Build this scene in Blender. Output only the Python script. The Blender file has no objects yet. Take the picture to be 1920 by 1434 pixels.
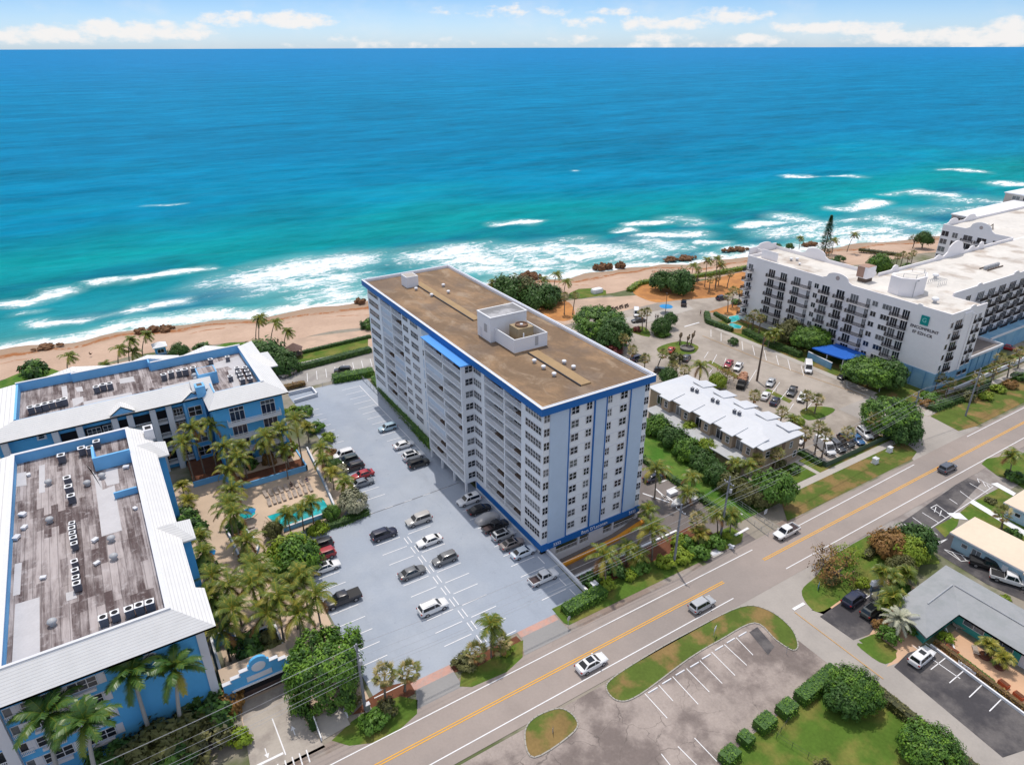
import bpy, math, random
from mathutils import Vector, Matrix, noise as mnoise
random.seed(7)
S = bpy.context.scene; COL = S.collection; R = math.radians
# ------------------------------------------------------------------ camera: 80 m up, looking out to sea
CH, FPX, YAW, ROLL = 80.0, 1285.0, R(31.7), R(0.17)
PITCH = math.atan(628.0 / FPX)
_v = Vector((math.sin(YAW)*math.cos(PITCH), math.cos(YAW)*math.cos(PITCH), -math.sin(PITCH)))
_r0 = Vector((math.cos(YAW), -math.sin(YAW), 0)); _u0 = _r0.cross(_v)
_r = _r0*math.cos(ROLL) - _u0*math.sin(ROLL); _u = _u0*math.cos(ROLL) + _r0*math.sin(ROLL)
def G(px, py, z=0.0):
    """the place on the level z that the photograph shows at this pixel"""
    d = _v + _r*((px-960)/FPX) + _u*((717-py)/FPX)
    t = (z-CH)/d.z
    return Vector((d.x*t, d.y*t, z))
def top_of(b, py):
    lo, hi = 0.0, 60.0
    for _ in range(40):
        m = (lo+hi)/2; p = Vector((b[0], b[1], m-CH))
        if 717-FPX*p.dot(_u)/p.dot(_v) > py: lo = m
        else: hi = m
    return lo
cam = bpy.data.cameras.new('camera'); camo = bpy.data.objects.new('camera', cam); COL.objects.link(camo)
cam.sensor_width = 36; cam.lens = FPX/1920*36; cam.clip_start = 1; cam.clip_end = 300000
camo.matrix_world = Matrix(((_r.x, _u.x, -_v.x, 0), (_r.y, _u.y, -_v.y, 0), (_r.z, _u.z, -_v.z, CH), (0, 0, 0, 1)))
S.camera = camo
# ------------------------------------------------------------------ object helpers
def lin(c):
    return tuple(((x/255)/12.92 if x/255 <= .04045 else ((x/255+.055)/1.055)**2.4) for x in c)
class MB:
    def __init__(s): s.v = []; s.f = []; s.m = []
    def face(s, pts, m=0):
        n = len(s.v); s.v.extend(tuple(p) for p in pts); s.f.append(tuple(range(n, n+len(pts)))); s.m.append(m)
    def box(s, x0, x1, y0, y1, z0, z1, m=0, mt=None, bottom=True):
        n = len(s.v)
        s.v += [(x0,y0,z0),(x1,y0,z0),(x1,y1,z0),(x0,y1,z0),(x0,y0,z1),(x1,y0,z1),(x1,y1,z1),(x0,y1,z1)]
        fs = [(4,5,6,7),(0,1,5,4),(1,2,6,5),(2,3,7,6),(3,0,4,7)] + ([(3,2,1,0)] if bottom else [])
        for i, f in enumerate(fs): s.f.append(tuple(n+k for k in f)); s.m.append(mt if (i == 0 and mt is not None) else m)
    def prism(s, pts, z0, z1, m=0, mt=None):
        a = sum(pts[i][0]*pts[(i+1) % len(pts)][1]-pts[(i+1) % len(pts)][0]*pts[i][1] for i in range(len(pts)))
        if a < 0: pts = pts[::-1]
        n = len(s.v); k = len(pts)
        s.v += [(p[0], p[1], z0) for p in pts] + [(p[0], p[1], z1) for p in pts]
        s.f.append(tuple(range(n+k, n+2*k))); s.m.append(m if mt is None else mt)
        s.f.append(tuple(range(n+k-1, n-1, -1))); s.m.append(m)
        for i in range(k):
            j = (i+1) % k; s.f.append((n+i, n+j, n+k+j, n+k+i)); s.m.append(m)
    def loft(s, rings, m=0, caps=True):
        n = len(s.v); k = len(rings[0])
        for r in rings: s.v += [tuple(p) for p in r]
        for a in range(len(rings)-1):
            for i in range(k):
                j = (i+1) % k
                s.f.append((n+a*k+i, n+a*k+j, n+(a+1)*k+j, n+(a+1)*k+i)); s.m.append(m)
        if caps:
            s.f.append(tuple(range(n+k-1, n-1, -1))); s.m.append(m)
            e = n+(len(rings)-1)*k; s.f.append(tuple(range(e, e+k))); s.m.append(m)
    def tube(s, pts, radii, n=6, m=0):
        pts = [Vector(p) for p in pts]; rings = []
        for i, p in enumerate(pts):
            d = (pts[min(i+1, len(pts)-1)]-pts[max(i-1, 0)]).normalized()
            a = Vector((0, 0, 1)) if abs(d.z) < .9 else Vector((1, 0, 0))
            x = d.cross(a).normalized(); y = d.cross(x)
            r = radii[i] if isinstance(radii, (list, tuple)) else radii
            rings.append([p+(x*math.cos(-2*math.pi*j/n)+y*math.sin(-2*math.pi*j/n))*r for j in range(n)])
        s.loft(rings, m)
    def disc(s, c, r, z, n=12, m=0): s.face([(c[0]+r*math.cos(2*math.pi*i/n), c[1]+r*math.sin(2*math.pi*i/n), z) for i in range(n)], m)
    def lathe(s, c, prof, n=12, m=0):
        s.loft([[(c[0]+r*math.cos(2*math.pi*i/n), c[1]+r*math.sin(2*math.pi*i/n), c[2]+z) for i in range(n)] for r, z in prof], m)
    def mesh(s, name, mats, smooth=0):
        me = bpy.data.meshes.new(name); me.from_pydata(s.v, [], s.f)
        for m in mats: me.materials.append(m)
        me.polygons.foreach_set('material_index', s.m)
        if smooth:
            me.polygons.foreach_set('use_smooth', [True]*len(s.f)); me.update(); me.set_sharp_from_angle(angle=R(smooth))
        me.update(); return me
    def build(s, name, mats, parent=None, smooth=0):
        if parent is not None:
            o = parent; off = Vector((0, 0, 0))
            while o: off += o.location; o = o.parent
            s.v = [(x-off.x, y-off.y, z-off.z) for x, y, z in s.v]
        if not isinstance(mats, (list, tuple)): mats = [mats]
        return link(name, s.mesh(name, mats, smooth), parent)
def link(name, me, parent=None, loc=(0, 0, 0), rotz=0):
    o = bpy.data.objects.new(name, me); COL.objects.link(o); o.parent = parent
    o.location = loc; o.rotation_euler = (0, 0, rotz); return o
def tag(o, label, cat=None, group=None, kind=None):
    if label: o['label'] = label
    if cat: o['category'] = cat
    if group: o['group'] = group
    if kind: o['kind'] = kind
    return o
def thing(name, label, cat, loc=(0, 0, 0), group=None):
    o = bpy.data.objects.new(name, None); COL.objects.link(o); o.location = loc
    o.empty_display_size = .5
    return tag(o, label, cat, group)
KIDS = {}
def kids(o):
    if o.name not in KIDS: KIDS[o.name] = list(o.children)
    return KIDS[o.name]
def dup(src, loc, rotz=0, scale=1, label=None, group=None, color=None):
    """a copy of a thing with copies of its parts and sub-parts"""
    def cp(o, par):
        c = o.copy(); COL.objects.link(c); c.parent = par
        if color: c.color = (*color, 1)
        for k in kids(o): cp(k, c)
        return c
    r = cp(src, None); r.location = loc; r.rotation_euler = (0, 0, rotz)
    r.scale = (scale,)*3 if not isinstance(scale, (tuple, list)) else scale
    if label: r['label'] = label
    if group: r['group'] = group
    return r
class Kit:
    """one of a kind: the first use places the original, later uses copy it"""
    def __init__(s, root): s.root = root; s.used = False
    def put(s, loc, rotz=0, scale=1, label=None, group=None, color=None):
        if not s.used:
            s.used = True; r = s.root; r.location = loc; r.rotation_euler = (0, 0, rotz)
            r.scale = (scale,)*3 if not isinstance(scale, (tuple, list)) else scale
            if label: r['label'] = label
            if group: r['group'] = group
            if color:
                def rec(o):
                    o.color = (*color, 1)
                    for k in kids(o): rec(k)
                rec(r)
            return r
        return dup(s.root, loc, rotz, scale, label, group, color)
# ------------------------------------------------------------------ materials
def newmat(name):
    m = bpy.data.materials.new(name); m.use_nodes = True; nt = m.node_tree
    return m, nt, nt.nodes['Principled BSDF']
def nd(nt, t, **kw):
    n = nt.nodes.new('ShaderNode'+t)
    for k, v in kw.items():
        if k in n.inputs: n.inputs[k].default_value = v
        else: setattr(n, k, v)
    return n
def lk(nt, a, b): nt.links.new(a, b)
def pos(nt, scale=(1, 1, 1), obj=False):
    if obj: g = nt.nodes.new('ShaderNodeTexCoord').outputs['Object']
    else: g = nt.nodes.new('ShaderNodeNewGeometry').outputs['Position']
    mp = nt.nodes.new('ShaderNodeMapping'); mp.inputs['Scale'].default_value = scale
    lk(nt, g, mp.inputs['Vector']); return mp.outputs['Vector']
def mth(nt, op, a, b=None, c=None, clamp=False):
    n = nt.nodes.new('ShaderNodeMath'); n.operation = op; n.use_clamp = clamp
    for i, x in enumerate((a, b, c)):
        if x is None: continue
        if isinstance(x, (int, float)): n.inputs[i].default_value = x
        else: lk(nt, x, n.inputs[i])
    return n.outputs[0]
def mix(nt, f, a, b, mode='MIX'):
    n = nt.nodes.new('ShaderNodeMix'); n.data_type = 'RGBA'; n.blend_type = mode
    for x, i in ((f, 0), (a, 6), (b, 7)):
        if isinstance(x, (int, float)): n.inputs[i].default_value = x
        elif isinstance(x, (tuple, list)): n.inputs[i].default_value = (*x[:3], 1)
        else: lk(nt, x, n.inputs[i])
    return n.outputs[2]
def step(nt, x, a, b):
    n = nt.nodes.new('ShaderNodeMapRange'); n.interpolation_type = 'SMOOTHSTEP'
    lk(nt, x, n.inputs['Value']); n.inputs['From Min'].default_value = a; n.inputs['From Max'].default_value = b
    return n.outputs['Result']
def nz(nt, scale, detail=4, rough=.55, vec=None, dist=0):
    n = nt.nodes.new('ShaderNodeTexNoise'); n.inputs['Scale'].default_value = scale; n.inputs['Detail'].default_value = detail
    n.inputs['Roughness'].default_value = rough; n.inputs['Distortion'].default_value = dist
    lk(nt, vec if vec is not None else pos(nt), n.inputs['Vector']); return n.outputs['Fac']
def mat(name, c, var=.1, scale=.5, rough=.8, spec=.3, metal=0, scale2=None, c2=None, thr=(.4, .6), obj=False):
    """plain material: colour c, patches of c2, broken up by coarse and fine noise"""
    m, nt, b = newmat(name); col = c
    if c2 is not None: col = mix(nt, step(nt, nz(nt, scale, 5, vec=pos(nt, obj=obj)), *thr), c, c2)
    if var > 0:
        f = nz(nt, scale2 or scale*6, 5, .65, vec=pos(nt, obj=obj)); g = nz(nt, (scale2 or scale*6)*.13, 3, vec=pos(nt, obj=obj))
        k = mth(nt, 'MULTIPLY_ADD', mth(nt, 'ADD', f, g), var*1.8, 1-var*1.8)
        cc = nt.nodes.new('ShaderNodeCombineColor'); [lk(nt, k, cc.inputs[i]) for i in range(3)]
        col = mix(nt, 1.0, col, cc.outputs[0], 'MULTIPLY')
    if isinstance(col, (tuple, list)): b.inputs['Base Color'].default_value = (*col[:3], 1)
    else: lk(nt, col, b.inputs['Base Color'])
    b.inputs['Roughness'].default_value = rough; b.inputs['Specular IOR Level'].default_value = spec; b.inputs['Metallic'].default_value = metal
    return m
WHITE = mat('white_paint', (.72, .73, .76), .05, .3, .6)
TOWERW = mat('tower_white', (.74, .755, .78), .08, .2, .7)
TOWERB = mat('tower_pale_blue', (.46, .56, .69), .08, .2, .7)
BLUE = mat('royal_blue_paint', (.010, .125, .40), .08, .3, .5)
CANOPYB = mat('light_blue_canopy', (.08, .30, .72), .06, .3, .5)
BLDB = mat('azure_stucco', (.10, .40, .72), .1, .15, .8)
BLDB2 = mat('azure_parapet', (.17, .44, .74), .1, .15, .8)
TRIM = mat('off_white_trim', (.62, .63, .67), .06, .3, .7)
CONC = mat('pale_concrete', (.40, .37, .34), .14, .25, .9)
KERB = mat('kerb_concrete', (.34, .32, .29), .12, .5, .9)
LINE = mat('white_line_paint', (.72, .72, .74), .12, .8, .7)
YLINE = mat('yellow_line_paint', (.72, .36, .035), .12, .8, .7)
OLDY = mat('faded_yellow_line', (.52, .31, .12), .2, .5, .8)
YCURB = mat('orange_curb_paint', (.72, .30, .03), .1, .6, .7)
FRAME = mat('window_frame', (.66, .66, .68), 0, rough=.5)
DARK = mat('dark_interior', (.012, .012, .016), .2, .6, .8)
def glassmat(name, c, rough=.08, blind=(.20, .21, .22)):
    m, nt, b = newmat(name); r = nt.nodes.new('ShaderNodeObjectInfo').outputs['Random']
    col = mix(nt, mth(nt, 'MULTIPLY', step(nt, r, .62, .95), .8), c, blind); col = mix(nt, mth(nt, 'MULTIPLY', step(nt, nz(nt, .9, 3), .5, .62), .35), col, tuple(x*2.5+.02 for x in c))
    lk(nt, col, b.inputs['Base Color']); b.inputs['Roughness'].default_value = rough; return m
GLASS = glassmat('dark_window_glass', (.014, .018, .026))
GLASS2 = glassmat('grey_window_glass', (.10, .13, .16))
BLUEGLASS = glassmat('blue_window_glass', (.01, .02, .05))
METAL = mat('galvanised_metal', (.38, .39, .41), .12, 1, .5, .5)
DMETAL = mat('dark_metal', (.05, .05, .055), .15, 1, .5)
ACM = mat('condenser_grey', (.10, .105, .13), .15, 1, .6)
BROWNM = mat('bronze_railing', (.035, .028, .03), .1, 1, .6)
POLE = mat('concrete_pole', (.22, .23, .26), .15, .6, .85)
WOOD = mat('weathered_wood', (.13, .095, .075), .25, .8, .9)
ROCK = mat('brown_rock', (.16, .085, .045), .45, .5, .95)
MULCH = mat('red_brown_mulch', (.14, .055, .03), .4, 1.2, .95)
def asphalt(name, c, var=.16, cracks=0, patch=None, scl=.08, stain=0):
    m, nt, b = newmat(name); col = c
    if patch: col = mix(nt, step(nt, nz(nt, scl, 6, .62), .42, .62), c, patch)
    k = mth(nt, 'MULTIPLY_ADD', mth(nt, 'ADD', nz(nt, 3.0, 4, .7), nz(nt, .22, 5, .6)), var*1.7, 1-var*1.7)
    cc = nt.nodes.new('ShaderNodeCombineColor'); [lk(nt, k, cc.inputs[i]) for i in range(3)]
    col = mix(nt, 1.0, col, cc.outputs[0], 'MULTIPLY')
    if stain:
        sf = mth(nt, 'MULTIPLY', step(nt, nz(nt, .55, 5, .75), .60, .74), stain); sg = mth(nt, 'MULTIPLY', step(nt, nz(nt, 1, 5, .7, vec=pos(nt, (.25, .06, 0))), .52, .75), stain*.5)
        col = mix(nt, mth(nt, 'MAXIMUM', sf, sg), col, tuple(x*.45 for x in c))
    if cracks:
        v = nt.nodes.new('ShaderNodeTexVoronoi'); v.feature = 'DISTANCE_TO_EDGE'; v.inputs['Scale'].default_value = cracks
        vv = nt.nodes.new('ShaderNodeVectorMath'); vv.operation = 'MULTIPLY_ADD'
        nn = nt.nodes.new('ShaderNodeTexNoise'); nn.inputs['Scale'].default_value = .5; nn.inputs['Detail'].default_value = 4; lk(nt, pos(nt), nn.inputs['Vector'])
        lk(nt, nn.outputs['Color'], vv.inputs[0]); vv.inputs[1].default_value = (2.2, 2.2, 0); lk(nt, pos(nt), vv.inputs[2])
        lk(nt, vv.outputs[0], v.inputs['Vector'])
        f = mth(nt, 'SUBTRACT', 1.0, step(nt, v.outputs['Distance'], .0, .011))
        f = mth(nt, 'MULTIPLY', f, step(nt, nz(nt, .12, 3), .42, .6))
        col = mix(nt, mth(nt, 'MULTIPLY', f, .55), col, (.07, .06, .055))
    lk(nt, col, b.inputs['Base Color']); b.inputs['Roughness'].default_value = .9; b.inputs['Specular IOR Level'].default_value = .25
    return m
ROADM = asphalt('bleached_road_asphalt', (.315, .268, .245), .13, patch=(.27, .235, .218), scl=.03, stain=.22)
SIDEM = asphalt('side_street_asphalt', (.355, .325, .30), .13, patch=(.31, .285, .265), stain=.25)
LOTM = asphalt('old_lot_asphalt', (.335, .285, .26), .3, cracks=.22, patch=(.17, .14, .13), scl=.13, stain=.6)
PLOTM = asphalt('pale_lot_asphalt', (.38, .335, .295), .2, patch=(.27, .235, .205), scl=.07, stain=.35)
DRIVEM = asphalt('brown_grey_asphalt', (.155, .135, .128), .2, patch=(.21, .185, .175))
BLACKM = asphalt('dark_asphalt', (.055, .052, .058), .28, patch=(.125, .115, .115), scl=.16)
DECKM = asphalt('blue_grey_deck_coating', (.305, .345, .415), .11, patch=(.345, .38, .44), scl=.05, stain=.35)
DIRTM = asphalt('roadside_dirt', (.24, .185, .155), .2, patch=(.30, .265, .24), scl=.2)
BRICKM = asphalt('pink_brick_paving', (.50, .29, .24), .2, patch=(.42, .30, .27), scl=.8)
PAVERM = asphalt('cream_pool_paving', (.56, .43, .32), .12, patch=(.48, .37, .28))
PATIOM = asphalt('peach_patio_paving', (.58, .37, .24), .1, patch=(.52, .35, .24))
GROUNDM = asphalt('ground_soil', (.27, .24, .20), .2, patch=(.10, .12, .05), scl=.06)
GRASS = mat('lawn_grass', (.075, .135, .02), .4, .22, .95, .15, scale2=2.2, c2=(.16, .16, .04), thr=(.42, .66))
DRYGRASS = mat('dry_grass', (.085, .125, .024), .32, .2, .95, .15, scale2=2.5, c2=(.22, .15, .06), thr=(.45, .62))
DUNEG = mat('dune_greenery', (.055, .14, .018), .4, .3, .95, .15, scale2=2, c2=(.10, .17, .03))
DRYSAND = mat('dry_sand', (.50, .365, .28), .16, .12, .95, .1, c2=(.42, .31, .24))
ORSAND = mat('orange_sand', (.50, .235, .085), .18, .15, .95, .1, c2=(.36, .17, .07))
# ------------------------------------------------------------------ sky, sun
SUN_EL, SUN_AZ = R(69), R(19.4)              # azimuth measured from +Y towards +X
W = bpy.data.worlds.new('World'); S.world = W; W.use_nodes = True
wt = W.node_tree; wt.nodes.clear()
out = nd(wt, 'OutputWorld'); bg = nd(wt, 'Background'); bgc = nd(wt, 'Background'); mx = nd(wt, 'MixShader')
sky = nd(wt, 'TexSky'); sky.sky_type = 'NISHITA'; sky.sun_disc = False
sky.sun_elevation = SUN_EL; sky.sun_rotation = SUN_AZ; sky.altitude = 0; sky.air_density = 1.0; sky.dust_density = .35; sky.ozone_density = 2.5
bg.inputs['Strength'].default_value = .15
lk(wt, sky.outputs[0], bg.inputs['Color'])
tc = wt.nodes.new('ShaderNodeTexCoord'); sp = nd(wt, 'SeparateXYZ'); lk(wt, tc.outputs['Generated'], sp.inputs[0])
az = mth(wt, 'MULTIPLY', mth(wt, 'ARCTAN2', sp.outputs[0], sp.outputs[1]), 57.2958)
el = mth(wt, 'MULTIPLY', mth(wt, 'ARCSINE', sp.outputs[2]), 57.2958)
cv = nd(wt, 'CombineXYZ'); lk(wt, az, cv.inputs[0]); lk(wt, mth(wt, 'MULTIPLY', el, 1.9), cv.inputs[1])
def wn(scale, det, rough=.6):
    n = wt.nodes.new('ShaderNodeTexNoise'); n.inputs['Scale'].default_value = scale; n.inputs['Detail'].default_value = det; n.inputs['Roughness'].default_value = rough
    lk(wt, cv.outputs[0], n.inputs['Vector']); return n.outputs['Fac']
n1 = wn(.55, 8, .62); n2 = wn(.16, 4)
def px_dir(px, py):
    d = _v + _r*((px-960)/FPX) + _u*((717-py)/FPX); d.normalize()
    return math.degrees(math.atan2(d.x, d.y)), math.degrees(math.asin(d.z))
cl = None
for (px, py, w, h, s) in ((95, 66, 95, 17, 1), (215, 58, 120, 20, 1), (320, 58, 90, 17, 1), (20, 64, 40, 13, .8), (450, 38, 80, 14, .9), (545, 36, 80, 17, 1), (1150, 22, 45, 9, .8), (1110, 42, 60, 11, .7),
        (1205, 45, 70, 14, .8), (1370, 30, 75, 16, 1), (1290, 44, 60, 11, .7), (1075, 75, 50, 10, .8), (1240, 72, 60, 12, .7), (1425, 74, 60, 12, .9), (1470, 52, 50, 10, .8), (1545, 55, 75, 13, 1), (1640, 55, 80, 14, .9), (1700, 70, 110, 14, .9), (1830, 70, 130, 20, 1), (1900, 50, 60, 14, .9), (840, 78, 60, 9, .5), (960, 22, 150, 12, .45), (640, 75, 60, 8, .5), (760, 84, 200, 7, .4), (1250, 85, 200, 7, .5)):
    a0, e0 = px_dir(px, py); sc = 57.3/math.hypot(FPX, 690)
    dx = mth(wt, 'DIVIDE', mth(wt, 'SUBTRACT', az, a0), w*sc*1.05); dy = mth(wt, 'DIVIDE', mth(wt, 'SUBTRACT', el, e0), h*sc*1.05)
    q = mth(wt, 'ADD', mth(wt, 'POWER', mth(wt, 'ABSOLUTE', dx), 2.0), mth(wt, 'POWER', mth(wt, 'ABSOLUTE', dy), 2.0))
    q = mth(wt, 'MULTIPLY', mth(wt, 'SUBTRACT', 1.0, q), s)
    cl = q if cl is None else mth(wt, 'MAXIMUM', cl, q)
# wider scatter of small cumulus elsewhere round the horizon, out of the photograph's frame
cl = mth(wt, 'MAXIMUM', cl, -1.2)
cm = step(wt, mth(wt, 'ADD', mth(wt, 'MULTIPLY', cl, .42), mth(wt, 'MULTIPLY', n1, 1.5)), .78, 1.18)
thin = mth(wt, 'MULTIPLY', step(wt, n2, .45, .75), .25)
# broken cumulus added to the unseen upper sky, to lift and whiten the shade
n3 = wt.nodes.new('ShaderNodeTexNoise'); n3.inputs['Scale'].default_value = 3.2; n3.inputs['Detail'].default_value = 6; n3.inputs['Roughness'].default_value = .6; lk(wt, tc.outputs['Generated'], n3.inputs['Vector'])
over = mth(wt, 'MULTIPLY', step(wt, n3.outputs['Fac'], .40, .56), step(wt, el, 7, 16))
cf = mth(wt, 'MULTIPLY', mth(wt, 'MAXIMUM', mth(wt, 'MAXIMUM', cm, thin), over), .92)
tint = mix(wt, step(wt, el, 8, 35), mix(wt, step(wt, el, .3, 4.5), (.40, .52, .78), (.235, .36, .585)), (1.08, .98, .85))
skc = mix(wt, 1.0, sky.outputs[0], tint, 'MULTIPLY'); lk(wt, skc, bg.inputs['Color'])
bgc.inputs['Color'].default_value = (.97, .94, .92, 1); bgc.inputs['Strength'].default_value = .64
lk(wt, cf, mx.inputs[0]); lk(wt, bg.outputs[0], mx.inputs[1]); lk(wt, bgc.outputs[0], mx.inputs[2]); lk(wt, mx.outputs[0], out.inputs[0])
sl = bpy.data.lights.new('sun', 'SUN'); so = bpy.data.objects.new('sun', sl); COL.objects.link(so)
sl.energy = 2.0; sl.angle = R(.6); sl.color = (1, .93, .84)
sd = Vector((math.sin(SUN_AZ)*math.cos(SUN_EL), math.cos(SUN_AZ)*math.cos(SUN_EL), math.sin(SUN_EL)))
so.rotation_euler = sd.to_track_quat('Z', 'Y').to_euler(); so.location = (0, 0, 150)
S.view_settings.view_transform = 'Standard'; S.view_settings.look = 'None'; S.view_settings.exposure = .6; S.view_settings.gamma = 1
# ------------------------------------------------------------------ coast
SH = [(-60000, 250), (-200, 246), (-31, 239), (12, 237), (75, 221), (133, 216), (186, 204), (235, 191), (338, 169), (480, 142), (700, 110), (1500, 60), (60000, 60)]
def shore(x):
    for (a, b), (c, d) in zip(SH, SH[1:]):
        if x <= c:
            t = (x-a)/(c-a); return b+(d-b)*t
    return 60
def shore_s(x): return (shore(x-14)+shore(x)+shore(x+14))/3 + 1.6*math.sin(x*.11)+1.1*math.sin(x*.23+1)
def struct(name, mb, m, smooth=0): return tag(mb.build(name, m, None, smooth), None, kind='structure')
xs = [-60000, -8000, -1500, -500] + [-200+4*i for i in range(201)] + [700, 1000, 2000, 8000, 60000]
g = MB()
HX0, HX1, HY0, HY1 = 55.3, 80.0, 70.2, 78.1
xs2 = sorted(set(xs+[HX0, HX1]))
for a, b in zip(xs2, xs2[1:]):
    ya, yb = shore_s(a)-26, shore_s(b)-26
    if a >= HX0 and b <= HX1:
        g.face([(a, -3000, 0), (b, -3000, 0), (b, HY0, 0), (a, HY0, 0)]); g.face([(a, HY1, 0), (b, HY1, 0), (b, yb, 0), (a, ya, 0)])
    else: g.face([(a, -3000, 0), (b, -3000, 0), (b, yb, 0), (a, ya, 0)])
struct('ground', g, GROUNDM)
# beach: level sand, then a slope that runs on under the water
def sandmat():
    m, nt, b = newmat('beach_sand'); at = nt.nodes.new('ShaderNodeAttribute'); at.attribute_name = 's'
    s = at.outputs['Fac']
    c = mix(nt, step(nt, nz(nt, .06, 4), .35, .7), (.50, .36, .275), (.43, .305, .23))
    c = mix(nt, mth(nt, 'MULTIPLY', step(nt, nz(nt, .35, 5, .7), .5, .75), .35), c, (.34, .235, .175))
    wet = step(nt, mth(nt, 'ADD', s, mth(nt, 'MULTIPLY', nz(nt, .05, 3), 9)), -5.5, 3.5)
    c = mix(nt, wet, c, (.33, .235, .17))
    # weed line left by the tide: a wandering rust band
    d = mth(nt, 'ADD', s, mth(nt, 'MULTIPLY', nz(nt, .035, 4, .6), 16))
    w1 = mth(nt, 'SUBTRACT', 1.0, step(nt, mth(nt, 'ABSOLUTE', mth(nt, 'SUBTRACT', d, 3.2)), .3, 2.2))
    w2 = mth(nt, 'SUBTRACT', 1.0, step(nt, mth(nt, 'ABSOLUTE', mth(nt, 'SUBTRACT', d, -3.0)), .1, .8))
    w2 = mth(nt, 'MULTIPLY', w2, step(nt, nz(nt, .05, 2), .5, .6))
    w = mth(nt, 'MULTIPLY', mth(nt, 'MAXIMUM', w1, w2), step(nt, nz(nt, .45, 5, .75), .40, .52))
    c = mix(nt, mth(nt, 'MULTIPLY', w, .9), c, (.29, .105, .03))
    k = mth(nt, 'MULTIPLY_ADD', nz(nt, 1.6, 6, .7), .4, .8); cc = nt.nodes.new('ShaderNodeCombineColor'); [lk(nt, k, cc.inputs[i]) for i in range(3)]
    lk(nt, mix(nt, 1.0, c, cc.outputs[0], 'MULTIPLY'), b.inputs['Base Color'])
    b.inputs['Roughness'].default_value = .95; b.inputs['Specular IOR Level'].default_value = .15
    return m
SAND = sandmat()
SEA = -1.3
def sheet(name, xs, ss, zf, mats, attr, kind='structure', smooth=True):
    """a grid that follows the shore: columns x, rows s = metres out from the water's edge"""
    v = []; f = []; A = {k: [] for k in attr}
    for s in ss:
        for x in xs:
            y = shore_s(x)+s; v.append((x, y, zf(x, s)))
            for k, fn in attr.items(): A[k].append(fn(x, y, s))
    nx = len(xs)
    for j in range(len(ss)-1):
        for i in range(nx-1): f.append((j*nx+i, j*nx+i+1, (j+1)*nx+i+1, (j+1)*nx+i))
    me = bpy.data.meshes.new(name); me.from_pydata(v, [], f)
    for k in A:
        at = me.attributes.new(k, 'FLOAT', 'POINT'); at.data.foreach_set('value', A[k])
    for m in mats: me.materials.append(m)
    if smooth: me.polygons.foreach_set('use_smooth', [True]*len(f))
    return tag(link(name, me), None, kind=kind)
def beach_z(x, s):
    if s < -24: return .015
    b = .015-(s+24)*.052 if s < 30 else -2.8-(s-30)*.05
    return b + (.18*mnoise.noise(Vector((x*.07, s*.09, 1))) if -22 < s < 12 else 0)
sheet('beach', xs, [-26, -24]+[-22+1.5*i for i in range(30)]+[40, 80], beach_z, [SAND], {'s': lambda x, y, s: s})
# foam: broken water where the photograph shows it; each a stretch of crest with the wash behind it
FO = []
def foam(x0, y0, x1, y1, w, k=1.0): FO.append((G(x0, y0, SEA), G(x1, y1, SEA), w, k))
for a in ((470, 525, 560, 500, 12, 1), (520, 512, 650, 490, 12, 1), (500, 540, 600, 525, 10, .8), (600, 500, 650, 560, 10, .75), (560, 530, 640, 520, 9, .9), (600, 545, 640, 560, 8, .9), (560, 560, 680, 560, 6, .8), (180, 530, 260, 520, 3, 1), (250, 522, 378, 504, 3.6, 1.1), (5, 568, 40, 565, 4, 1), (45, 567, 104, 550, 4.5, 1.1),
          (85, 605, 150, 600, 3.5, 1), (150, 600, 250, 580, 2, .8), (250, 580, 342, 566, 3, 1), (275, 388, 340, 382, 2.5, .8), (800, 480, 870, 470, 11, 1), (1010, 470, 1200, 480, 12, .8), (850, 490, 1000, 480, 12, .75), (860, 480, 930, 492, 8, 1), (870, 500, 950, 505, 8, .9), (945, 470, 1040, 465, 10, .9), (1000, 490, 1120, 475, 9, .9), (1080, 462, 1210, 475, 9, .9), (960, 510, 1060, 500, 8, .8),
          (937, 420, 998, 416, 4, 1.2), (1160, 434, 1178, 430, 3, 1.1), (1192, 421, 1236, 417, 4, 1.2), (1268, 408, 1308, 418, 6, .7), (1210, 440, 1306, 440, 5, 1.1), (1215, 455, 1250, 462, 9, .8), (1315, 454, 1350, 454, 3, 1.1), (1392, 424, 1410, 421, 3, 1), (1418, 421, 1455, 415, 4.5, 1.2), (1460, 405, 1530, 415, 6, .8), (1450, 438, 1520, 425, 8, .85), (1520, 440, 1660, 430, 9, .9), (1500, 425, 1600, 412, 5, .8), (1560, 390, 1600, 395, 4, .8), (1603, 390, 1646, 380, 5, 1.2), (1650, 410, 1760, 430, 10, .8), (1660, 365, 1690, 362, 3, .7), (1480, 330, 1530, 331, 4, 1), (1565, 330, 1612, 332, 4, .9), (1720, 360, 1785, 366, 6, .9), (1780, 318, 1840, 322, 5, .9), (1890, 345, 1920, 347, 7, 1.1), (1790, 375, 1900, 380, 10, .7), (1700, 395, 1850, 390, 9, .6), (1075, 320, 1080, 321, 2, 1), (1845, 395, 1919, 400, 9, .7), (1560, 450, 1700, 445, 9, .9), (1380, 468, 1440, 462, 5, .9), (1040, 455, 1090, 450, 6, .6), (30, 590, 60, 588, 2, .7), (1330, 478, 1370, 484, 5, .9)): foam(*a)
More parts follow.
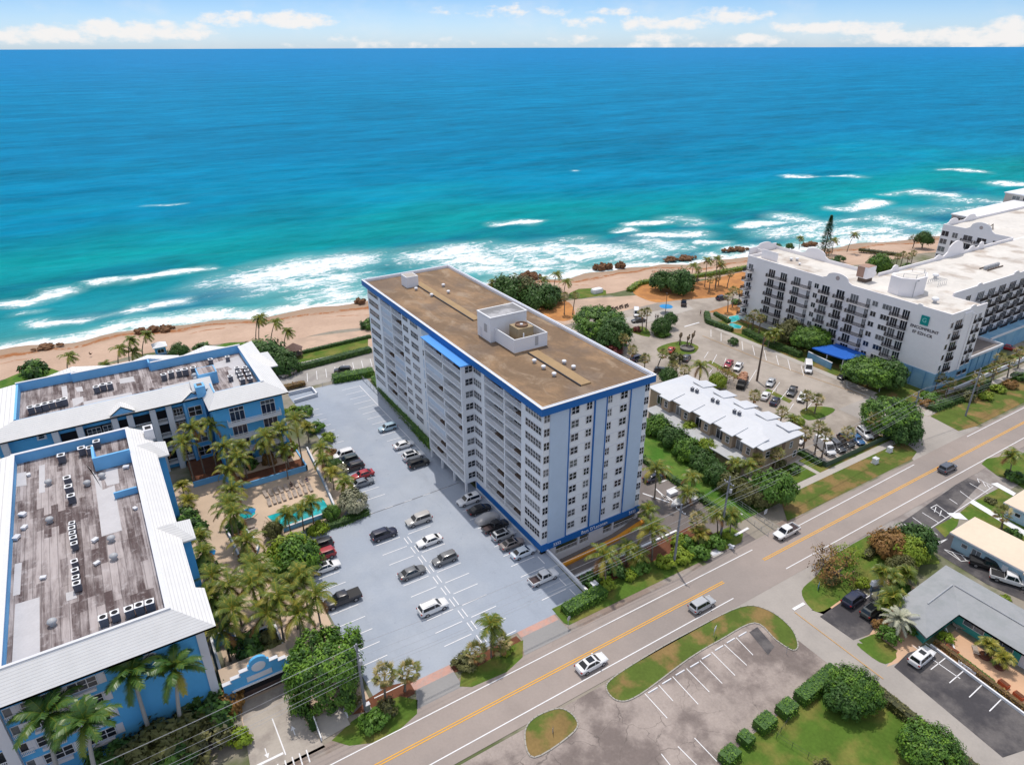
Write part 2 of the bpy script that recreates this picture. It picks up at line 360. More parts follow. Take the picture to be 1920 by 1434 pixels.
def foam_at(x, y, s):
    if s < -14 or s > 900: return 0
    v = 0; x0_, y0_ = x, y; q_ = mnoise.noise_vector(Vector((x*.06, y*.09, 3))); x += q_.x*5; y += q_.y*4.5
    for a, b, w, k in FO:
        if abs(y-a.y) > 60+abs(b.y-a.y): continue
        dx, dy = b.x-a.x, b.y-a.y; L = dx*dx+dy*dy
        t = max(0, min(1, ((x-a.x)*dx+(y-a.y)*dy)/L)) if L else 0
        d = math.hypot(x-a.x-t*dx, (y-a.y-t*dy)*1.25)
        if d < w*3: v = max(v, k*(1-d/(w*3)))
    sw = 11+4*math.sin(x*.05)+3*math.sin(x*.021+2)
    if s < sw+10: v = max(v, 1.05*(1-abs(s-sw*.35)/(sw*.95)) if s < sw else .12)
    return max(v, 0)
def wave_z(x, s):
    if s < -12 or s > 420 or x < -220 or x > 640: return SEA
    y = s+240; f = min(1, max(.15, s/40))*min(1, (420-s)/120)
    w = .75*mnoise.noise(Vector((x*.022, s*.085, 0)))+.30*mnoise.noise(Vector((x*.07, s*.19, 5)))
    return SEA + 1.15*w*f
def seamat():
    m, nt, b = newmat('sea_water')
    a1 = nt.nodes.new('ShaderNodeAttribute'); a1.attribute_name = 's'; s = a1.outputs['Fac']
    a2 = nt.nodes.new('ShaderNodeAttribute'); a2.attribute_name = 'foam'; fo = a2.outputs['Fac']
    big = nz(nt, 1, 3, .5, vec=pos(nt, (.004, .009, 0)))
    sx = nd(nt, 'SeparateXYZ'); lk(nt, pos(nt), sx.inputs[0])
    sv = mth(nt, 'MULTIPLY', s, mth(nt, 'MULTIPLY_ADD', big, 1.5, .25))
    sv = mth(nt, 'MULTIPLY', mth(nt, 'LOGARITHM', mth(nt, 'MAXIMUM', mth(nt, 'ADD', sv, 14), 1.5), 10), .25)
    cr = nt.nodes.new('ShaderNodeValToRGB'); lk(nt, sv, cr.inputs[0]); e = cr.color_ramp.elements
    def sp_(d): return math.log10(max(1.5, d+14))*.25
    L = [(-8, (.25, .27, .22)), (2, (.16, .29, .27)), (14, (.035, .26, .29)), (45, (.006, .195, .25)), (110, (.002, .235, .262)), (200, (.001, .19, .325)), (420, (.0005, .165, .315)), (1200, (.001, .175, .345)), (5000, (.006, .18, .40))]
    e[0].position = sp_(L[0][0]); e[0].color = (*L[0][1], 1); e[1].position = sp_(L[-1][0]); e[1].color = (*L[-1][1], 1)
    for d, c in L[1:-1]: k = e.new(sp_(d)); k.color = (*c, 1)
    c = cr.outputs[0]
    # darker bottom patches (reef) near the shore
    reef = mth(nt, 'MULTIPLY', step(nt, nz(nt, 1, 4, .55, vec=pos(nt, (.012, .03, 0))), .5, .68), mth(nt, 'SUBTRACT', 1.0, step(nt, s, 40, 170)))
    c = mix(nt, mth(nt, 'MULTIPLY', reef, .7), c, (.004, .105, .21))
    # wind-ruffled texture: crests run along the shore
    w1 = nz(nt, 1, 8, .78, vec=pos(nt, (.05, .14, 0))); w2 = nz(nt, 1, 5, .7, vec=pos(nt, (.016, .038, 0))); w3 = nz(nt, 1, 3, .6, vec=pos(nt, (.0035, .014, 0)))
    kk = mth(nt, 'ADD', mth(nt, 'ADD', mth(nt, 'MULTIPLY', w1, .55), mth(nt, 'MULTIPLY', w2, .6)), mth(nt, 'MULTIPLY', w3, .5))
    k = mth(nt, 'MULTIPLY_ADD', kk, 1.75, -.44); cc = nt.nodes.new('ShaderNodeCombineColor'); [lk(nt, k, cc.inputs[i]) for i in range(3)]
    c = mix(nt, 1.0, c, cc.outputs[0], 'MULTIPLY')
    # foam
    f1 = nz(nt, 1, 7, .68, vec=pos(nt, (.13, .30, 0)), dist=1.2); f2 = nz(nt, 1, 6, .7, vec=pos(nt, (.55, .9, 0)), dist=1.2)
    fn = mth(nt, 'ADD', mth(nt, 'MULTIPLY', f1, .65), mth(nt, 'MULTIPLY', f2, .35))
    fm = step(nt, mth(nt, 'ADD', mth(nt, 'MULTIPLY', fo, .62), mth(nt, 'MULTIPLY_ADD', fn, 1.7, -.35)), .82, 1.12)
    milky = mth(nt, 'MULTIPLY', step(nt, fo, .05, .8), .45)
    c = mix(nt, milky, c, (.28, .50, .50)); c = mix(nt, fm, c, (.80, .82, .84))
    caps = mth(nt, 'MULTIPLY', step(nt, nz(nt, 1, 6, .75, vec=pos(nt, (.05, .16, 0))), .735, .77), mth(nt, 'SUBTRACT', 1.0, step(nt, s, 500, 1500)))
    c = mix(nt, mth(nt, 'MULTIPLY', caps, .55), c, (.6, .7, .75))
    lk(nt, c, b.inputs['Base Color'])
    b.inputs['Roughness'].default_value = .45; b.inputs['Specular IOR Level'].default_value = .012; b.inputs['IOR'].default_value = 1.33
    bp = nt.nodes.new('ShaderNodeBump'); bp.inputs['Strength'].default_value = .8; bp.inputs['Distance'].default_value = 1.1
    hs = mth(nt, 'ADD', mth(nt, 'MULTIPLY', nz(nt, 1, 4, .6, vec=pos(nt, (.22, .6, 0))), .8), mth(nt, 'MULTIPLY', w2, 1.5))
    lk(nt, hs, bp.inputs['Height']); lk(nt, bp.outputs[0], b.inputs['Normal'])
    return m
SEAM = seamat()
oxs = [-60000, -15000, -4000, -1200, -500] + [-240+2.2*i for i in range(410)] + [720, 900, 1500, 4000, 15000, 60000]
oss = [-14+1.5*i for i in range(130)] + [184+5*i for i in range(50)] + [450, 600, 900, 1500, 3000, 7000, 15000, 35000, 90000]
sheet('ocean', oxs, oss, wave_z, [SEAM], {'s': lambda x, y, s: s, 'foam': foam_at})
# ------------------------------------------------------------------ ground sheets
def flat(name, polys, m, z, kind='structure'):
    b = MB()
    for i, p in enumerate(polys):
        p = [(q[0], q[1]) for q in p]
        a = sum(p[i][0]*p[(i+1) % len(p)][1]-p[(i+1) % len(p)][0]*p[i][1] for i in range(len(p)))
        if a < 0: p = p[::-1]
        b.face([(q[0], q[1], z+.0015*i) for q in p])
    return tag(b.build(name, m), None, kind=kind)
def rc(x0, x1, y0, y1): return [(x0, y0), (x1, y0), (x1, y1), (x0, y1)]
def gp(*pts): return [G(*p) for p in pts]
def smoothpoly(pts, n=4):
    """round the corners of a traced outline"""
    pts = [Vector((p[0], p[1], 0)) for p in pts]; o = []; k = len(pts)
    for i in range(k):
        p0, p1, p2, p3 = pts[i-1], pts[i], pts[(i+1) % k], pts[(i+2) % k]
        for j in range(n):
            t = j/n
            o.append(.5*((2*p1)+(p2-p0)*t+(2*p0-5*p1+4*p2-p3)*t*t+(3*p1-p0-3*p2+p3)*t**3))
    return o
Z1, Z2, Z3, Z4 = .02, .04, .06, .075
# asphalt and paving, lowest level
flat('side_lot_asphalt', [rc(89.0, 166, 106, 166), rc(103, 166, 69.2, 106), [(130, 166), (166, 166), (205, 168), (205, 146), (166, 146)], [(56, 166), (130, 166), (130, 158), (89, 158), (76.4, 158), (56, 164)]], PLOTM, Z1)
flat('beach_access_road', [rc(20, 72, 165.5, 179)], asphalt('pale_access_road', (.36, .34, .32), .12, patch=(.27, .25, .24), scl=.12), Z1)
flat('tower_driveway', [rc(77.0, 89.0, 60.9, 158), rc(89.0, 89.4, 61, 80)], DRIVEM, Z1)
flat('old_parking_lot', [rc(-60, 76.0, -120, 50.8)], LOTM, Z1)
flat('street_asphalt', [rc(76.0, 86, -150, 51.5), [(70, 51.5), (76, 44), (76, 51.5)], [(86, 46), (93, 51.5), (86, 51.5)]], SIDEM, Z2)
flat('coast_road', [rc(-400, 1200, 51.2, 60.9)], ROADM, Z3)
flat('road_shoulder', [rc(-300, 76, 60.9, 62.4), rc(96, 103, 60.9, 62)], DIRTM, Z2)
flat('road_apron', [rc(85.5, 210, 44.5, 51.2)], asphalt('apron_asphalt', (.31, .285, .27), .18, patch=(.22, .19, .18), scl=.15), Z1)
flat('road_junction', [[(139, 60.9), (166, 60.9), (160.5, 70.5), (146, 70.5)], [(146, 70.5), (160.5, 70.5), (160.5, 84), (146, 84)]], SIDEM, Z2)
flat('deck_parking', [[(18.2, 65.2), (54.6, 65.2), (55.1, 78.1), (54.1, 78.1), (54.1, 163.6), (33.4, 163.6), (33.4, 112), (27.5, 106.6), (17.6, 106.6)]], DECKM, Z2)
flat('pool_deck', [rc(2, 33.4, 107, 134.5), rc(2, 17.6, 66, 107)], PAVERM, Z1)
flat('driveway_brick_band', [rc(41.0, 47.9, 64.0, 65.2), rc(23.4, 29.5, 63.8, 65.2)], BRICKM, Z3)
flat('driveway_apron', [[(39.6, 60.9), (48.1, 60.9), (47.9, 64.0), (41.2, 64.0)], [(22.4, 60.9), (29.4, 60.9), (29.5, 63.8), (23.6, 63.8)]], asphalt('grey_apron', (.27, .265, .265), .12), Z3)
flat('garage_driveway', [[(1.2, 62.0), (10.2, 62.0), (9.2, 66), (8.8, 74.4), (2.4, 74.4)]], asphalt('garage_concrete', (.40, .36, .32), .2, patch=(.30, .265, .24), scl=.25), Z2)
# lawns, verges, planting beds
flat('lawn_verge', [[(48.6, 62.2), (86.5, 61.8), (88.6, 63.2), (88.3, 66), (82, 66.3), (48.3, 66.4), (48.2, 63)],
    gp((622, 1388), (655, 1398), (705, 1392), (745, 1372), (782, 1338), (783, 1312), (750, 1305), (700, 1325), (660, 1352)),
    gp((862, 1287), (885, 1288), (950, 1260), (980, 1232), (981, 1200), (950, 1215), (905, 1245), (865, 1262))], GRASS, Z3)
flat('planting_bed', [rc(55.6, 84, 66.2, 70.0), gp((740, 1320), (778, 1300), (775, 1275), (730, 1285), (690, 1310), (660, 1340)), gp((845, 1262), (905, 1247), (978, 1202), (968, 1192), (900, 1225), (845, 1250))], MULCH, Z2)
flat('verge_grass', [rc(103.5, 139, 62.0, 66.8), [(98.5, 61.4), (139, 61.4), (143, 62.5), (144.5, 66), (143.0, 71), (139, 71), (103.5, 67)], [(160, 62.6), (166, 61.6), (400, 61.6), (400, 70.3), (166, 70.3), (161.5, 70)]], DRYGRASS, Z3)
flat('green_lawn', [rc(105, 121, 68.6, 74), [G(1575, 1262), G(1630, 1290), G(1680, 1332), G(1800, 1432), G(1850, 1475), G(1850, 1600), G(1150, 1600), G(1345, 1440), G(1400, 1385), G(1460, 1340), G(1500, 1312)]], GRASS, Z3)
flat('sidewalk', [rc(105, 143, 66.9, 68.5), rc(161, 400, 70.4, 72.2), rc(116.8, 117.9, 68.5, 74)], CONC, Z4)
flat('dark_patch', [gp((1405, 1185), (1420, 1175), (1452, 1212), (1440, 1228))], BLACKM, Z2)
flat('driveway_groundcover', [rc(89.6, 103.4, 66, 112)], DUNEG, Z2, 'stuff')
flat('loading_pad', [gp((590, 1345), (640, 1324), (657, 1358), (606, 1387))], CONC, Z4)
flat('median_grass', [smoothpoly(gp((1137, 1292), (1150, 1270), (1215, 1228), (1290, 1186), (1388, 1138), (1440, 1144), (1482, 1176), (1496, 1208), (1486, 1219), (1455, 1200), (1415, 1168), (1350, 1200), (1290, 1236), (1200, 1302), (1160, 1314))),
    smoothpoly(gp((984, 1378), (1000, 1347), (1048, 1328), (1078, 1345), (1076, 1372), (1002, 1420)))], DRYGRASS, Z3)
b = MB()
for pl in (gp((1137, 1292), (1150, 1270), (1215, 1228), (1290, 1186), (1388, 1138), (1440, 1144), (1482, 1176), (1496, 1208), (1486, 1219), (1455, 1200), (1415, 1168), (1350, 1200), (1290, 1236), (1200, 1302), (1160, 1314)), gp((984, 1378), (1000, 1347), (1048, 1328), (1078, 1345), (1076, 1372), (1002, 1420))):
    pl = [Vector((p[0], p[1], 0)) for p in smoothpoly(pl, 5)]
    for i in range(len(pl)):
        a, c = pl[i], pl[(i+1) % len(pl)]; d = c-a
        if d.length < .05: continue
        n = Vector((d.y, -d.x, 0)).normalized()*.09
        b.loft([[(q-n)+Vector((0, 0, 0)), (q+n), (q+n)+Vector((0, 0, .13)), (q-n)+Vector((0, 0, .13))] for q in (a, c+d.normalized()*.05)])
struct('kerb', b, KERB)
# motel gardens on the corner
flat('garden_lawn', [smoothpoly(gp((1503, 1108), (1520, 1140), (1545, 1145), (1600, 1108), (1650, 1082), (1660, 1060), (1740, 1058), (1760, 1050), (1700, 1000), (1640, 1000), (1560, 1045), (1530, 1080))), smoothpoly(gp((1608, 1205), (1680, 1225), (1660, 1245), (1625, 1225)), 3), gp((1610, 1200), (1640, 1188), (1683, 1220), (1660, 1243)),
    gp((1822, 942), (1873, 915), (1925, 945), (1925, 1010), (1870, 980)), gp((1753, 988), (1786, 970), (1800, 966), (1795, 985), (1772, 1008)), gp((1797, 963), (1820, 944), (1922, 1005), (1922, 1040)), gp((1840, 870), (1850, 860), (1920, 850), (1950, 900), (1925, 920), (1895, 900), (1870, 892)), [(152, 48), (160, 50), (190, 49.5), (190, 40), (160, 42)]], GRASS, Z3)
flat('peach_path', [gp((1520, 1143), (1545, 1152), (1605, 1113), (1600, 1106), (1545, 1143)), gp((1612, 1196), (1650, 1170), (1668, 1140), (1700, 1120), (1745, 1188), (1715, 1225), (1690, 1240), (1662, 1250), (1682, 1222), (1640, 1188)), gp((1617, 1050), (1640, 1045), (1720, 1105), (1700, 1120), (1640, 1078))], PATIOM, Z2)
flat('courtyard_patio', [[(97.9, 30.3), (97.9, -20), (89.0, -20), (89.0, 30.3)]], PATIOM, Z1)
flat('dark_parking_bay', [gp((1537, 1156), (1612, 1105), (1663, 1143), (1630, 1190), (1600, 1200)), gp((1676, 1250), (1702, 1224), (1745, 1210), (1940, 1345), (1940, 1400), (1880, 1420)), gp((1690, 980), (1812, 895), (1840, 905), (1780, 970), (1800, 1010), (1950, 1100), (1950, 1140), (1850, 1095), (1745, 1030), (1720, 1020))], BLACKM, .048)
flat('concrete_path', [gp((1817, 942), (1824, 937), (1925, 997), (1920, 1005)), gp((1775, 962), (1800, 962), (1815, 975), (1790, 972)), gp((1858, 907), (1870, 905), (1905, 925), (1900, 930))], WHITE, Z4)
# beach side greens and sand
flat('seaside_lawn', [gp((553, 668), (690, 636), (690, 650), (560, 682)), gp((1068, 550), (1085, 542), (1120, 540), (1136, 545), (1137, 553), (1090, 560), (1065, 560))], GRASS, Z3)
flat('dune_vegetation', [smoothpoly(gp((-40, 735), (0, 715), (50, 695), (90, 690), (120, 700), (150, 710), (200, 690), (260, 680), (330, 665), (400, 650), (440, 642), (520, 650), (545, 660), (520, 690), (300, 740), (0, 800), (-40, 800)))], DUNEG, Z2, 'stuff')
flat('orange_sand_bed', [smoothpoly(gp((1187, 545), (1200, 535), (1250, 528), (1300, 530), (1420, 505), (1430, 520), (1390, 540), (1350, 556), (1270, 563), (1230, 567), (1195, 555))), smoothpoly(gp((1012, 575), (1060, 565), (1076, 580), (1074, 597), (1050, 602), (1020, 590))), [(170, 150), (190, 152), (190, 141), (176, 141)], gp((1370, 530), (1420, 505), (1435, 515), (1430, 550), (1390, 560))], ORSAND, Z2)
flat('sand_flat', [[(-60, 212), (-60, 204), (10, 203), (20, 190), (38, 184), (72, 181), (76, 176), (110, 168), (128, 160), (172, 154), (172, 172), (140, 184), (106, 191), (74, 194), (12, 209)]], DRYSAND, .012)
flat('plaza_paving', [gp((1165, 598), (1290, 570), (1300, 580), (1190, 612)), rc(38, 72, 179, 182)], CONC, Z3)
flat('hotel_garden', [[(160.5, 75), (174, 75), (174, 142), (166, 142), (162, 132), (160.5, 120)], [(174, 73.5), (330, 73.5), (330, 78), (174, 78)]], DRYGRASS, Z2)
flat('street_island', [smoothpoly(gp((1231, 655), (1250, 645), (1280, 640), (1307, 648), (1308, 656), (1295, 664), (1250, 666)), 3), smoothpoly(gp((1178, 620), (1200, 612), (1215, 618), (1217, 632)), 3), smoothpoly(gp((1225, 625), (1240, 612), (1255, 618), (1250, 633), (1235, 634)), 3), gp((1325, 680), (1332, 676), (1392, 708), (1385, 712)), gp((1433, 733), (1440, 729), (1486, 751), (1480, 756)), smoothpoly(gp((1500, 775), (1510, 765), (1540, 762), (1566, 768), (1545, 782), (1515, 788)), 3)], GRASS, Z3)
flat('sidewalk_strip', [rc(160.2, 162.3, 84, 138)], CONC, Z3)
# ------------------------------------------------------------------ painted markings
def stripes(name, segs, m, w=.12, z=.08):
    b = MB()
    for a, c in segs:
        a = Vector((a[0], a[1], 0)); c = Vector((c[0], c[1], 0)); d = (c-a)
        n = Vector((-d.y, d.x, 0)).normalized()*(w/2)
        p = [a-n, c-n, c+n, a+n]; b.face([(q.x, q.y, z) for q in p])
    return tag(b.build(name, m), None, kind='structure')
def gl(*s): return [(G(a, b), G(c, d)) for a, b, c, d in s]
stripes('edge_line', [((-100, 59.2), (86.5, 59.3)), ((98, 59.4), (137.5, 59.9)), ((159, 60.2), (500, 60.6)), ((-100, 52.6), (74.5, 52.8)), ((87.5, 52.9), (300, 53.3))], LINE, .16, .085)
stripes('centre_line', [((-100, 55.85), (76.0, 56.1)), ((-100, 56.2), (76.0, 56.45)), ((86.0, 56.3), (500, 56.9)), ((86.0, 56.65), (500, 57.25))], YLINE, .15, .085)
stripes('street_centre_line', gl((1490, 1148, 1656, 1273), (1666, 758, 1430, 676), (1430, 676, 1317, 630), (1640, 770, 1668, 776)), OLDY, .14, .09)
stripes('stop_bar', gl((1487, 1143, 1508, 1131), (1378, 1004, 1403, 990), (1283, 613, 1311, 605)), LINE, .5, .09)
sg = []
for i in range(20): y = 158.7-3.03*i; sg.append(((46.0, y), (50.6, y))) if y > 118 else 0
for i in range(17): y = 152.0-3.03*i; sg.append(((33.8, y), (37.8, y))) if y > 107 else 0
for i in range(11): y = 95.6-3.0*i; sg.append(((30.4, y), (35.0, y))); sg.append(((36.6, y), (41.1, y)))
for i in range(11): y = 95.6-3.0*i; sg.append(((18.2, y), (22.6, y)))
for i in range(7): y = 99.3-3.03*i; sg.append(((48.2, y), (52.9, y)))
for y in (68.8, 72.0, 75.1, 78.2): sg.append(((48.0, y), (52.8, y)))
for i in range(10):
    y = 92.6-3.0*i; sg += [((35.5, y+.4), (35.5, y+2.4)), ((36.2, y+.4), (36.2, y+2.4))]
for y in (66.4, 69.4, 75.8): sg.append(((53.3, y), (53.3, y+2.1)))
for y in (75.3, 78.3): sg.append(((18.0, y), (18.0, y+2.2)))
sg.append(((50.9, 118), (50.9, 159)))
stripes('stall_line', sg, LINE, .15, .07)
stripes('deck_joint', [((32, 104.9+.0), (41, 105.0)), ((41.6, 105.0), (52.2, 105.3))], mat('joint_dark', (.12, .11, .11), .5, 2), .12, .07)
stripes('deck_joint_line', [((32+4*i, 105.05), (33.6+4*i, 105.05)) for i in range(5)], LINE, .1, .074)
sg = gl((1209, 1300, 1251, 1346), (1235, 1284, 1262, 1314), (1261, 1268, 1309, 1320), (1287, 1253, 1330, 1297), (1312, 1238, 1354, 1281), (1334, 1222, 1378, 1266), (1358, 1208, 1400, 1247), (1380, 1195, 1412, 1228), (1271, 1399, 1308, 1436), (1302, 1383, 1344, 1427), (1240, 1413, 1258, 1436))
stripes('lot_stall_line', sg, LINE, .12, .05)
sg = gl((1600, 1136, 1636, 1113), (1625, 1157, 1660, 1135), (1711, 1210, 1800, 1272)) + gl((1745, 1255, 1773, 1233), (1780, 1280, 1807, 1257), (1817, 1307, 1844, 1281), (1855, 1333, 1882, 1306), (1745, 1210, 1925, 1345), (1735, 1205, 1760, 1222))
sg += gl((1695, 982, 1720, 1000), (1711, 970, 1758, 1003), (1729, 961, 1760, 980), (1745, 952, 1775, 972), (1757, 947, 1782, 965), (1780, 935, 1795, 945), (1800, 921, 1830, 943), (1818, 906, 1858, 929), (1832, 897, 1862, 912), (1745, 952, 1757, 946), (1745, 990, 1818, 942), (1818, 942, 1862, 912), (1750, 1020, 1777, 1010), (1760, 1020, 1777, 1010), (1770, 1030, 1835, 1050), (1770, 1030, 1802, 1052), (1802, 1052, 1835, 1050), (1785, 1035, 1800, 1050), (1800, 1038, 1812, 1051), (1815, 1042, 1826, 1051), (1832, 897, 1836, 905), (1842, 902, 1848, 912), (1850, 908, 1856, 916), (1755, 950, 1752, 960), (1765, 957, 1762, 967))
stripes('motel_stall_line', sg, LINE, .13, .055)
sg = gl((1333, 618, 1333, 632), (1352, 624, 1352, 640), (1371, 632, 1372, 650), (1391, 640, 1393, 657), (1411, 648, 1415, 666), (1433, 657, 1437, 676), (1455, 666, 1460, 685), (1477, 674, 1482, 695), (1502, 686, 1507, 705), (1328, 660, 1320, 672), (1344, 665, 1335, 682), (1361, 672, 1355, 690), (1375, 690, 1368, 680), (1462, 717, 1447, 738), (1480, 728, 1464, 748), (1530, 745, 1510, 770), (1336, 692, 1330, 700), (1488, 757, 1478, 772), (1418, 694, 1402, 720), (1553, 844, 1571, 858), (1525, 847, 1543, 840), (1583, 832, 1600, 845), (1614, 820, 1628, 834), (1588, 726, 1660, 757), (1588, 715, 1588, 726), (1624, 745, 1645, 744), (1588, 726, 1610, 722))
stripes('street_stall_line', sg, LINE, .14, .07)
stripes('drive_marking', gl((1211, 947, 1231, 952), (1240, 928, 1256, 938), (1250, 920, 1272, 910), (1236, 905, 1256, 898), (1376, 955, 1392, 965), (1250, 930, 1263, 940), (1205, 925, 1255, 942), (1228, 915, 1252, 937)), LINE, .3, .06)
stripes('garage_drive_line', [((5.6, 63.6), (5.5, 69.8))] + [((1.6+.9*i, 61.0), (1.7+.9*i, 62.9)) for i in range(8)], LINE, .16, .06)
stripes('garage_stop_line', [((1.6, 64.0), (5.4, 64.0))], LINE, .35, .065)
b = MB()
for x, y, s in ((3.6, 65.2, -1), (7.4, 66.4, 1)):
    b.face([(x-.06, y-.7*s, .065), (x+.06, y-.7*s, .065), (x+.06, y+.2*s, .065), (x-.06, y+.2*s, .065)]); b.face([(x-.32, y+.2*s, .065), (x+.32, y+.2*s, .065), (x, y+.9*s, .065)])
struct('arrow_marking', b, LINE)
stripes('access_road_line', [((40+2.6*i, 168.5), (41.5+2.6*i, 174)) for i in range(11)], LINE, .14, .05)
# ------------------------------------------------------------------ sunken driveway along the tower's street front
b = MB()
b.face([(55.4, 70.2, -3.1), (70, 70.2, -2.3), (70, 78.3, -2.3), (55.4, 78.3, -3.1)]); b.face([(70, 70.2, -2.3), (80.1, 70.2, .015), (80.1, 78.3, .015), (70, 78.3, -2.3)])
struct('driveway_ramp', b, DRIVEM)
# ------------------------------------------------------------------ shared building pieces (local: width along x, facing -y, origin bottom centre)
MC = {}
def window_meshes(w, h, nx, ny, t=.07, glass=None):
    k = ('w', w, h, nx, ny, t, glass)
    if k not in MC:
        a = MB(); a.box(-w/2, w/2, -.03, .02, 0, h); gl_ = a.mesh('window_glass', [glass or GLASS])
        f = MB()
        for x0, x1, z0, z1 in [(-w/2-t, w/2+t, -t, 0), (-w/2-t, w/2+t, h, h+t), (-w/2-t, -w/2, 0, h), (w/2, w/2+t, 0, h)]: f.box(x0, x1, -.09, .02, z0, z1)
        for i in range(1, nx): x = -w/2+w*i/nx; f.box(x-t/2, x+t/2, -.075, -.03, 0, h)
        for j in range(1, ny): z = h*j/ny; f.box(-w/2, w/2, -.068, -.032, z-t*.4, z+t*.4)
        MC[k] = (gl_, f.mesh('window_frame', [FRAME]))
    return MC[k]
NORTH, WEST = -math.pi/2, 0.0
def loc_in(par, p):
    q = Vector(p); o = par
    while o: q = q-o.location; o = o.parent
    return q
def window(par, p, rz, w, h, nx=2, ny=2, t=.07, name='window', glass=None):
    g_, f_ = window_meshes(w, h, nx, ny, t, glass)
    o = link(name, g_, par, loc_in(par, p), rz); link('frame', f_, o); return o
def railing_mesh(w, h=1.05, gap=.22, m=None, r=.03, solid=None, ends=0):
    k = ('r', w, h, gap, m, solid, ends)
    if k not in MC:
        b = MB(); b.box(-w/2, w/2, -.04, .04, h-.07, h); b.box(-w/2, w/2, -.03, .03, .06, .12)
        n = max(2, int(w/gap))
        for i in range(n+1):
            x = -w/2+w*i/n; b.box(max(-w/2, x-r), min(w/2, x+r), -.022, .022, .12, h-.07, bottom=False)
        if ends:
            for s in (-1, 1):
                x = s*(w/2-.03); b.box(x-.03, x+.03, .04, ends, h-.07, h); b.box(x-.03, x+.03, .04, ends, .06, .12)
                for i in range(1, int(ends/gap)): b.box(x-r*.7, x+r*.7, gap*i-r, gap*i+r, .12, h-.07, bottom=False)
        MC[k] = b.mesh('railing', [m or WHITE])
    return MC[k]
def box_mesh(name, m, *d):
    k = (name, m, d)
    if k not in MC: b = MB(); b.box(*d); MC[k] = b.mesh(name, [m])
    return MC[k]
def balcony(par, p, rz, w, d, rail=None, slabm=None, h=1.05, gap=.22, ends=True, t=.18):
    """slab reaching d out from the wall with a railing on its edge"""
    s = link('balcony', box_mesh('balcony', slabm or TOWERW, -w/2, w/2, -d, 0, -t, 0), par, loc_in(par, p), rz)
    link('railing', railing_mesh(round(w-.04, 3), h, gap, rail, ends=round(d-.1, 2) if ends else 0), s, (0, -d+.06, 0)); return s
def door(par, p, rz, w, h, n, glass=None, t=.07, name='sliding_door'):
    return window(par, p, rz, w, h, n, 1, t, name, glass)
def panel(par, name, m, *d):
    b = MB(); b.box(*d); return b.build(name, m, par)
def text(name, body, size, p, rot, m, par=None, ext=.03):
    c = bpy.data.curves.new(name, 'FONT'); c.body = body; c.size = size; c.extrude = ext; c.align_x = 'CENTER'; c.align_y = 'CENTER'
    c.materials.append(m); o = bpy.data.objects.new(name, c); COL.objects.link(o); o.parent = par
    bpy.context.view_layer.update()
    me = bpy.data.meshes.new_from_object(o.evaluated_get(bpy.context.evaluated_depsgraph_get())); bpy.data.objects.remove(o)
    o = link(name, me, par, loc_in(par, p) if par else p); o.rotation_euler = rot; return o
# ------------------------------------------------------------------ the ten storey tower
TW = thing('apartment_tower', 'ten storey white and pale blue apartment tower with brown flat roof and royal blue fascia', 'apartment tower', (65.2, 116.4, 0))
X0, X1, Y0, Y1 = 54.1, 76.3, 78.1, 154.8
FZ = [2.75+2.558*i for i in range(10)]            # floor levels
b = MB()                                          # walls: a core behind the balconies and solid bays in front of it
b.box(56.0, X1, 80.0, Y1, .0, 28.6)
for y0, y1 in ((Y0, 84.7), (97.2, 101.6), (117.2, 134.2), (146.4, Y1)): b.box(X0, 56.0, y0, y1, 0, 28.6)
b.box(56.0, X1, Y0+.004, 80.0, .7, 28.6)
for y in (90.35, 140.2): b.box(X0+.05, 56.0, y-.15, y+.15, .0, 28.6)
b.box(X0, 56.0, 84.7, 97.2, 0, 2.57); b.box(X0, 56.0, 134.2, 146.4, 0, 2.57)
b.box(X0+.02, 56.0, 101.6, 117.2, 2.2, 2.57)
b.build('wall', TOWERW, TW)
# projecting balcony bay on the parking side
b = MB(); BX = 51.6
b.box(BX, X0+.02, 101.2, 101.6, 2.3, 27.9); b.box(BX, X0+.02, 117.0, 117.4, 2.3, 27.9); b.box(BX+.1, X0+.02, 109.1, 109.4, 2.3, 27.9)
b.box(BX, X0+.02, 101.6, 117.0, 2.3, 2.56)
b.build('projecting_bay', TOWERW, TW)
for y in (101.5, 106.5, 112, 117.1): b = MB(); b.box(BX+.1, BX+.5, y-.2, y+.2, .02, 2.3); b.build('column', TOWERW, TW)
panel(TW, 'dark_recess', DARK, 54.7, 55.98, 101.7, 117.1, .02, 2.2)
b = MB(); b.box(51.2, X0, 100.8, 117.8, 27.95, 28.12); b.build('bay_roof', CANOPYB, TW)
# roof: fascia overhang, parapet, stained membrane
b = MB()
for x0, x1, y0, y1 in ((53.2, 76.9, 77.3, 77.75), (53.2, 76.9, 155.2, 155.6), (53.2, 53.65, 77.75, 155.2), (76.45, 76.9, 77.75, 155.2)): b.box(x0, x1, y0, y1, 28.15, 29.45)
b.box(53.65, 76.45, 77.75, 155.2, 28.15, 28.5); b.build('fascia', BLUE, TW)
b = MB()
for x0, x1, y0, y1 in ((53.16, 76.94, 77.26, 77.56), (53.16, 76.94, 155.3, 155.64), (53.16, 53.46, 77.56, 155.3), (76.64, 76.94, 77.56, 155.3)): b.box(x0, x1, y0, y1, 29.45, 29.56)
for x0, x1, y0, y1 in ((53.60, 53.75, 77.80, 155.1), (76.35, 76.50, 77.80, 155.1), (53.75, 76.35, 154.95, 155.1), (53.75, 76.35, 77.80, 77.95)): b.box(x0, x1, y0, y1, 28.5, 29.5)
b.build('parapet', WHITE, TW)
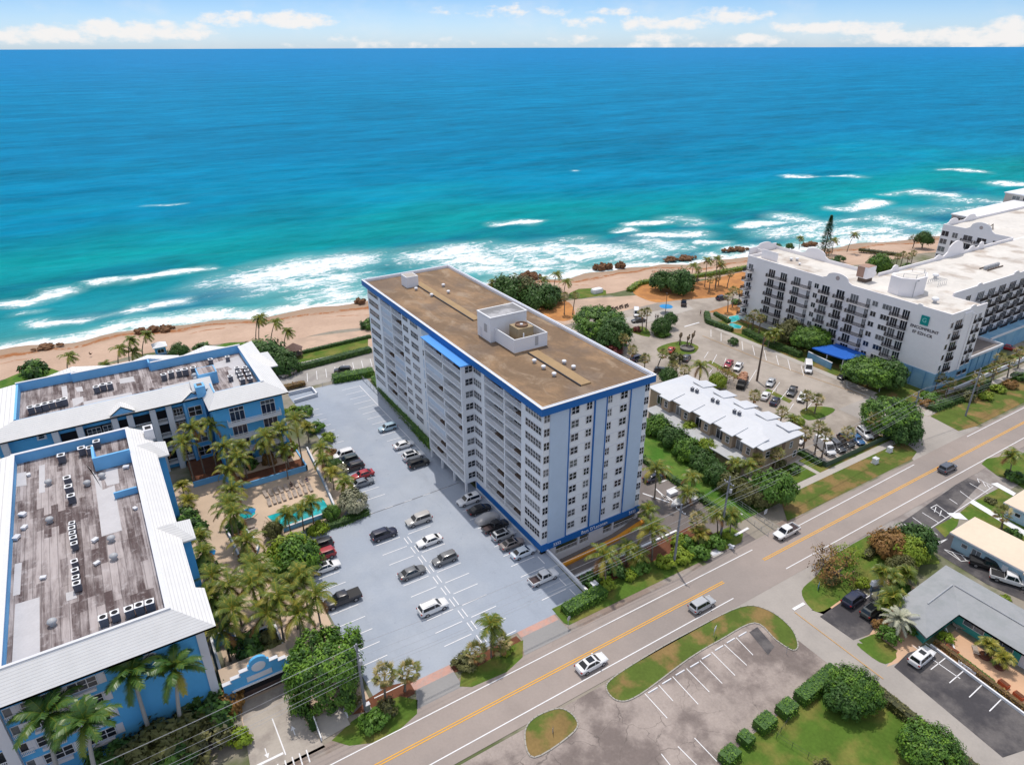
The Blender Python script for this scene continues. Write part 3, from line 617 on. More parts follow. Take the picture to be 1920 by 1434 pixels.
def roofmat():
    m, nt, bs = newmat('stained_brown_roof'); p = pos(nt, (1, .55, 1))
    c = mix(nt, step(nt, nz(nt, .09, 7, .66, vec=p, dist=.8), .38, .58), (.28, .175, .095), (.165, .105, .06))
    c = mix(nt, step(nt, nz(nt, .17, 6, .65, vec=p, dist=1.2), .50, .68), c, (.30, .22, .15))
    c = mix(nt, mth(nt, 'MULTIPLY', step(nt, nz(nt, .07, 5, .6), .5, .62), .6), c, (.14, .10, .075))
    k = mth(nt, 'MULTIPLY_ADD', nz(nt, 1.4, 6, .72), .7, .65); cc = nt.nodes.new('ShaderNodeCombineColor'); [lk(nt, k, cc.inputs[i]) for i in range(3)]
    lk(nt, mix(nt, 1.0, c, cc.outputs[0], 'MULTIPLY'), bs.inputs['Base Color']); bs.inputs['Roughness'].default_value = .85; return m
ROOFM = roofmat()
b = MB(); b.face([(53.74, 77.94, 28.9), (76.36, 77.94, 28.9), (76.36, 154.96, 28.9), (53.74, 154.96, 28.9)]); b.build('roof', ROOFM, TW)
WALKM = mat('tan_roof_walkway', (.33, .225, .12), .2, .4)
for x0, x1, y0, y1 in ((63.5, 65.2, 118, 147.5), (64.0, 66.1, 81.6, 97.8)):
    b = MB(); b.box(x0, x1, y0, y1, 28.9, 29.13); d_ = b.build('duct_cover', WALKM, TW); b = MB(); b.box(x0-.18, x0, y0, y1, 28.9, 29.18); b.build('flashing', DMETAL, d_)
# north (parking) face: windows and balconies, storey by storey
rs = random.Random(3)
SHUT = mat('storm_shutter', (.50, .57, .66), .1, 2, .6)
for i, z in enumerate(FZ):
    w0 = z+.62
    window(TW, (X0, 80.95, w0), NORTH, 4.6, 1.35, 6, 2, .09, 'corner_window')
    window(TW, (X0, 99.6, w0), NORTH, 2.7, 1.35, 4, 2, .09)
    window(TW, (X0, 127.4, w0), NORTH, 3.6, 1.3, 5, 2, .09); window(TW, (X0, 132.0, w0), NORTH, 2.6, 1.3, 4, 2, .09)
    window(TW, (X0, 150.8, w0), NORTH, 6.0, 1.35, 7, 2, .09, 'corner_window')
    if i not in (4, 7): link('shutter_panel', box_mesh('shutter', SHUT, -1.9, 1.9, -.06, .02, 0, 2.0), TW, loc_in(TW, (X0, 121.7, z+.3)), NORTH)
    else: window(TW, (X0, 121.7, w0), NORTH, 3.6, 1.3, 5, 2, .09)
    window(TW, (53.1, 101.2, w0), WEST, 1.5, 1.25, 2, 2, .07, 'bay_window')
    for j, (y0, y1) in enumerate(((84.75, 90.2), (90.5, 97.15), (134.25, 140.05), (140.35, 146.35))):
        s = link('balcony', box_mesh('balcony', TOWERW, -(y1-y0)/2, (y1-y0)/2, -.02, 1.88, -.2, 0), TW, loc_in(TW, (X0, (y0+y1)/2, z)), NORTH)
        link('railing', railing_mesh(round(y1-y0, 2), 1.1, .2, WHITE), s, (0, .06, 0))
        if (i, j) in ((3, 2), (4, 2), (6, 3), (8, 3), (7, 3)): link('storm_shutter', box_mesh('bay_shutter', SHUT, -(y1-y0)/2, (y1-y0)/2, .14, .2, 0, 2.35), s)
        else:
            w = (y1-y0)*.86; d = door(TW, (55.98, (y0+y1)/2, z+.02), NORTH, round(w, 2), 2.15, 4)
            if rs.random() < .5: link('balcony_furniture', box_mesh('furniture', WOOD, -.9, .9, .7, 1.3, 0, .75), s, (rs.uniform(-1.2, 1.2), 0, 0))
    for j, (y0, y1) in enumerate(((101.62, 109.08), (109.42, 116.98))):
        s = link('balcony', box_mesh('balcony', TOWERW, -(y1-y0)/2, (y1-y0)/2, -.04, 2.5, -.2, 0), TW, loc_in(TW, (BX, (y0+y1)/2, z)), NORTH)
        link('railing', railing_mesh(round(y1-y0, 2), 1.1, .2, WHITE), s, (0, .05, 0))
        if j == 1 and i in (4, 7, 2): link('storm_shutter', box_mesh('bay_shutter', SHUT, -(y1-y0)/2, (y1-y0)/2, .14, .2, 0, 2.35), s)
        else:
            door(TW, (X0+.03, (y0+y1)/2, z+.02), NORTH, 6.2, 2.15, 4)
            if rs.random() < .6: link('balcony_furniture', box_mesh('furniture', WOOD, -.9, .9, .7, 1.3, 0, .75), s, (rs.uniform(-2, 2), 0, 0))
    # west (street) face
    window(TW, (54.72, Y0, w0), WEST, 1.05, 1.35, 2, 2, .08, 'corner_window'); window(TW, (75.75, Y0, w0), WEST, .95, 1.35, 2, 2, .08, 'corner_window')
    window(TW, (60.35, Y0-.004, w0), WEST, 1.45, 1.3, 2, 2, .1, 'facade_window'); window(TW, (63.2, Y0-.004, w0), WEST, 1.1, 1.3, 2, 2, .1, 'facade_window')
    window(TW, (67.55, Y0-.004, w0), WEST, .85, 1.3, 2, 2, .1, 'facade_window'); window(TW, (70.6, Y0-.004, w0), WEST, 1.45, 1.3, 2, 2, .1, 'facade_window')
# street face: pale blue piers, white panels with joints, blue edge strips, lower fascia
b = MB()
for x0, x1 in ((55.35, 59.15), (64.35, 66.7), (72.05, 75.2)): b.box(x0, x1, Y0-.16, Y0+.004, 2.0, 28.15)
b.build('pier', TOWERB, TW)
b = MB()
for x0, x1 in ((59.15, 64.35), (66.7, 72.05)):
    for z in FZ: b.box(x0, x1, Y0-.03, Y0+.002, z+2.1, z+2.18)
    b.box(x0+.2, x1-.2, Y0-.12, Y0, 2.02, 2.2)
b.build('string_course', TRIM, TW)
b = MB()
for x in (59.02, 64.22, 66.72, 71.92): b.box(x, x+.2, Y0-.24, Y0-.16 if x in (59.02, 71.92) else Y0-.002, 2.0, 28.15)
b.build('edge_strip', BLUE, TW)
b = MB(); b.box(X0-.12, X1+.12, Y0-.3, Y0, .72, 2.0); b.box(X0-.12, X0, Y0, 101.1, .72, 2.0); b.build('lower_fascia', BLUE, TW)
text('name_lettering', "Bays D'Laconan", .95, (65.6, Y0-.33, 1.36), (math.pi/2, 0, 0), WHITE, TW)
for x in (57.3, 74.6): text('number_lettering', '3332', .85, (x, Y0-.33, 1.3), (math.pi/2, 0, 0), WHITE, TW)
# garage storey along the sunken driveway
b = MB(); b.box(X0, X1, Y0, Y0+.4, -3.3, -1.5)
for x0, x1 in ((X0, 57.3), (62.1, 62.6), (64.6, 68.0), (70.0, 70.5), (75.7, X1)): b.box(x0, x1, Y0, Y0+.4, -1.5, .72)
b.build('garage_wall', TRIM, TW)
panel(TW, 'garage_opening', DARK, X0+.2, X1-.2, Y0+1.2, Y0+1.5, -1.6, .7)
for x0, x1 in ((57.3, 62.1), (62.6, 64.6), (68.0, 70.0), (70.5, 75.7)): link('garage_railing', railing_mesh(round(x1-x0, 2), 1.1, .3, WHITE), TW, loc_in(TW, ((x0+x1)/2, Y0+.1, -1.5)))
# things standing on the tower roof
PH = thing('stair_penthouse', 'white lift penthouse with stained grey roof at the middle of the brown roof', 'rooftop penthouse', (65, 109, 28.9))
b = MB(); b.box(60.6, 68.8, 105.9, 111.0, 28.9, 33.8); b.build('wall', WHITE, PH)
b = MB(); b.box(60.5, 68.9, 105.8, 111.1, 33.8, 34.0); b.build('roof_edge', WHITE, PH)
b = MB(); b.face([(60.8, 106.1, 34.004), (68.6, 106.1, 34.004), (68.6, 110.8, 34.004), (60.8, 110.8, 34.004)]); b.build('roof', asphalt('grey_roof_felt', (.20, .20, .21), .25, patch=(.42, .42, .44), scl=.2), PH)
panel(PH, 'louvre', METAL, 60.55, 60.6, 107.2, 108.3, 30.6, 32.2); panel(PH, 'access_door', TRIM, 60.56, 60.6, 109.2, 110.1, 28.95, 31)
EN = thing('plant_screen', 'low white screen enclosure around the cooling tower on the brown roof', 'screen wall', (65, 102, 28.9))
b = MB(); b.box(61.6, 69.0, 98.9, 99.1, 29.05, 31.7); b.box(61.6, 61.8, 99.1, 105.89, 29.05, 31.7); b.box(68.8, 69.0, 99.1, 105.89, 29.05, 31.7); b.build('wall', WHITE, EN)
panel(EN, 'vent_grille', METAL, 66.2, 66.9, 98.86, 98.9, 29.6, 31.4)
CT = thing('cooling_tower', 'tan metal cooling tower with round fan inside the white rooftop screen', 'cooling tower', (65.6, 102.6, 28.9))
b = MB(); b.box(63.8, 67.2, 101, 104.2, 29.3, 32.6); b.build('casing', mat('tan_metal', (.33, .25, .15), .15, 1.5, .6), CT)
b = MB(); b.lathe((65.5, 102.6, 32.6), [(1.25, 0), (1.25, .35), (1.1, .35), (1.05, .1)], 20); b.build('fan_ring', mat('rusty_ring', (.20, .12, .08), .2, 2), CT)
b = MB(); b.lathe((65.5, 102.6, 32.62), [(.3, 0), (.3, .3), (.05, .36)], 12); b.build('fan_hub', WHITE, CT)
b = MB(); b.tube([(64.6, 100.4, 28.95), (64.6, 100.4, 31.9)], .13, 8); b.build('pipe', WHITE, CT)
SB = thing('stair_hatch', 'small white stair housing near the seaward end of the brown roof', 'rooftop box', (62.5, 147.2, 28.9))
b = MB(); b.box(60.6, 63.6, 145.2, 148.4, 28.9, 31.5); b.build('wall', WHITE, SB)
b = MB(); b.face([(60.8, 145.4, 31.504), (63.4, 145.4, 31.504), (63.4, 148.2, 31.504), (60.8, 148.2, 31.504)]); b.build('roof', CONC, SB)
vt = thing('roof_vent', 'x', 'roof vent')
b = MB(); b.lathe((0, 0, 0), [(.22, 0), (.22, .45)], 10); b.build('vent_pipe', METAL, vt)
b = MB(); b.lathe((0, 0, 0), [(.42, .4), (.42, .62), (.3, .72), (.02, .75)], 12); b.build('vent_cap', WHITE, vt)
VK = Kit(vt)
for (x, y), l in zip(((68.4, 141.7), (67.2, 136.7), (62.9, 136.7), (61.8, 142.7), (62.6, 93.7), (62.5, 90.6), (62.4, 87.2), (66.9, 90.5), (67.0, 87.8)),
    ('white roof vent landward of the tower duct cover, farthest out to sea', 'white roof vent paired beside the tower duct cover, second from the sea', 'white roof vent halfway along the seaward duct, on its parking side', 'white roof vent just in front of the small stair housing',
     'white roof vent close below the screen wall of the cooling tower', 'white roof vent in the middle of three along the street-end duct', 'white roof vent nearest the street on the parking side of the duct', 'white roof vent on the hotel side of the street-end duct, farther from street', 'white roof vent on the hotel side of the street-end duct, nearer the street')):
    VK.put((x, y, 28.9), 0, 1, l, 'vents on the tower roof')
# low walls of the tower's forecourt
def wallthing(name, label, cat, pts, h, w, m, z0=0, cap=None, group=None):
    t = thing(name, label, cat, (*pts[0][:2], 0), group); b = MB(); c = MB()
    for p, q in zip(pts, pts[1:]):
        p = Vector((p[0], p[1], 0)); q = Vector((q[0], q[1], 0)); d = (q-p).normalized(); n = Vector((-d.y, d.x, 0))*(w/2); e = d*(w/2)
        r = [p-n-e, q-n+e, q+n+e, p+n-e]
        b.prism([(v.x, v.y) for v in r], z0, h)
        if cap: r = [p-n*1.35-e*1.3, q-n*1.35+e*1.3, q+n*1.35+e*1.3, p+n*1.35-e*1.3]; c.prism([(v.x, v.y) for v in r], h, h+.07)
    b.build('wall_body', m, t)
    if cap: c.build('coping', cap, t)
    return t
wallthing('retaining_wall', 'white wall between the blue parking deck and the sunken driveway', 'wall', [(55.25, 78.0), (55.1, 66.0)], .75, .3, TRIM, -3.2, WHITE)
wallthing('retaining_wall', 'long white planter wall along the sunken driveway below the tower', 'wall', [(55.5, 70.1), (78.5, 70.1)], .35, .3, TRIM, -3.2, WHITE)
wallthing('ramp_wall', 'low white walls around the concrete loading pad by the big ficus', 'wall', [G(587, 1343), G(603, 1388)], .7, .15, WHITE, 0); wallthing('ramp_wall', 'short white wall on the right of the concrete loading pad', 'wall', [G(641, 1322), G(652, 1345)], .7, .15, WHITE, 0)
t = thing('painted_kerb', 'long orange painted kerb along the tower garage front', 'kerb', (66, 76.3, -3))
b = MB()
b.loft([[(x, 76.0, z), (x, 76.75, z), (x, 76.75, z+.55), (x, 76.0, z+.55)] for x, z in ((56.6, -3.1), (70, -2.35), (77.2, -.75))]); b.build('kerb_body', YCURB, t)
t = thing('chain_fence', 'thin grey wire fence around the far end of the blue deck', 'fence', (46, 164, 0))
b = MB()
for p, q in (((42.5, 163.7), (54.0, 163.7)), ((52.9, 163.7), (52.9, 118.5))):
    n = int(math.dist(p, q)/2.5)
    for i in range(n+1): x = p[0]+(q[0]-p[0])*i/n; y = p[1]+(q[1]-p[1])*i/n; b.box(x-.04, x+.04, y-.04, y+.04, 0, 1.15)
    for z in (.15, .6, 1.1): b.tube([(*p, z), (*q, z)], .03, 4)
b.build('rails', METAL, t)
# ------------------------------------------------------------------ the two azure blue condominium buildings
def tilemat():
    m, nt, b = newmat('white_roof_tile'); sx = nd(nt, 'SeparateXYZ'); lk(nt, pos(nt), sx.inputs[0])
    fr = mth(nt, 'FRACT', mth(nt, 'MULTIPLY', sx.outputs[2], 1/.23))
    ln = mth(nt, 'SUBTRACT', 1.0, step(nt, fr, .0, .3))
    c = mix(nt, mth(nt, 'MULTIPLY', ln, .6), (.74, .735, .73), (.36, .35, .36))
    k = mth(nt, 'MULTIPLY_ADD', nz(nt, .5, 5, .7), .22, .88); cc = nt.nodes.new('ShaderNodeCombineColor'); [lk(nt, k, cc.inputs[i]) for i in range(3)]
    lk(nt, mix(nt, 1.0, c, cc.outputs[0], 'MULTIPLY'), b.inputs['Base Color']); b.inputs['Roughness'].default_value = .6
    bp = nt.nodes.new('ShaderNodeBump'); bp.inputs['Strength'].default_value = .6; bp.inputs['Distance'].default_value = .06; lk(nt, fr, bp.inputs['Height']); lk(nt, bp.outputs[0], b.inputs['Normal'])
    return m
TILE = tilemat()
def feltmat():
    m, nt, b = newmat('weathered_roll_roofing'); sx = nd(nt, 'SeparateXYZ'); lk(nt, pos(nt), sx.inputs[0])
    st = nz(nt, 1, 6, .7, vec=pos(nt, (1.3, .14, 1)))
    br = nt.nodes.new('ShaderNodeTexBrick'); mp = nt.nodes.new('ShaderNodeMapping'); mp.inputs['Rotation'].default_value = (0, 0, math.pi/2); g_ = nt.nodes.new('ShaderNodeNewGeometry'); lk(nt, g_.outputs['Position'], mp.inputs['Vector']); lk(nt, mp.outputs[0], br.inputs['Vector'])
    br.inputs['Scale'].default_value = 1; br.inputs['Brick Width'].default_value = 6.5; br.inputs['Row Height'].default_value = .95; br.inputs['Mortar Size'].default_value = 0; br.offset = .37; br.inputs['Color1'].default_value = (0, 0, 0, 1); br.inputs['Color2'].default_value = (1, 1, 1, 1)
    cs = nd(nt, 'SeparateColor'); lk(nt, br.outputs['Color'], cs.inputs[0])
    v = mth(nt, 'ADD', mth(nt, 'ADD', mth(nt, 'MULTIPLY', st, .8), mth(nt, 'MULTIPLY', cs.outputs[0], .26)), mth(nt, 'MULTIPLY', nz(nt, .16, 4), .35))
    c = mix(nt, step(nt, v, .50, .92), (.07, .045, .045), (.40, .355, .355))
    c = mix(nt, mth(nt, 'MULTIPLY', step(nt, nz(nt, .9, 6, .7), .52, .72), .5), c, (.46, .43, .44))
    fr = mth(nt, 'FRACT', sx.outputs[0]); ln = mth(nt, 'SUBTRACT', 1.0, step(nt, mth(nt, 'ABSOLUTE', mth(nt, 'SUBTRACT', fr, .5)), .02, .06))
    c = mix(nt, mth(nt, 'MULTIPLY', ln, .55), c, (.06, .05, .05))
    lk(nt, c, b.inputs['Base Color']); b.inputs['Roughness'].default_value = .9; return m
FELT = feltmat(); MEMB = mat('grey_roof_membrane', (.47, .46, .48), .14, .6)
def slopes(par, name, faces, m=None):
    b = MB()
    for f in faces:
        b.face(f); b.face([(p[0], p[1], p[2]-.16) for p in reversed(f)])
    # fascia strip where an eave edge (first two points) meets the soffit
    for f in faces:
        a, c = f[0], f[1]; b.face([(a[0], a[1], a[2]-.28), (c[0], c[1], c[2]-.28), (c[0], c[1], c[2]+.002), (a[0], a[1], a[2]+.002)]); b.face([(c[0], c[1], c[2]-.28), (a[0], a[1], a[2]-.28), (a[0], a[1], a[2]+.002), (c[0], c[1], c[2]+.002)])
    return b.build(name, m or TILE, par)
def hip(par, name, x0, x1, y0, y1, z0, z1, axis='x', open_end=None, m=None):
    """small hipped or gabled roof over a bay; its ridge along the given axis"""
    b = MB()
    if axis == 'x':
        ym = (y0+y1)/2; e = min((y1-y0)/2, (x1-x0)/2); a, c = (x0, x1-e) if open_end != 'both' else (x0, x1)
        b.face([(x0, y0, z0), (x1, y0, z0), (c, ym, z1), (a, ym, z1)]); b.face([(x1, y1, z0), (x0, y1, z0), (a, ym, z1), (c, ym, z1)]); b.face([(x1, y0, z0), (x1, y1, z0), (c, ym, z1)])
        b.face([(x0, y1, z0), (x0, y0, z0), (a, ym, z1)])
    else:
        xm = (x0+x1)/2; a = y0; c = y1
        b.face([(x0, y1, z0), (x0, y0, z0), (xm, a, z1), (xm, c, z1)]); b.face([(x1, y0, z0), (x1, y1, z0), (xm, c, z1), (xm, a, z1)]); b.face([(x0, y0, z0), (x1, y0, z0), (xm, a, z1)]); b.face([(x1, y1, z0), (x0, y1, z0), (xm, c, z1)])
    b.face([(x0, y0, z0-.02), (x0, y1, z0-.02), (x1, y1, z0-.02), (x1, y0, z0-.02)])
    for s, t in (((x0, y0), (x1, y0)), ((x1, y0), (x1, y1)), ((x1, y1), (x0, y1)), ((x0, y1), (x0, y0))): b.face([(*s, z0-.25), (*t, z0-.25), (*t, z0), (*s, z0)])
    return b.build(name, m or TILE, par)
SHW = mat('white_shutter', (.60, .60, .64), .06, 2, .7)
def shutterwin(par, p, rz, w, h, n=3):
    o = window(par, p, rz, w, h, n, 2, .09)
    for s in (-1, 1): link('shutter', box_mesh('shutter', SHW, -.42, .42, -.07, .02, -.08, h+.08), o, (s*(w/2+.55), 0, 0))
    link('window_box', box_mesh('window_box', SHW, -w*.42, w*.42, -.4, .0, -.6, -.22), o)
    return o
A = thing('azure_condominium', 'near azure blue condominium with white tiled mansard and stained flat roof, cut by the frame', 'condominium', (-12, 100, 0))
b = MB(); b.box(-24, .3, 75.3, 130.4, 0, 15.3)
for y0, y1 in ((94, 97.8), (121.2, 125)): b.box(.3, 2.0, y0, y1, 0, 14.9)
b.build('wall', BLDB, A)
b = MB(); b.box(-.55, .48, 75.08, 75.9, 0, 15.0); b.build('corner_pilaster', TRIM, A)
b = MB(); b.box(-22.3, -21.2, 74.6, 75.3, 0, 14.2); b.build('corner_pilaster', TRIM, A)
def az_(x): return 17.5-(x+2.5)*.568
fs = [[(-29, 73.9, 15), (1.9, 73.9, 15), (-2.5, 77.1, 17.5), (-20.4, 77.1, 17.5)]]
for y0, y1, e in ((73.9, 81.8, 1.9), (81.8, 130.3, .9)): fs.append([(e, y0, az_(e)), (e, y1, az_(e)), (-2.5, y1, 17.5), (-2.5, max(y0, 77.1), 17.5)])
fs.append([(-29, 133.5, 15), (-29, 73.9, 15), (-20.4, 77.1, 17.5), (-20.4, 130.3, 17.5)]); fs.append([(.9, 133.6, 15.2), (-29, 133.5, 15), (-20.4, 130.3, 17.5), (-2.5, 130.3, 17.5)])
slopes(A, 'mansard_roof', fs)
hip(A, 'bay_roof', -2.4, 2.75, 93.2, 98.6, 15.2, 17.2); hip(A, 'bay_roof', -2.4, 2.75, 120.4, 125.8, 15.2, 17.2)
b = MB(); b.box(-2.9, -2.5, 77.1, 130.3, 15.7, 17.5); b.box(-20.4, -20.0, 77.1, 130.3, 15.7, 17.5); b.box(-20.0, -2.9, 129.9, 130.3, 15.7, 17.5); b.box(-20, -2.9, 77.1, 77.5, 15.7, 17.5); b.build('parapet', BLDB2, A)
b = MB(); b.box(-3.0, -2.4, 77.4, 130.4, 17.5, 17.62); b.box(-20.5, -19.9, 77.4, 130.4, 17.5, 17.62); b.box(-19.9, -3.0, 129.8, 130.4, 17.5, 17.62); b.box(-20.5, -2.4, 77.0, 77.4, 17.5, 17.62); b.build('coping', TRIM, A)
b = MB(); b.face([(-20, 77.5, 15.75), (-2.9, 77.5, 15.75), (-2.9, 129.9, 15.75), (-20, 129.9, 15.75)]); b.build('flat_roof', FELT, A)
def patches(par, z, polys):
    for i, p in enumerate(polys):
        b = MB(); q = [G(x, y, z) for x, y in p]; b.face([(v.x, v.y, z+.012+.004*i) for v in q]); b.build('roof_patch', MEMB, par)
s1 = lambda x, y: (x/2.962, 950+y/2.962)
s2 = lambda x, y: (x/3.584, 600+y/3.584)
patches(A, 15.75, [[s1(65, 900), s1(120, 880), s1(222, 835), s1(220, 500), s1(85, 540)], [s1(72, 495), s1(112, 485), s1(122, 308), s1(82, 318)], [s1(565, 165), s1(678, 130), s1(655, 0), s2(770, 1110), s2(690, 1140), s2(680, 1080), s2(575, 965), s2(610, 1000), s2(640, 1100), s1(545, 0)],
    [s2(262, 1165), s2(303, 1155), s2(302, 968), s2(262, 980)], [s2(700, 1070), s2(720, 1115), s2(803, 1095), s2(790, 990), s2(715, 1000)], [s2(110, 1120), s2(180, 1110), s2(175, 1020), s2(115, 1030)], [s1(365, 480), s1(410, 465), s1(430, 505), s1(370, 525)]])
b = MB(); b.box(-8.6, -2.95, 120.0, 120.4, 15.8, 18.3); b.box(-8.6, -8.2, 120.4, 124.6, 15.8, 18.3); b.box(-8.2, -2.95, 120.4, 124.6, 15.8, 16.1); b.build('roof_well', BLDB2, A)
b = MB(); b.box(-6.5, -3.2, 109.4, 109.7, 15.8, 16.9); b.build('low_screen', BLDB2, A)
b = MB(); b.box(-.2, 1.4, 127, 129.2, 15.6, 17.6); b.build('chimney', TRIM, A)
b = MB(); b.box(.1, 1.1, 127.5, 128.7, 17.6, 17.62); b.build('chimney_flue', DARK, A)
for k in range(4):
    z = 11.85-2.95*k
    for x in (-13.25, -17.8): shutterwin(A, (x, 75.3, z), WEST, 2.9, 1.45)
    window(A, (-20.4, 75.3, z+.1), WEST, 1.1, 1.4, 1, 1); link('balconet', railing_mesh(1.3, .75, .16), A, loc_in(A, (-20.4, 75.1, z-.35)), 0)
    door(A, (-23.3, 75.3, z-.6), WEST, 1.6, 2.1, 2); link('balconet', railing_mesh(2.2, 1, .16), A, loc_in(A, (-23.3, 74.7, z-.6)), 0)
    for y in (79, 86, 104, 112): window(A, (.3, y, z), math.pi/2, 1.8, 1.5, 2, 2)
ov = MB(); ov.v = [(-5.95+.62*math.cos(t*math.pi/10), 75.22, 12.95+.42*math.sin(t*math.pi/10)) for t in range(20)]; ov.f = [tuple(range(20))]; ov.m = [0]; o = ov.build('oval_window', GLASS, A)
fr = MB()
for t in range(20):
    a0, a1 = t*math.pi/10, (t+1)*math.pi/10
    P_ = lambda r, a, y: (-5.95+(.62+r)*math.cos(a), y, 12.95+(.42+r)*math.sin(a))
    fr.face([P_(0, a0, 75.18), P_(.16, a0, 75.18), P_(.16, a1, 75.18), P_(0, a1, 75.18)])
    fr.face([P_(.16, a0, 75.18), P_(.16, a0, 75.3), P_(.16, a1, 75.3), P_(.16, a1, 75.18)])
fr.build('frame', TRIM, o)
# far building
B = thing('azure_condominium', 'far azure blue condominium by the beach with white pilasters and balconies', 'condominium', (0, 150, 0))
b = MB(); b.box(-24, 12.5, 142.6, 163, 0, 15.6); b.box(12.5, 26.2, 134.4, 163, 0, 15.6); b.box(8.0, 11.8, 141.4, 142.6, 0, 15.2); b.build('wall', BLDB, B)
fs = [[(11.7, 133.2, 15.5), (27.4, 133.2, 15.5), (23.4, 136.6, 17.7), (14.0, 136.6, 17.7)], [(27.4, 133.2, 15.5), (27.4, 166.0, 15.5), (23.4, 158.7, 17.7), (23.4, 136.6, 17.7)],
      [(-29, 140.6, 15.4), (11.7, 140.6, 15.4), (11.7, 144.0, 17.7), (-20.4, 144.0, 17.7)], [(11.7, 140.6, 15.4), (11.7, 133.2, 15.5), (14.0, 136.6, 17.7), (14.0, 144.0, 17.7)],
      [(-29, 166, 15.4), (-29, 140.6, 15.4), (-20.4, 144, 17.7), (-20.4, 162.3, 17.7)]]
slopes(B, 'mansard_roof', fs)
b = MB(); b.box(27.0, 28.6, 149, 157, 15.0, 15.3); b.box(26.2, 28, 150, 156, 0, 15.0); b.build('side_bay', BLDB, B)
hip(B, 'bay_roof', 23.4, 29.2, 148.4, 157.6, 15.3, 17.3)
b = MB()
for x0, x1, y in ((-20.4, -10.6, 162.0), (-10.6, 4.4, 161.3), (4.4, 23.4, 158.7)): b.box(x0, x1, y, y+.35, 16, 17.9)
b.box(23.0, 23.4, 137.0, 158.7, 16, 17.7); b.box(-20.4, -20.0, 144.4, 162, 16, 17.7); b.box(4.1, 4.4, 159.05, 161.3, 16, 17.9); b.box(-10.6, -10.3, 161.65, 162.0, 16, 17.9)
b.box(-20, 14, 144.0, 144.35, 15.9, 17.6); b.box(14, 23, 136.6, 136.95, 15.9, 17.6); b.box(13.65, 14, 136.95, 144, 15.9, 17.6); b.build('parapet', BLDB2, B)
b = MB()
for x0, x1, y in ((-20.5, -10.5, 161.95), (-10.5, 4.5, 161.25), (4.5, 23.5, 158.65)): b.box(x0, x1, y, y+.5, 17.9, 18.0)
b.box(22.9, 23.5, 136.5, 158.6, 17.7, 17.8); b.build('coping', TRIM, B)
b = MB(); b.face([(-20, 144.35, 16.0), (13.9, 144.35, 16.0), (13.9, 136.9, 16.0), (23.0, 136.9, 16.0), (23, 158.7, 16.0), (4.3, 158.7, 16.0), (4.3, 161.3, 16), (-10.5, 161.3, 16), (-10.5, 162, 16), (-20, 162, 16.0)]); b.build('flat_roof', FELT, B)
zc = lambda x, y: (x/6.4, 640+y/6.4)
zb = lambda x, y: (300+x/5.515, 640+y/5.515)
patches(B, 16.0, [[zc(735, 545), zc(800, 530), zc(820, 690), zc(755, 700)], [zc(865, 690), zc(995, 660), zc(1005, 720), zc(880, 790)], [zc(900, 555), zc(985, 540), zc(1000, 600), zc(925, 605)], [zc(1000, 725), zc(1580, 610), zc(1590, 650), zc(1010, 770)], [zc(1430, 450), zc(1600, 420), zc(1620, 480), zc(1440, 510)],
    [zb(540, 230), zb(810, 150), zb(900, 270), zb(760, 300), zb(700, 260), zb(560, 290)], [zb(700, 300), zb(780, 290), zb(830, 470), zb(760, 490)], [zb(20, 470), zb(330, 400), zb(330, 440), zb(30, 520)]])
b = MB(); b.box(12.2, 15.9, 144.6, 148.6, 16, 18.6); b.build('stair_head', BLDB2, B)
b = MB(); b.face([(12.4, 144.8, 18.604), (15.7, 144.8, 18.604), (15.7, 148.4, 18.604), (12.4, 148.4, 18.604)]); b.build('stair_head_roof', FELT, B)
hip(B, 'dormer_roof', 10.2, 14.2, 140.8, 145.2, 17.0, 18.6, 'x', 'both')
b = MB(); b.box(10.8, 12.6, 140.0, 142.4, 15.6, 18.0); b.build('chimney', BLDB2, B)
b = MB(); b.box(11.2, 12.2, 140.6, 141.9, 18.0, 18.03); b.build('chimney_flue', WOOD, B)
for px, py, x, y, w in ((135, 689, -10.0, 162.4, 7.6), (276, 667, 4.3, 161.7, 6.6), (386, 649, 16.4, 159.1, 5.6)):
    b = MB(); q = G(px, py, 17.9); a, bk = (x, y, 17.9), (q.x, q.y+.5, 17.9); c = [(x-w, y, 15.9), (x+w, y, 15.9), (x+w, q.y+3, 15.4), (x-w, q.y+3, 15.4)]
    b.face([c[3], c[0], a, bk]); b.face([c[1], c[2], bk, a]); b.face([c[2], c[3], bk]); b.face([c[0], c[1], a]); b.face(c[::-1]); b.build('gable_roof', TILE, B)
# front gables
def gable(par, xm, y, w, z0, z1, d=3.0):
    b = MB(); b.prism([(xm-w, y), (xm+w, y), (xm+w, y+.01), (xm-w, y+.01)], z0-.3, z0)
    b.face([(xm-w*.86, y, z0), (xm+w*.86, y, z0), (xm, y, z1-.3)]); g_ = b.build('gable_front', BLDB2, par)
    b = MB()
    for s in (-1, 1):
        q = [(xm+s*(w+.3), y-.3, z0-.1), (xm, y-.3, z1), (xm, y+d, z1), (xm+s*(w+.3), y+d, z0-.1)]; b.face(q if s < 0 else q[::-1]); b.face([(p[0], p[1], p[2]-.22) for p in (q[::-1] if s < 0 else q)])
        q = [(xm+s*(w+.3), y-.3, z0-.32), (xm, y-.3, z1-.22), (xm, y-.3, z1), (xm+s*(w+.3), y-.3, z0-.1)]; b.face(q); b.face(q[::-1])
    b.build('gable_roof', TILE, par); return g_
gable(B, -2.9, 140.4, 1.9, 16.1, 17.5, 2.5); gable(B, 9.9, 140.9, 2.1, 15.3, 17.0, 4.2)
b = MB()
for x in (7.95, 11.45): b.box(x, x+.4, 141.1, 141.4, 0, 15.2)
b.build('portico_pilaster', BLDB2, B)
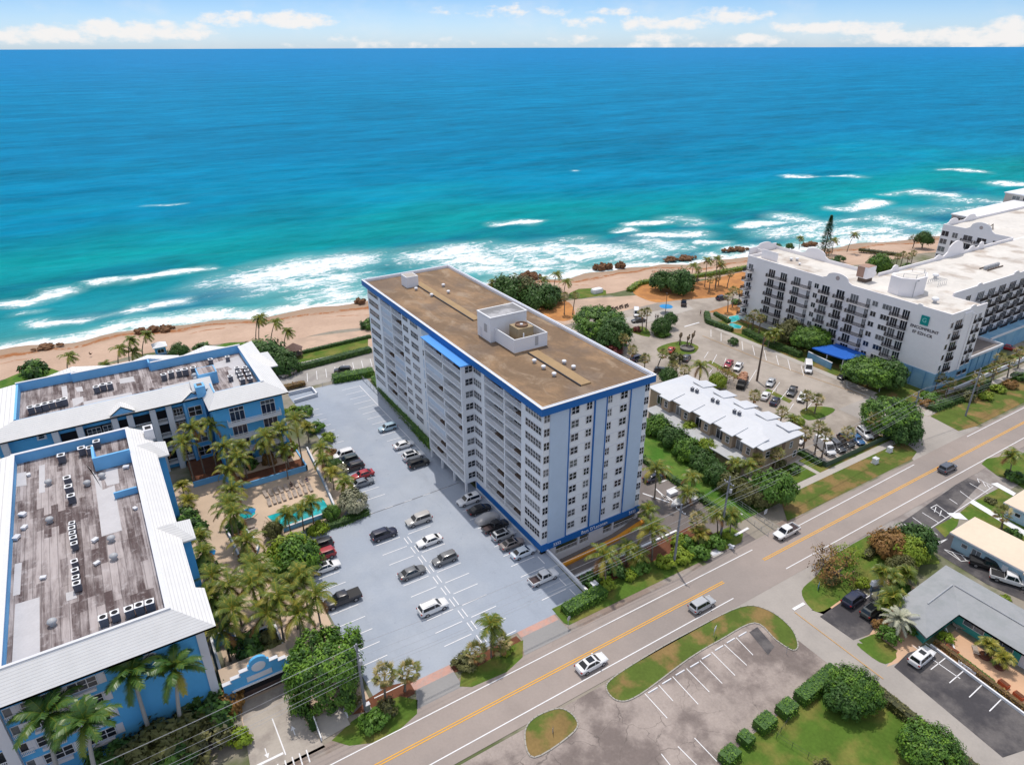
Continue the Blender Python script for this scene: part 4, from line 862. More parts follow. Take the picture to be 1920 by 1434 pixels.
for i, x in enumerate((-22.6, -14.6, -10.6, -4.6, -1.9, 2.2, 5.2)):
    b = MB(); b.box(x-.55, x+.55, 141.2, 142.0, 0, 15.2); b.build('pilaster', TRIM, B)
for k in range(4):
    z = 11.05-3.2*k
    window(B, (9.9, 141.4, z+.3), WEST, 2.4, 2.0, 2, 2, .1)
    for x0, x1 in ((2.8, 4.6), (5.8, 7.8), (-14.0, -11.2), (-10.0, -5.2), (-1.3, 1.6), (-4.0, -2.5)):
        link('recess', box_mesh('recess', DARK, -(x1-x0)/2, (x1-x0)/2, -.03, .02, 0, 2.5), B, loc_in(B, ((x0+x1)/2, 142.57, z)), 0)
        s = link('balcony', box_mesh('balcony', TRIM, -(x1-x0)/2, (x1-x0)/2, -.9, 0, -.2, 0), B, loc_in(B, ((x0+x1)/2, 142.57, z)), 0)
        link('railing', railing_mesh(round(x1-x0, 2), 1.05, .18, WHITE), s, (0, -.85, 0))
    for x in (-8.4, -5.7): window(B, (x, 142.53, z+.5), WEST, 2.2, 1.6, 3, 2, .08)
    window(B, (6.8, 142.52, z+.4), WEST, 1.7, 1.8, 3, 2, .08)
    for x in (16.9, 23.1): door(B, (x, 134.4, z), WEST, 2.7, 2.4, 3, BLUEGLASS, .09); 
    if k == 0:
        for x in (16.9, 23.1): window(B, (x, 134.4, z+2.55), WEST, 2.7, .75, 3, 1, .08, 'transom', BLUEGLASS)
    balcony(B, (20.0, 134.4, z), WEST, 10.6, 1.5, WHITE, WHITE, 1.05, .17)
    for y in (138, 146, 160): window(B, (26.2, y, z+.5), math.pi/2, 1.8, 1.5, 2, 2)
h = MB(); h.box(-17.7, -16.1, 142.48, 142.6, 13.3, 14.8); h.build('window_surround', TRIM, B); window(B, (-16.9, 142.48, 13.6), WEST, .9, .9, 1, 2)
# rooftop condensers and ventilators: each lifts off its roof
ac = thing('condenser', 'x', 'air conditioner')
b = MB(); b.box(-.42, .42, -.42, .42, .1, 1.15); b.build('casing', ACM, ac)
b = MB()
for x, y in ((-.36, -.36), (.36, -.36), (-.36, .36), (.36, .36)): b.box(x-.05, x+.05, y-.05, y+.05, 0, .1)
b.build('base', DMETAL, ac)
b = MB(); b.box(-.46, .46, -.46, .46, 1.15, 1.2); b.build('lid', WHITE, ac)
b = MB(); b.disc((0, 0), .34, 1.204, 16); b.build('fan', DARK, ac)
ACK = Kit(ac)
def acrow(z, pts, scale, where, group):
    for i, p in enumerate(pts):
        ACK.put(G(*p, z+.02), random.uniform(-.1, .1), scale*random.uniform(.95, 1.08), where[i] if isinstance(where, list) else where.replace('#', ORD[i]), group)
ORD = ['first', 'second', 'third', 'fourth', 'fifth', 'sixth', 'seventh', 'eighth', 'ninth', 'tenth', 'eleventh', 'twelfth']
gA, gB = 'condensers on the near azure roof', 'condensers on the far azure roof'
acrow(15.75, [s1(*p) for p in ((585, 655), (650, 628), (728, 608), (785, 588), (843, 570))], 1.15, '# grey condenser from the left in the row of five by the near roof edge', gA)
acrow(15.75, [s1(*p) for p in ((410, 120), (410, 150), (412, 175), (418, 205), (423, 235))], .95, '# grey condenser from the sea in the upper run along the roof middle', gA)
acrow(15.75, [s1(*p) for p in ((424, 335), (428, 385), (432, 425), (438, 462))], 1.0, '# grey condenser from the sea in the lower run along the roof middle', gA)
acrow(15.75, [s2(*p) for p in ((425, 955), (560, 905), (615, 900), (660, 858))], 1.25, '# condenser from the left under the back parapet of the near roof', gA)
acrow(15.75, [s2(*p) for p in ((465, 1105), (475, 1165), (492, 1225))], 1.2, '# condenser from the sea in the three beside the grey roof strip', gA)
acrow(16.0, [zc(*p) for p in ((390, 865), (480, 845), (562, 825), (640, 800), (718, 780), (788, 765))], 1.2, '# condenser from the left in the landward row of six on the far roof', gB)
acrow(16.0, [zc(*p) for p in ((1172, 615), (1252, 590), (1332, 575))], 1.2, '# condenser from the left in the three under the back parapet', gB)
acrow(16.0, [zb(*p) for p in ((50, 400), (125, 375), (205, 360), (270, 350), (355, 330))], 1.2, '# condenser from the left in the row beside the stair head', gB)
acrow(16.0, [zb(*p) for p in ((805, 325), (825, 365), (845, 395), (860, 440))], 1.05, '# condenser from the sea in the left file at the far roof end', gB)
acrow(16.0, [zb(*p) for p in ((885, 320), (905, 350), (925, 390), (940, 430))], 1.05, '# condenser from the sea in the right file at the far roof end', gB)
acrow(16.0, [zb(735, 410), zb(705, 205), zb(530, 235)], 1.0, ['single condenser right beside the blue stair head', 'single condenser near the back corner of the far roof', 'single condenser behind the stair head of the far roof'], gB)
dv = thing('roof_ventilator', 'x', 'roof ventilator')
b = MB(); b.lathe((0, 0, 0), [(.35, 0), (.35, .5), (.3, .55)], 12); b.build('throat', METAL, dv)
b = MB(); b.lathe((0, 0, 0), [(.55, .5), (.57, .62), (.45, .82), (.2, .95), (.02, .98)], 14); b.build('hood', METAL, dv, 50)
DVK = Kit(dv)
for p, l in ((s1(280, 85), 'white mushroom ventilator on the parking side of the roof middle, mid roof'), (s1(295, 655), 'white mushroom ventilator near the near left corner of the stained roof'), (s1(622, 190), 'white ventilator at the foot of the grey roof strip, nearer the sea'), (s1(636, 290), 'white ventilator below the grey roof strip, nearer the street'),
    (s2(330, 1105), 'white ventilator between grey patches at the left of the near roof'), (s2(690, 1060), 'white ventilator in front of the blue roof well'), (s2(590, 1110), 'white ventilator left of the grey roof strip')): DVK.put(G(*p, 15.77), 0, 1, l, 'ventilators on the near azure roof')
for p, l in ((zb(360, 375), 'white spinning ventilator on the far azure roof near its middle'), (zb(380, 410), 'white ventilator landward of the spinning one on the far roof')): DVK.put(G(*p, 16.02), 0, 1.1, l, 'ventilators on the far azure roof')
rb = thing('junction_box', 'x', 'roof box'); b = MB(); b.box(-.35, .35, -.25, .25, .12, .34); b.box(-.3, -.2, -.2, .2, 0, .12); b.box(.2, .3, -.2, .2, 0, .12); b.build('box_body', WHITE, rb); b = MB(); b.box(-.38, .38, -.28, .28, .34, .38); b.build('lid', TRIM, rb)
RBK = Kit(rb)
for i, p in enumerate((s1(128, 50), s1(138, 120), s1(95, 178), s1(242, 398), s1(540, 318), s1(530, 190), s2(195, 1045), s2(150, 1310), s2(168, 1400), s2(850, 995), s2(825, 1170), s2(910, 1270))):
    RBK.put(G(*p, 15.78), random.uniform(0, 3), random.uniform(.9, 1.4), ['small white box near the left parapet, between the ventilators', 'small white box just below another by the left parapet', 'small white box hard against the left parapet', 'small white box right of the long grey left patch', 'small white box below the roof middle ventilators', 'small white box between the two middle runs of equipment', 'white box on the seaward left patch of the near roof', 'white box alone along the left parapet, upper roof', 'white box lower along the left parapet, upper roof', 'white box behind the right parapet near the roof well', 'white box beside the low blue screen, on its left', 'white box on the landward side of the low blue screen'][i], 'boxes on the near azure roof')
# entrance arch over the garage drive
AR = thing('entrance_arch', 'azure blue stepped gable arch with white copings over the garage drive', 'entrance arch', (5.6, 74.6, 0))
prof = [(.9, 4.2), (2.0, 4.2), (2.0, 4.7), (3.2, 4.7), (3.2, 5.3), (4.3, 5.3), (4.3, 5.8)]+[(5.7+1.15*math.cos(t), 5.9+.95*math.sin(t)) for t in [math.pi-math.pi*i/8 for i in range(9)]]+[(7.1, 5.8), (7.1, 5.3), (8.2, 5.3), (8.2, 4.7), (9.2, 4.7), (9.2, 4.3), (10.0, 4.3)]
b = MB()
def ext(pr, y0, y1, m=0):
    n = len(pr); b.face([(x, y0, z) for x, z in pr], m); b.face([(x, y1, z) for x, z in pr[::-1]], m)
    for i in range(n): (xa, za_), (xb, zb_) = pr[i], pr[(i+1) % n]; b.face([(xa, y0, za_), (xa, y1, za_), (xb, y1, zb_), (xb, y0, zb_)], m)
ext([(10.0, 2.7), (.9, 2.7)]+prof, 74.4, 74.8); b.build('gable_wall', BLDB, AR)
b = MB(); b.box(8.9, 10.2, 73.6, 74.8, 0, 2.7); b.build('pier', BLDB, AR); b = MB(); b.box(.8, 2.2, 74.2, 74.8, 0, 2.7); b.build('pier', BLDB, AR)
b = MB(); b.box(1.8, 9.4, 74.22, 74.4, 2.62, 2.85); b.build('band', WHITE, AR)
b = MB(); b.box(3.9, 7.2, 74.3, 74.4, 3.3, 4.1); b.build('name_panel', TRIM, AR)
b = MB(); b.loft([[(5.65+r*math.cos(t*math.pi/8), y, 5.25+r*.8*math.sin(t*math.pi/8)) for t in range(16)] for r, y in ((.95, 74.4), (.9, 74.28), (.55, 74.25))]); b.build('medallion', TRIM, AR)
b = MB()
for (xa, z_), (xb, zb_) in zip(prof, prof[1:]):
    if abs(z_-zb_) < .01: b.box(xa-.05, xb+.05, 74.3, 74.9, z_, z_+.1)
b.build('coping', TRIM, AR)
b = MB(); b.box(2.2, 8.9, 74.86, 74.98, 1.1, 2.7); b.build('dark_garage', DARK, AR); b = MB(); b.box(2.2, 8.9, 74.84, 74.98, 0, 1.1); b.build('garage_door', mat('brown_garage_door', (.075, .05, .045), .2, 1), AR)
b = MB(); b.box(.9, 10.0, 74.8, 79, 2.7, 2.9); b.build('garage_roof', PAVERM, AR)
# courtyard walls, terrace, pool
t = thing('terrace_wall', 'azure blue low terrace wall in front of the far condominium', 'garden wall', (14, 128, 0))
b = MB()
for p, q in (((6.0, 132.4), (11.5, 132.4)), ((11.5, 132.4), (13.6, 126.4)), ((13.6, 126.4), (27.2, 126.4)), ((27.2, 126.4), (27.2, 134.3))):
    p = Vector((*p, 0)); q = Vector((*q, 0)); d = (q-p).normalized(); n = Vector((-d.y, d.x, 0))*.15; b.prism([(v.x, v.y) for v in (p-n-d*.15, q-n+d*.15, q+n+d*.15, p+n-d*.15)], 0, 1.25)
b.build('wall_body', BLDB2, t)
flat('terrace_bed', [[(6, 132.5), (11.6, 132.5), (13.8, 126.6), (27, 126.6), (27, 130.2), (14, 130.2), (12.4, 142.3), (6, 142.3)]], MULCH, .9); flat('terrace_paving', [rc(13.9, 27, 130.2, 134.3)], PAVERM, .92)
wallthing('pool_wall', 'pale blue wall along the parking side of the pool deck', 'garden wall', [(29.6, 134), (28.6, 119), (27.6, 108.8), (17.6, 108.4)], .9, .25, BLDB2, 0, TRIM)
wallthing('planter_wall', 'cream edged angled planter wall in the courtyard between the palms', 'planter', [(8.6, 113.5), (9.0, 104.4), (11.2, 103.2), (12.6, 106.5), (11.3, 113.5)], .8, .22, BLDB2, 0, WHITE)
wallthing('planter_wall', 'curved cream planter kerb lower in the courtyard', 'planter', [(10.4, 92), (10.6, 97.6), (12.0, 99.5), (13.4, 98.5)], .5, .22, WHITE, 0)
wallthing('garden_wall', 'pale blue stepped garden wall beside the near condominium entrance', 'garden wall', [(1.2, 75.2), (1.2, 86.5), (4.4, 86.5), (4.4, 84), (9.8, 84), (9.8, 75)], 2.4, .25, BLDB2, 0, WHITE)
wallthing('lot_planter', 'white planter box at the far left corner of the blue deck', 'planter', [(33.7, 158.2), (39.6, 158.8), (39.6, 163.2), (33.7, 163.2)], .9, .25, TRIM, 0, WHITE)
def watermat(name, c):
    m, nt, bs = newmat(name); col = mix(nt, step(nt, nz(nt, .6, 5, .6), .4, .7), c, tuple(x*1.7+.02 for x in c)); lk(nt, col, bs.inputs['Base Color']); bs.inputs['Roughness'].default_value = .1; return m
POOLW = watermat('pool_water', (.012, .30, .32))
def pool(name, label, pts, group=None):
    t = thing(name, label, 'swimming pool', (*pts[0][:2], 0)); c = Vector((sum(p[0] for p in pts)/len(pts), sum(p[1] for p in pts)/len(pts), 0))
    b = MB(); b.face([(p[0], p[1], .10) for p in (pts if sum(pts[i][0]*pts[(i+1) % len(pts)][1]-pts[(i+1) % len(pts)][0]*pts[i][1] for i in range(len(pts))) > 0 else pts[::-1])]); b.build('water', POOLW, t)
    b = MB()
    for i in range(len(pts)):
        p = Vector((*pts[i][:2], 0)); q = Vector((*pts[(i+1) % len(pts)][:2], 0)); po = p+(p-c).normalized()*.4; qo = q+(q-c).normalized()*.4
        f = [(p.x, p.y, .14), (q.x, q.y, .14), (qo.x, qo.y, .14), (po.x, po.y, .14)]; b.face(f); f2 = [(po.x, po.y, 0), (qo.x, qo.y, 0), (qo.x, qo.y, .14), (po.x, po.y, .14)]; b.face(f2)
    b.build('pool_edge', PAVERM, t); return t
pool('swimming_pool', 'long turquoise swimming pool beside the row of loungers', [(16.0, 114.6), (17.0, 109.9), (26.8, 110.0), (26.8, 115.0)])
pool('spa_pool', 'small eight sided teal spa pool by the umbrella', [(13.0+1.5*math.cos(a*math.pi/4+.3), 117.4+1.6*math.sin(a*math.pi/4+.3)) for a in range(8)])
pool('hotel_pool', 'small blue pool with white edge in the hotel corner garden', [G(1363, 600), G(1368, 594), G(1392, 590), G(1393, 597), G(1378, 604), G(1372, 605)])
pool('hotel_pool', 'small pale blue splash pool nearest the hotel hedge', [G(1366, 609), G(1372, 606), G(1391, 612), G(1388, 617), G(1374, 616)])
lg = thing('lounger', 'x', 'lounger'); LGM = mat('lounger_sling', (.36, .30, .26), .1, 2)
b = MB(); b.box(-.31, .31, -.95, .45, .30, .36); b.build('seat', LGM, lg)
b = MB(); b.loft([[(-.31, y, z), (.31, y, z), (.31, y-.02, z+.06), (-.31, y-.02, z+.06)] for y, z in ((.45, .30), (1.0, .62))]); b.build('backrest', LGM, lg)
for x in (-.27, .27):
    for y in (-.85, .4): b = MB(); b.box(x-.03, x+.03, y-.03, y+.03, 0, .3); b.build('leg', TRIM, lg)
LK = Kit(lg)
for i, (x, y) in enumerate([(17.5, 121.7), (18.5, 121.6), (19.5, 121.6), (20.5, 121.7), (21.6, 121.7), (22.7, 121.8), (23.7, 121.8), (24.8, 121.8), (25.9, 121.8)]+[(17.4, 118.5), (18.4, 118.6), (19.3, 118.6), (20.3, 118.7), (21.5, 118.8), (22.5, 118.8), (23.5, 118.8), (24.6, 118.9), (25.7, 119)]):
    LK.put((x, y, .02), random.uniform(-.08, .08), 1.05, '%s beige lounger from the left in the row %s' % (ORD[i % 9], 'beside the terrace wall' if i < 9 else 'beside the long pool'), 'loungers on the pool deck')
for x, y, a, l in ((12.3, 112.6, 1.6, 'beige lounger under the umbrella palm, nearer the spa'), (12.6, 111.5, 1.6, 'beige lounger under the umbrella palm, farther from the spa')): LK.put((x, y, .02), a, 1.05, l, 'loungers on the pool deck')
for px, py, a, l in ((1799, 1178, .6, 'lounger in the corner of the peach patio, nearer the stalls'), (1806, 1170, .9, 'lounger in the corner of the peach patio, nearer the teal wall'), (1828, 1222, 2.2, 'lounger by the round planter on the peach patio')): q_ = G(px, py); LK.put((q_.x, q_.y, .02), a, 1.1, l)
def umbrella(p, r, m, label, h=2.3):
    t = thing('parasol', label, 'parasol', (p[0], p[1], 0)); b = MB(); b.tube([(p[0], p[1], 0), (p[0], p[1], h+.3)], .04, 6); b.build('pole', METAL, t)
    b = MB(); b.lathe((p[0], p[1], h-.35), [(r, 0), (r*.55, .4), (.03, .7)], 8); b.lathe((p[0], p[1], h-.36), [(.03, .68), (r*.55, .38), (r*.99, 0)], 8); b.build('canopy', m, t)
UMB = mat('blue_canvas', (.03, .25, .55), .1, 2); UMG = mat('teal_canvas', (.02, .20, .20), .1, 2)
umbrella((13.2, 115.4), 1.2, UMB, 'blue parasol half hidden by the palm beside the spa'); umbrella(G(391, 1036, 2), 1.2, UMB, 'blue parasol among the palms beside the near condominium'); umbrella(G(1249, 576, 2), 2.3, UMB, 'round turquoise blue parasol on the plaza by the beach', 2.6)
# ------------------------------------------------------------------ white beach hotel
HOTW = mat('hotel_white', (.80, .775, .785), .06, .2, .75); HOTROOF = mat('stained_white_roof', (.62, .59, .55), .2, .12, .7, c2=(.42, .36, .31), thr=(.5, .68)); AQUA = mat('pale_aqua_wall', (.22, .40, .55), .14, .3, .8, c2=(.16, .33, .50))
HT = thing('beach_hotel', 'white six storey hotel with dark balconies, curved gables and a teal sign', 'hotel', (190, 108, 0))
HX, HY = 174.3, 77.4
b = MB(); b.box(HX, 191, HY, 140.5, 0, 20.2); b.box(178, 191, 140.5, 143.5, 0, 20.2); b.box(191, 262, 86, 107.5, 0, 20.2); b.box(268, 330, 107.5, 131, 0, 20.2); b.box(262, 330, 86, 107.5, 0, 20.2); b.build('wall', HOTW, HT)
b = MB(); b.box(HX+.3, 190.7, HY+.3, 140.2, 20.2, 20.22); b.box(178.3, 190.7, 140.3, 143.2, 20.2, 20.22); b.box(190.72, 261.7, 86.3, 107.2, 20.2, 20.225); b.box(268.3, 329.7, 107.8, 130.7, 20.2, 20.22); b.box(261.72, 329.7, 86.3, 107.2, 20.2, 20.22); b.build('flat_roof', HOTROOF, HT)
# parapets with curved gables
def parapet_run(par, p, q, z0, h, th, bumps, name='parapet'):
    """wall from p to q; bumps are (distance along, half width, extra height)"""
    p = Vector((*p, 0)); q = Vector((*q, 0)); L = (q-p).length; d = (q-p)/L; n = Vector((-d.y, d.x, 0))*th/2
    st = {0, L}
    for c, w, e in bumps: st |= {c+w*k/8 for k in range(-8, 9)} | {c-w-.02, c+w+.02, c-w*1.35, c+w*1.35}
    st = sorted(x for x in st if 0 <= x <= L)
    def hh(x):
        r = h
        for c, w, e in bumps:
            u = abs(x-c)/w
            if u <= 1: r = max(r, h+e*(.25+.75*math.sqrt(max(0, 1-u*u))))
            elif u <= 1.36: r = max(r, h+e*.25*(1.36-u)/.36)
        return r
    b = MB()
    b.loft([[p+d*x-n+Vector((0, 0, z0)), p+d*x+n+Vector((0, 0, z0)), p+d*x+n+Vector((0, 0, z0+hh(x))), p+d*x-n+Vector((0, 0, z0+hh(x)))] for x in st])
    return b.build(name, HOTW, par)
parapet_run(HT, (HX+.15, HY), (HX+.15, 140.5), 20.2, .9, .3, [(31.7, 3.4, 2.2), (8.0, .6, .4)])
parapet_run(HT, (HX+.3, HY+.15), (191, HY+.15), 20.2, .9, .3, [(9.5, 1.2, .7)])
parapet_run(HT, (190.85, 108), (190.85, 143.4), 20.2, 1.0, .3, [(20.5, 3.6, 2.4)])
parapet_run(HT, (HX+.3, 140.35), (181.5, 140.35), 20.2, .9, .3, []); parapet_run(HT, (181.5, 140.5), (181.5, 143.3), 20.2, 1.4, .3, []); parapet_run(HT, (178, 143.35), (190.7, 143.35), 20.2, 2.0, .3, [(7, 3, 1.0)])
parapet_run(HT, (191, 107.35), (268, 107.35), 20.2, .9, .35, [(40, 4.4, 4.0), (31, 1.6, .8), (50.5, 1.6, .9), (56, 1.4, 1.6), (8, 1.4, 1.2)])
parapet_run(HT, (191.2, 86.15), (262, 86.15), 20.2, .9, .3, [(13, 1.2, .6), (33, 1.4, .8), (52, 1.2, .6)])
parapet_run(HT, (268.15, 107.6), (268.15, 131), 20.2, .9, .3, [(10.5, 3.6, 3.0)]); parapet_run(HT, (268.3, 130.85), (330, 130.85), 20.2, .9, .3, [(6, 3, 1.5), (18, 3.4, 1.6)])
b = MB(); b.box(178, 178.25, 132.5, 138.5, 20.22, 23.0); b.build('roof_screen', HOTW, HT)
for cx, cy, z, nx in ((HX+.1, 109.1, 21.9, 1), (268.1, 118.1, 22.3, 1)):
    b = MB(); b.loft([[(cx-.15*j-.0, cy+(.8-.25*j)*math.cos(t*math.pi/8), z+(.8-.25*j)*math.sin(t*math.pi/8)) for t in range(16)] for j in (0, 1)]); b.build('medallion', mat('tan_medallion', (.40, .34, .33), .1, 2), HT)
BRZ = BROWNM
def hdoor(y, w, z, n=3): door(HT, (HX, y, z), NORTH, w, 2.35, n, None, .1, 'balcony_door')
for k in range(6):
    z = 16.5-2.88*k
    for y0, y1, ds in ((125.0, 132.2, ((130.7, 2.2), (126.4, 2.2))), (116.6, 122.9, ((121.6, 2.2), (117.3, 1.0))), (110.4, 113.7, ((112.0, 2.3),)), (105.8, 109.0, ((107.3, 2.3),)), (98.2, 104.6, ((103.0, 2.3), (98.9, 1.0))), (87.3, 92.2, ((91.0, 1.8), (88.3, 1.8)))):
        balcony(HT, (HX, (y0+y1)/2, z), NORTH, round(y1-y0, 2), 1.1, BRZ, HOTW, 1.0, .16)
        for y, w in ds: hdoor(y, w, z+.02)
    for y, w, n in ((115.0, 1.3, 2), (96.9, 1.5, 2), (93.5, 2.5, 3)): window(HT, (HX, y, z+.9), NORTH, w, 1.35, n, 1, .09)
    balcony(HT, (HX, 138.7, z), NORTH, 2.6, 2.4, BRZ, HOTW, 1.0, .16); window(HT, (HX, 138.8, z+.5), NORTH, 1.6, 1.6, 2, 1, .09)
    # street end
    window(HT, (175.5, HY, z+.8), WEST, 1.1, 1.4, 1, 1, .08, 'end_window')
    door(HT, (178.5, HY, z+.02), WEST, 2.9, 2.4, 3, None, .09, 'balcony_door'); balcony(HT, (178.5, HY, z), WEST, 3.2, .55, BRZ, HOTW, 1.0, .16)
    for x in (186.0, 188.6):
        door(HT, (x, HY, z+.02), WEST, 1.3, 2.2, 2, None, .09, 'balcony_door'); balcony(HT, (x, HY, z), WEST, 1.7, .5, BRZ, HOTW, 1.0, .16)
    for i in range(9):
        x = 206+5.9*i; door(HT, (x, 86, z+.02), WEST, 3.6, 2.35, 4, None, .1, 'wing_door'); balcony(HT, (x, 86, z), WEST, 4.4, 1.3, BRZ, HOTW, 1.0, .16)
    window(HT, (195, 86, z+.6), WEST, 1.6, 1.6, 2, 1, .09); window(HT, (199.5, 86, z+.6), WEST, 2.4, 1.8, 3, 1, .09)
    if k < 4:
        for y, w in ((129.5, 2.4), (126.0, 1.8), (121.5, 3), (116.8, 3), (112.2, 1.8), (109.5, 1.6)): window(HT, (268, y, z+.5), NORTH, w, 1.8, 2, 1, .1)
        for y in (121.5, 116.8): balcony(HT, (268, y, z), NORTH, 4, 1, BRZ, HOTW, 1.0, .16)
b = MB(); b.box(184.1, 185.0, HY-.5, HY, 4, 19.6); b.box(180.3, 184.1, HY-.25, HY, 4, 20.2); b.build('end_pier', HOTW, HT)
b = MB(); b.box(HX-.18, HX, HY-.18, 88.5, 0, 5.0); b.box(HX, 191, HY-.18, HY, 0, 5.0); b.build('painted_base', AQUA, HT)
b = MB(); b.box(185.2, 209.6, 78.2, 85.9, 0, 4.6); b.box(209.6, 250, 81.5, 85.9, 0, 5.2); b.build('annexe', AQUA, HT)
b = MB(); b.box(185.0, 209.8, 78.0, 78.35, 4.6, 5.3); b.box(209.45, 209.8, 78.35, 85.9, 4.6, 5.3); b.box(209.8, 250, 81.3, 81.7, 5.2, 5.7); b.build('annexe_parapet', TRIM, HT)
b = MB(); b.face([(185.3, 78.3, 4.62), (209.5, 78.3, 4.62), (209.5, 85.9, 4.62), (185.3, 85.9, 4.62)]); b.build('annexe_roof', DRIVEM, HT)
b = MB()
RIBM = mat('aqua_rib', (.10, .25, .42), .1, 1)
for d in [(x-.12, x+.12, 78.08, 78.2, .2, 4.5) for x in (187, 190.5, 194, 197.5, 201, 204.5, 208)]+[(HX-.26, HX-.18, y-.12, y+.12, .2, 4.8) for y in (79.5, 83, 86.5)]: panel(HT, 'wall_rib', RIBM, *d)
b = MB(); b.prism([G(1523, 650, 4)[:2], G(1567, 643, 4)[:2], (HX-.05, 105.6), (HX-.05, 96.2), G(1622, 664, 4)[:2], G(1592, 671, 4)[:2], (166.2, 97.0), (165.5, 103)], 3.4, 3.7, 0)
b.build('awning', mat('cobalt_awning', (.012, .11, .48), .1, .8, .6), HT)
b = MB()
for x, y in ((166.6, 97.6), (166.4, 102.4), (170, 97)): b.box(x-.12, x+.12, y-.12, y+.12, 0, 3.4)
b.build('awning_post', TRIM, HT)
SG = MB(); SG.box(HX-.3, HX, 82.3, 84.3, 16.5, 18.9); SG = SG.build('sign_panel', mat('teal_sign', (.0, .24, .23), .05, 1, .5), HT)
RN = (math.pi/2, 0, -math.pi/2)
text('sign_emblem', 'G', 1.6, (HX-.33, 83.3, 17.75), RN, mat('aqua_emblem', (.25, .62, .58), 0), HT)
SIGNM = mat('dark_sign_letters', (.06, .045, .05), .1, 2)
text('sign_lettering', 'ENCOMFRUNT', 1.08, (HX-.05, 82.9, 15.45), RN, SIGNM, HT, .06); text('sign_lettering', 'EF EZH-CR', 1.08, (HX-.05, 83.1, 14.1), RN, SIGNM, HT, .06)
t = thing('lift_tower', 'white angular lift tower with rail on the hotel roof', 'rooftop penthouse', (184, 94, 20.2))
b = MB(); b.prism([(179.2, 94.4), (181.6, 91.4), (186.4, 91.4), (189.8, 93.4), (188, 97), (182, 98.4), (179.6, 97.4)], 20.22, 25.0); b.build('wall', HOTW, t)
b = MB(); b.prism([(180, 94.6), (181.9, 92.1), (186.2, 92.1), (188.9, 93.7), (187.6, 96.4), (182, 97.6), (180.2, 96.8)], 25.0, 25.06); b.build('roof', HOTROOF, t)
b = MB()
for x, y in ((180.4, 94.6), (182, 92), (186.2, 92), (188.8, 93.8), (187.6, 96.4)): b.box(x-.05, x+.05, y-.05, y+.05, 25, 26)
b.tube([(180.4, 94.6, 26), (182, 92, 26), (186.2, 92, 26), (188.8, 93.8, 26), (187.6, 96.4, 26)], .05, 5); b.tube([(181, 91.3, 20.3), (181, 91.3, 24.5), (182.5, 91.3, 24.6)], .12, 6); b.build('railing', METAL, t)
t = thing('chimney_housing', 'tan and white chimney housing beside the curved gable on the hotel roof', 'chimney', (183, 106, 20.2))
b = MB(); b.box(181.6, 185.4, 105.2, 108.2, 21.4, 24.6); b.build('housing', HOTW, t); b = MB(); b.box(181.9, 185.1, 105.5, 107.9, 20.22, 21.4); b.build('base', WOOD, t)
b = MB(); b.box(181.5, 181.6, 106.2, 108.3, 21.6, 24.6); b.box(181.7, 185.3, 105.3, 108.1, 24.6, 24.7); b.build('cladding', mat('tan_cladding', (.35, .22, .17), .15, 1), t)
for i, (p, s, l) in enumerate((((1483, 489), .8, 'dark vent stack near the seaward end of the hotel roof, left of two'), ((1494, 489), .8, 'dark vent stack near the seaward end of the hotel roof, right of two'), ((1752, 568), 1.3, 'dark vent stack by the street end of the hotel roof'), ((1753, 522), 1.2, 'dark vent stack behind the lift tower on the hotel roof'), ((1499, 497), .6, 'small dark vent box lying by the seaward stacks'))):
    VK.put(G(*p, 20.22), 0, 1.6*s, l, 'vents on the hotel roof')
t = thing('roof_plant', 'rusty cluster of pipes and fans on the far wing roof of the hotel', 'roof equipment', G(1860, 502, 20.2))
o_ = G(1860, 502, 20.2); b = MB(); b.box(o_.x-5, o_.x+4, o_.y-1.2, o_.y-1, 20.3, 20.6); b.box(o_.x-5, o_.x+4, o_.y+1, o_.y+1.2, 20.3, 20.6); b.build('rails', WOOD, t)
b = MB()
for i in range(6): b.lathe((o_.x-4+1.4*i, o_.y, 20.3), [(.5, 0), (.5, .9), (.3, 1.1), (.05, 1.2)], 10)
b.build('fan_row', METAL, t)
t = thing('roof_plant', 'broken white frames and pipes behind the lift tower on the hotel roof', 'roof equipment', G(1750, 532, 20.2))
o_ = G(1748, 536, 20.2); b = MB()
for i in range(5): b.tube([(o_.x+i, o_.y-1.5, 20.25), (o_.x+i, o_.y-1.5, 21.8), (o_.x+i+.4, o_.y+1.5, 21.6), (o_.x+i+.4, o_.y+1.5, 20.25)], .08, 5)
b.build('pipe_frame', METAL, t)
t = thing('roof_plant', 'tangle of pipes by the pediment of the farthest hotel wing', 'roof equipment', G(1848, 430, 20.2))
o_ = G(1848, 432, 20.2); b = MB()
for i in range(5): b.tube([(o_.x+i*.8, o_.y-1, 20.25), (o_.x+i*.8, o_.y+random.uniform(-1, 1), 22.2), (o_.x+i*.8+1, o_.y+1, 20.25)], .12, 5)
b.build('pipe_frame', WOOD, t)
wallthing('garden_wall', 'low pale aqua wall in front of the hotel awning', 'garden wall', [(165.9, 107.8), (164.7, 99.6)], 2.0, .3, AQUA, 0, TRIM)
wallthing('garden_wall', 'long pale wall along the pavement beyond the hotel', 'garden wall', [(176, 74.2), (330, 74.2)], 1.3, .3, TRIM, 0)
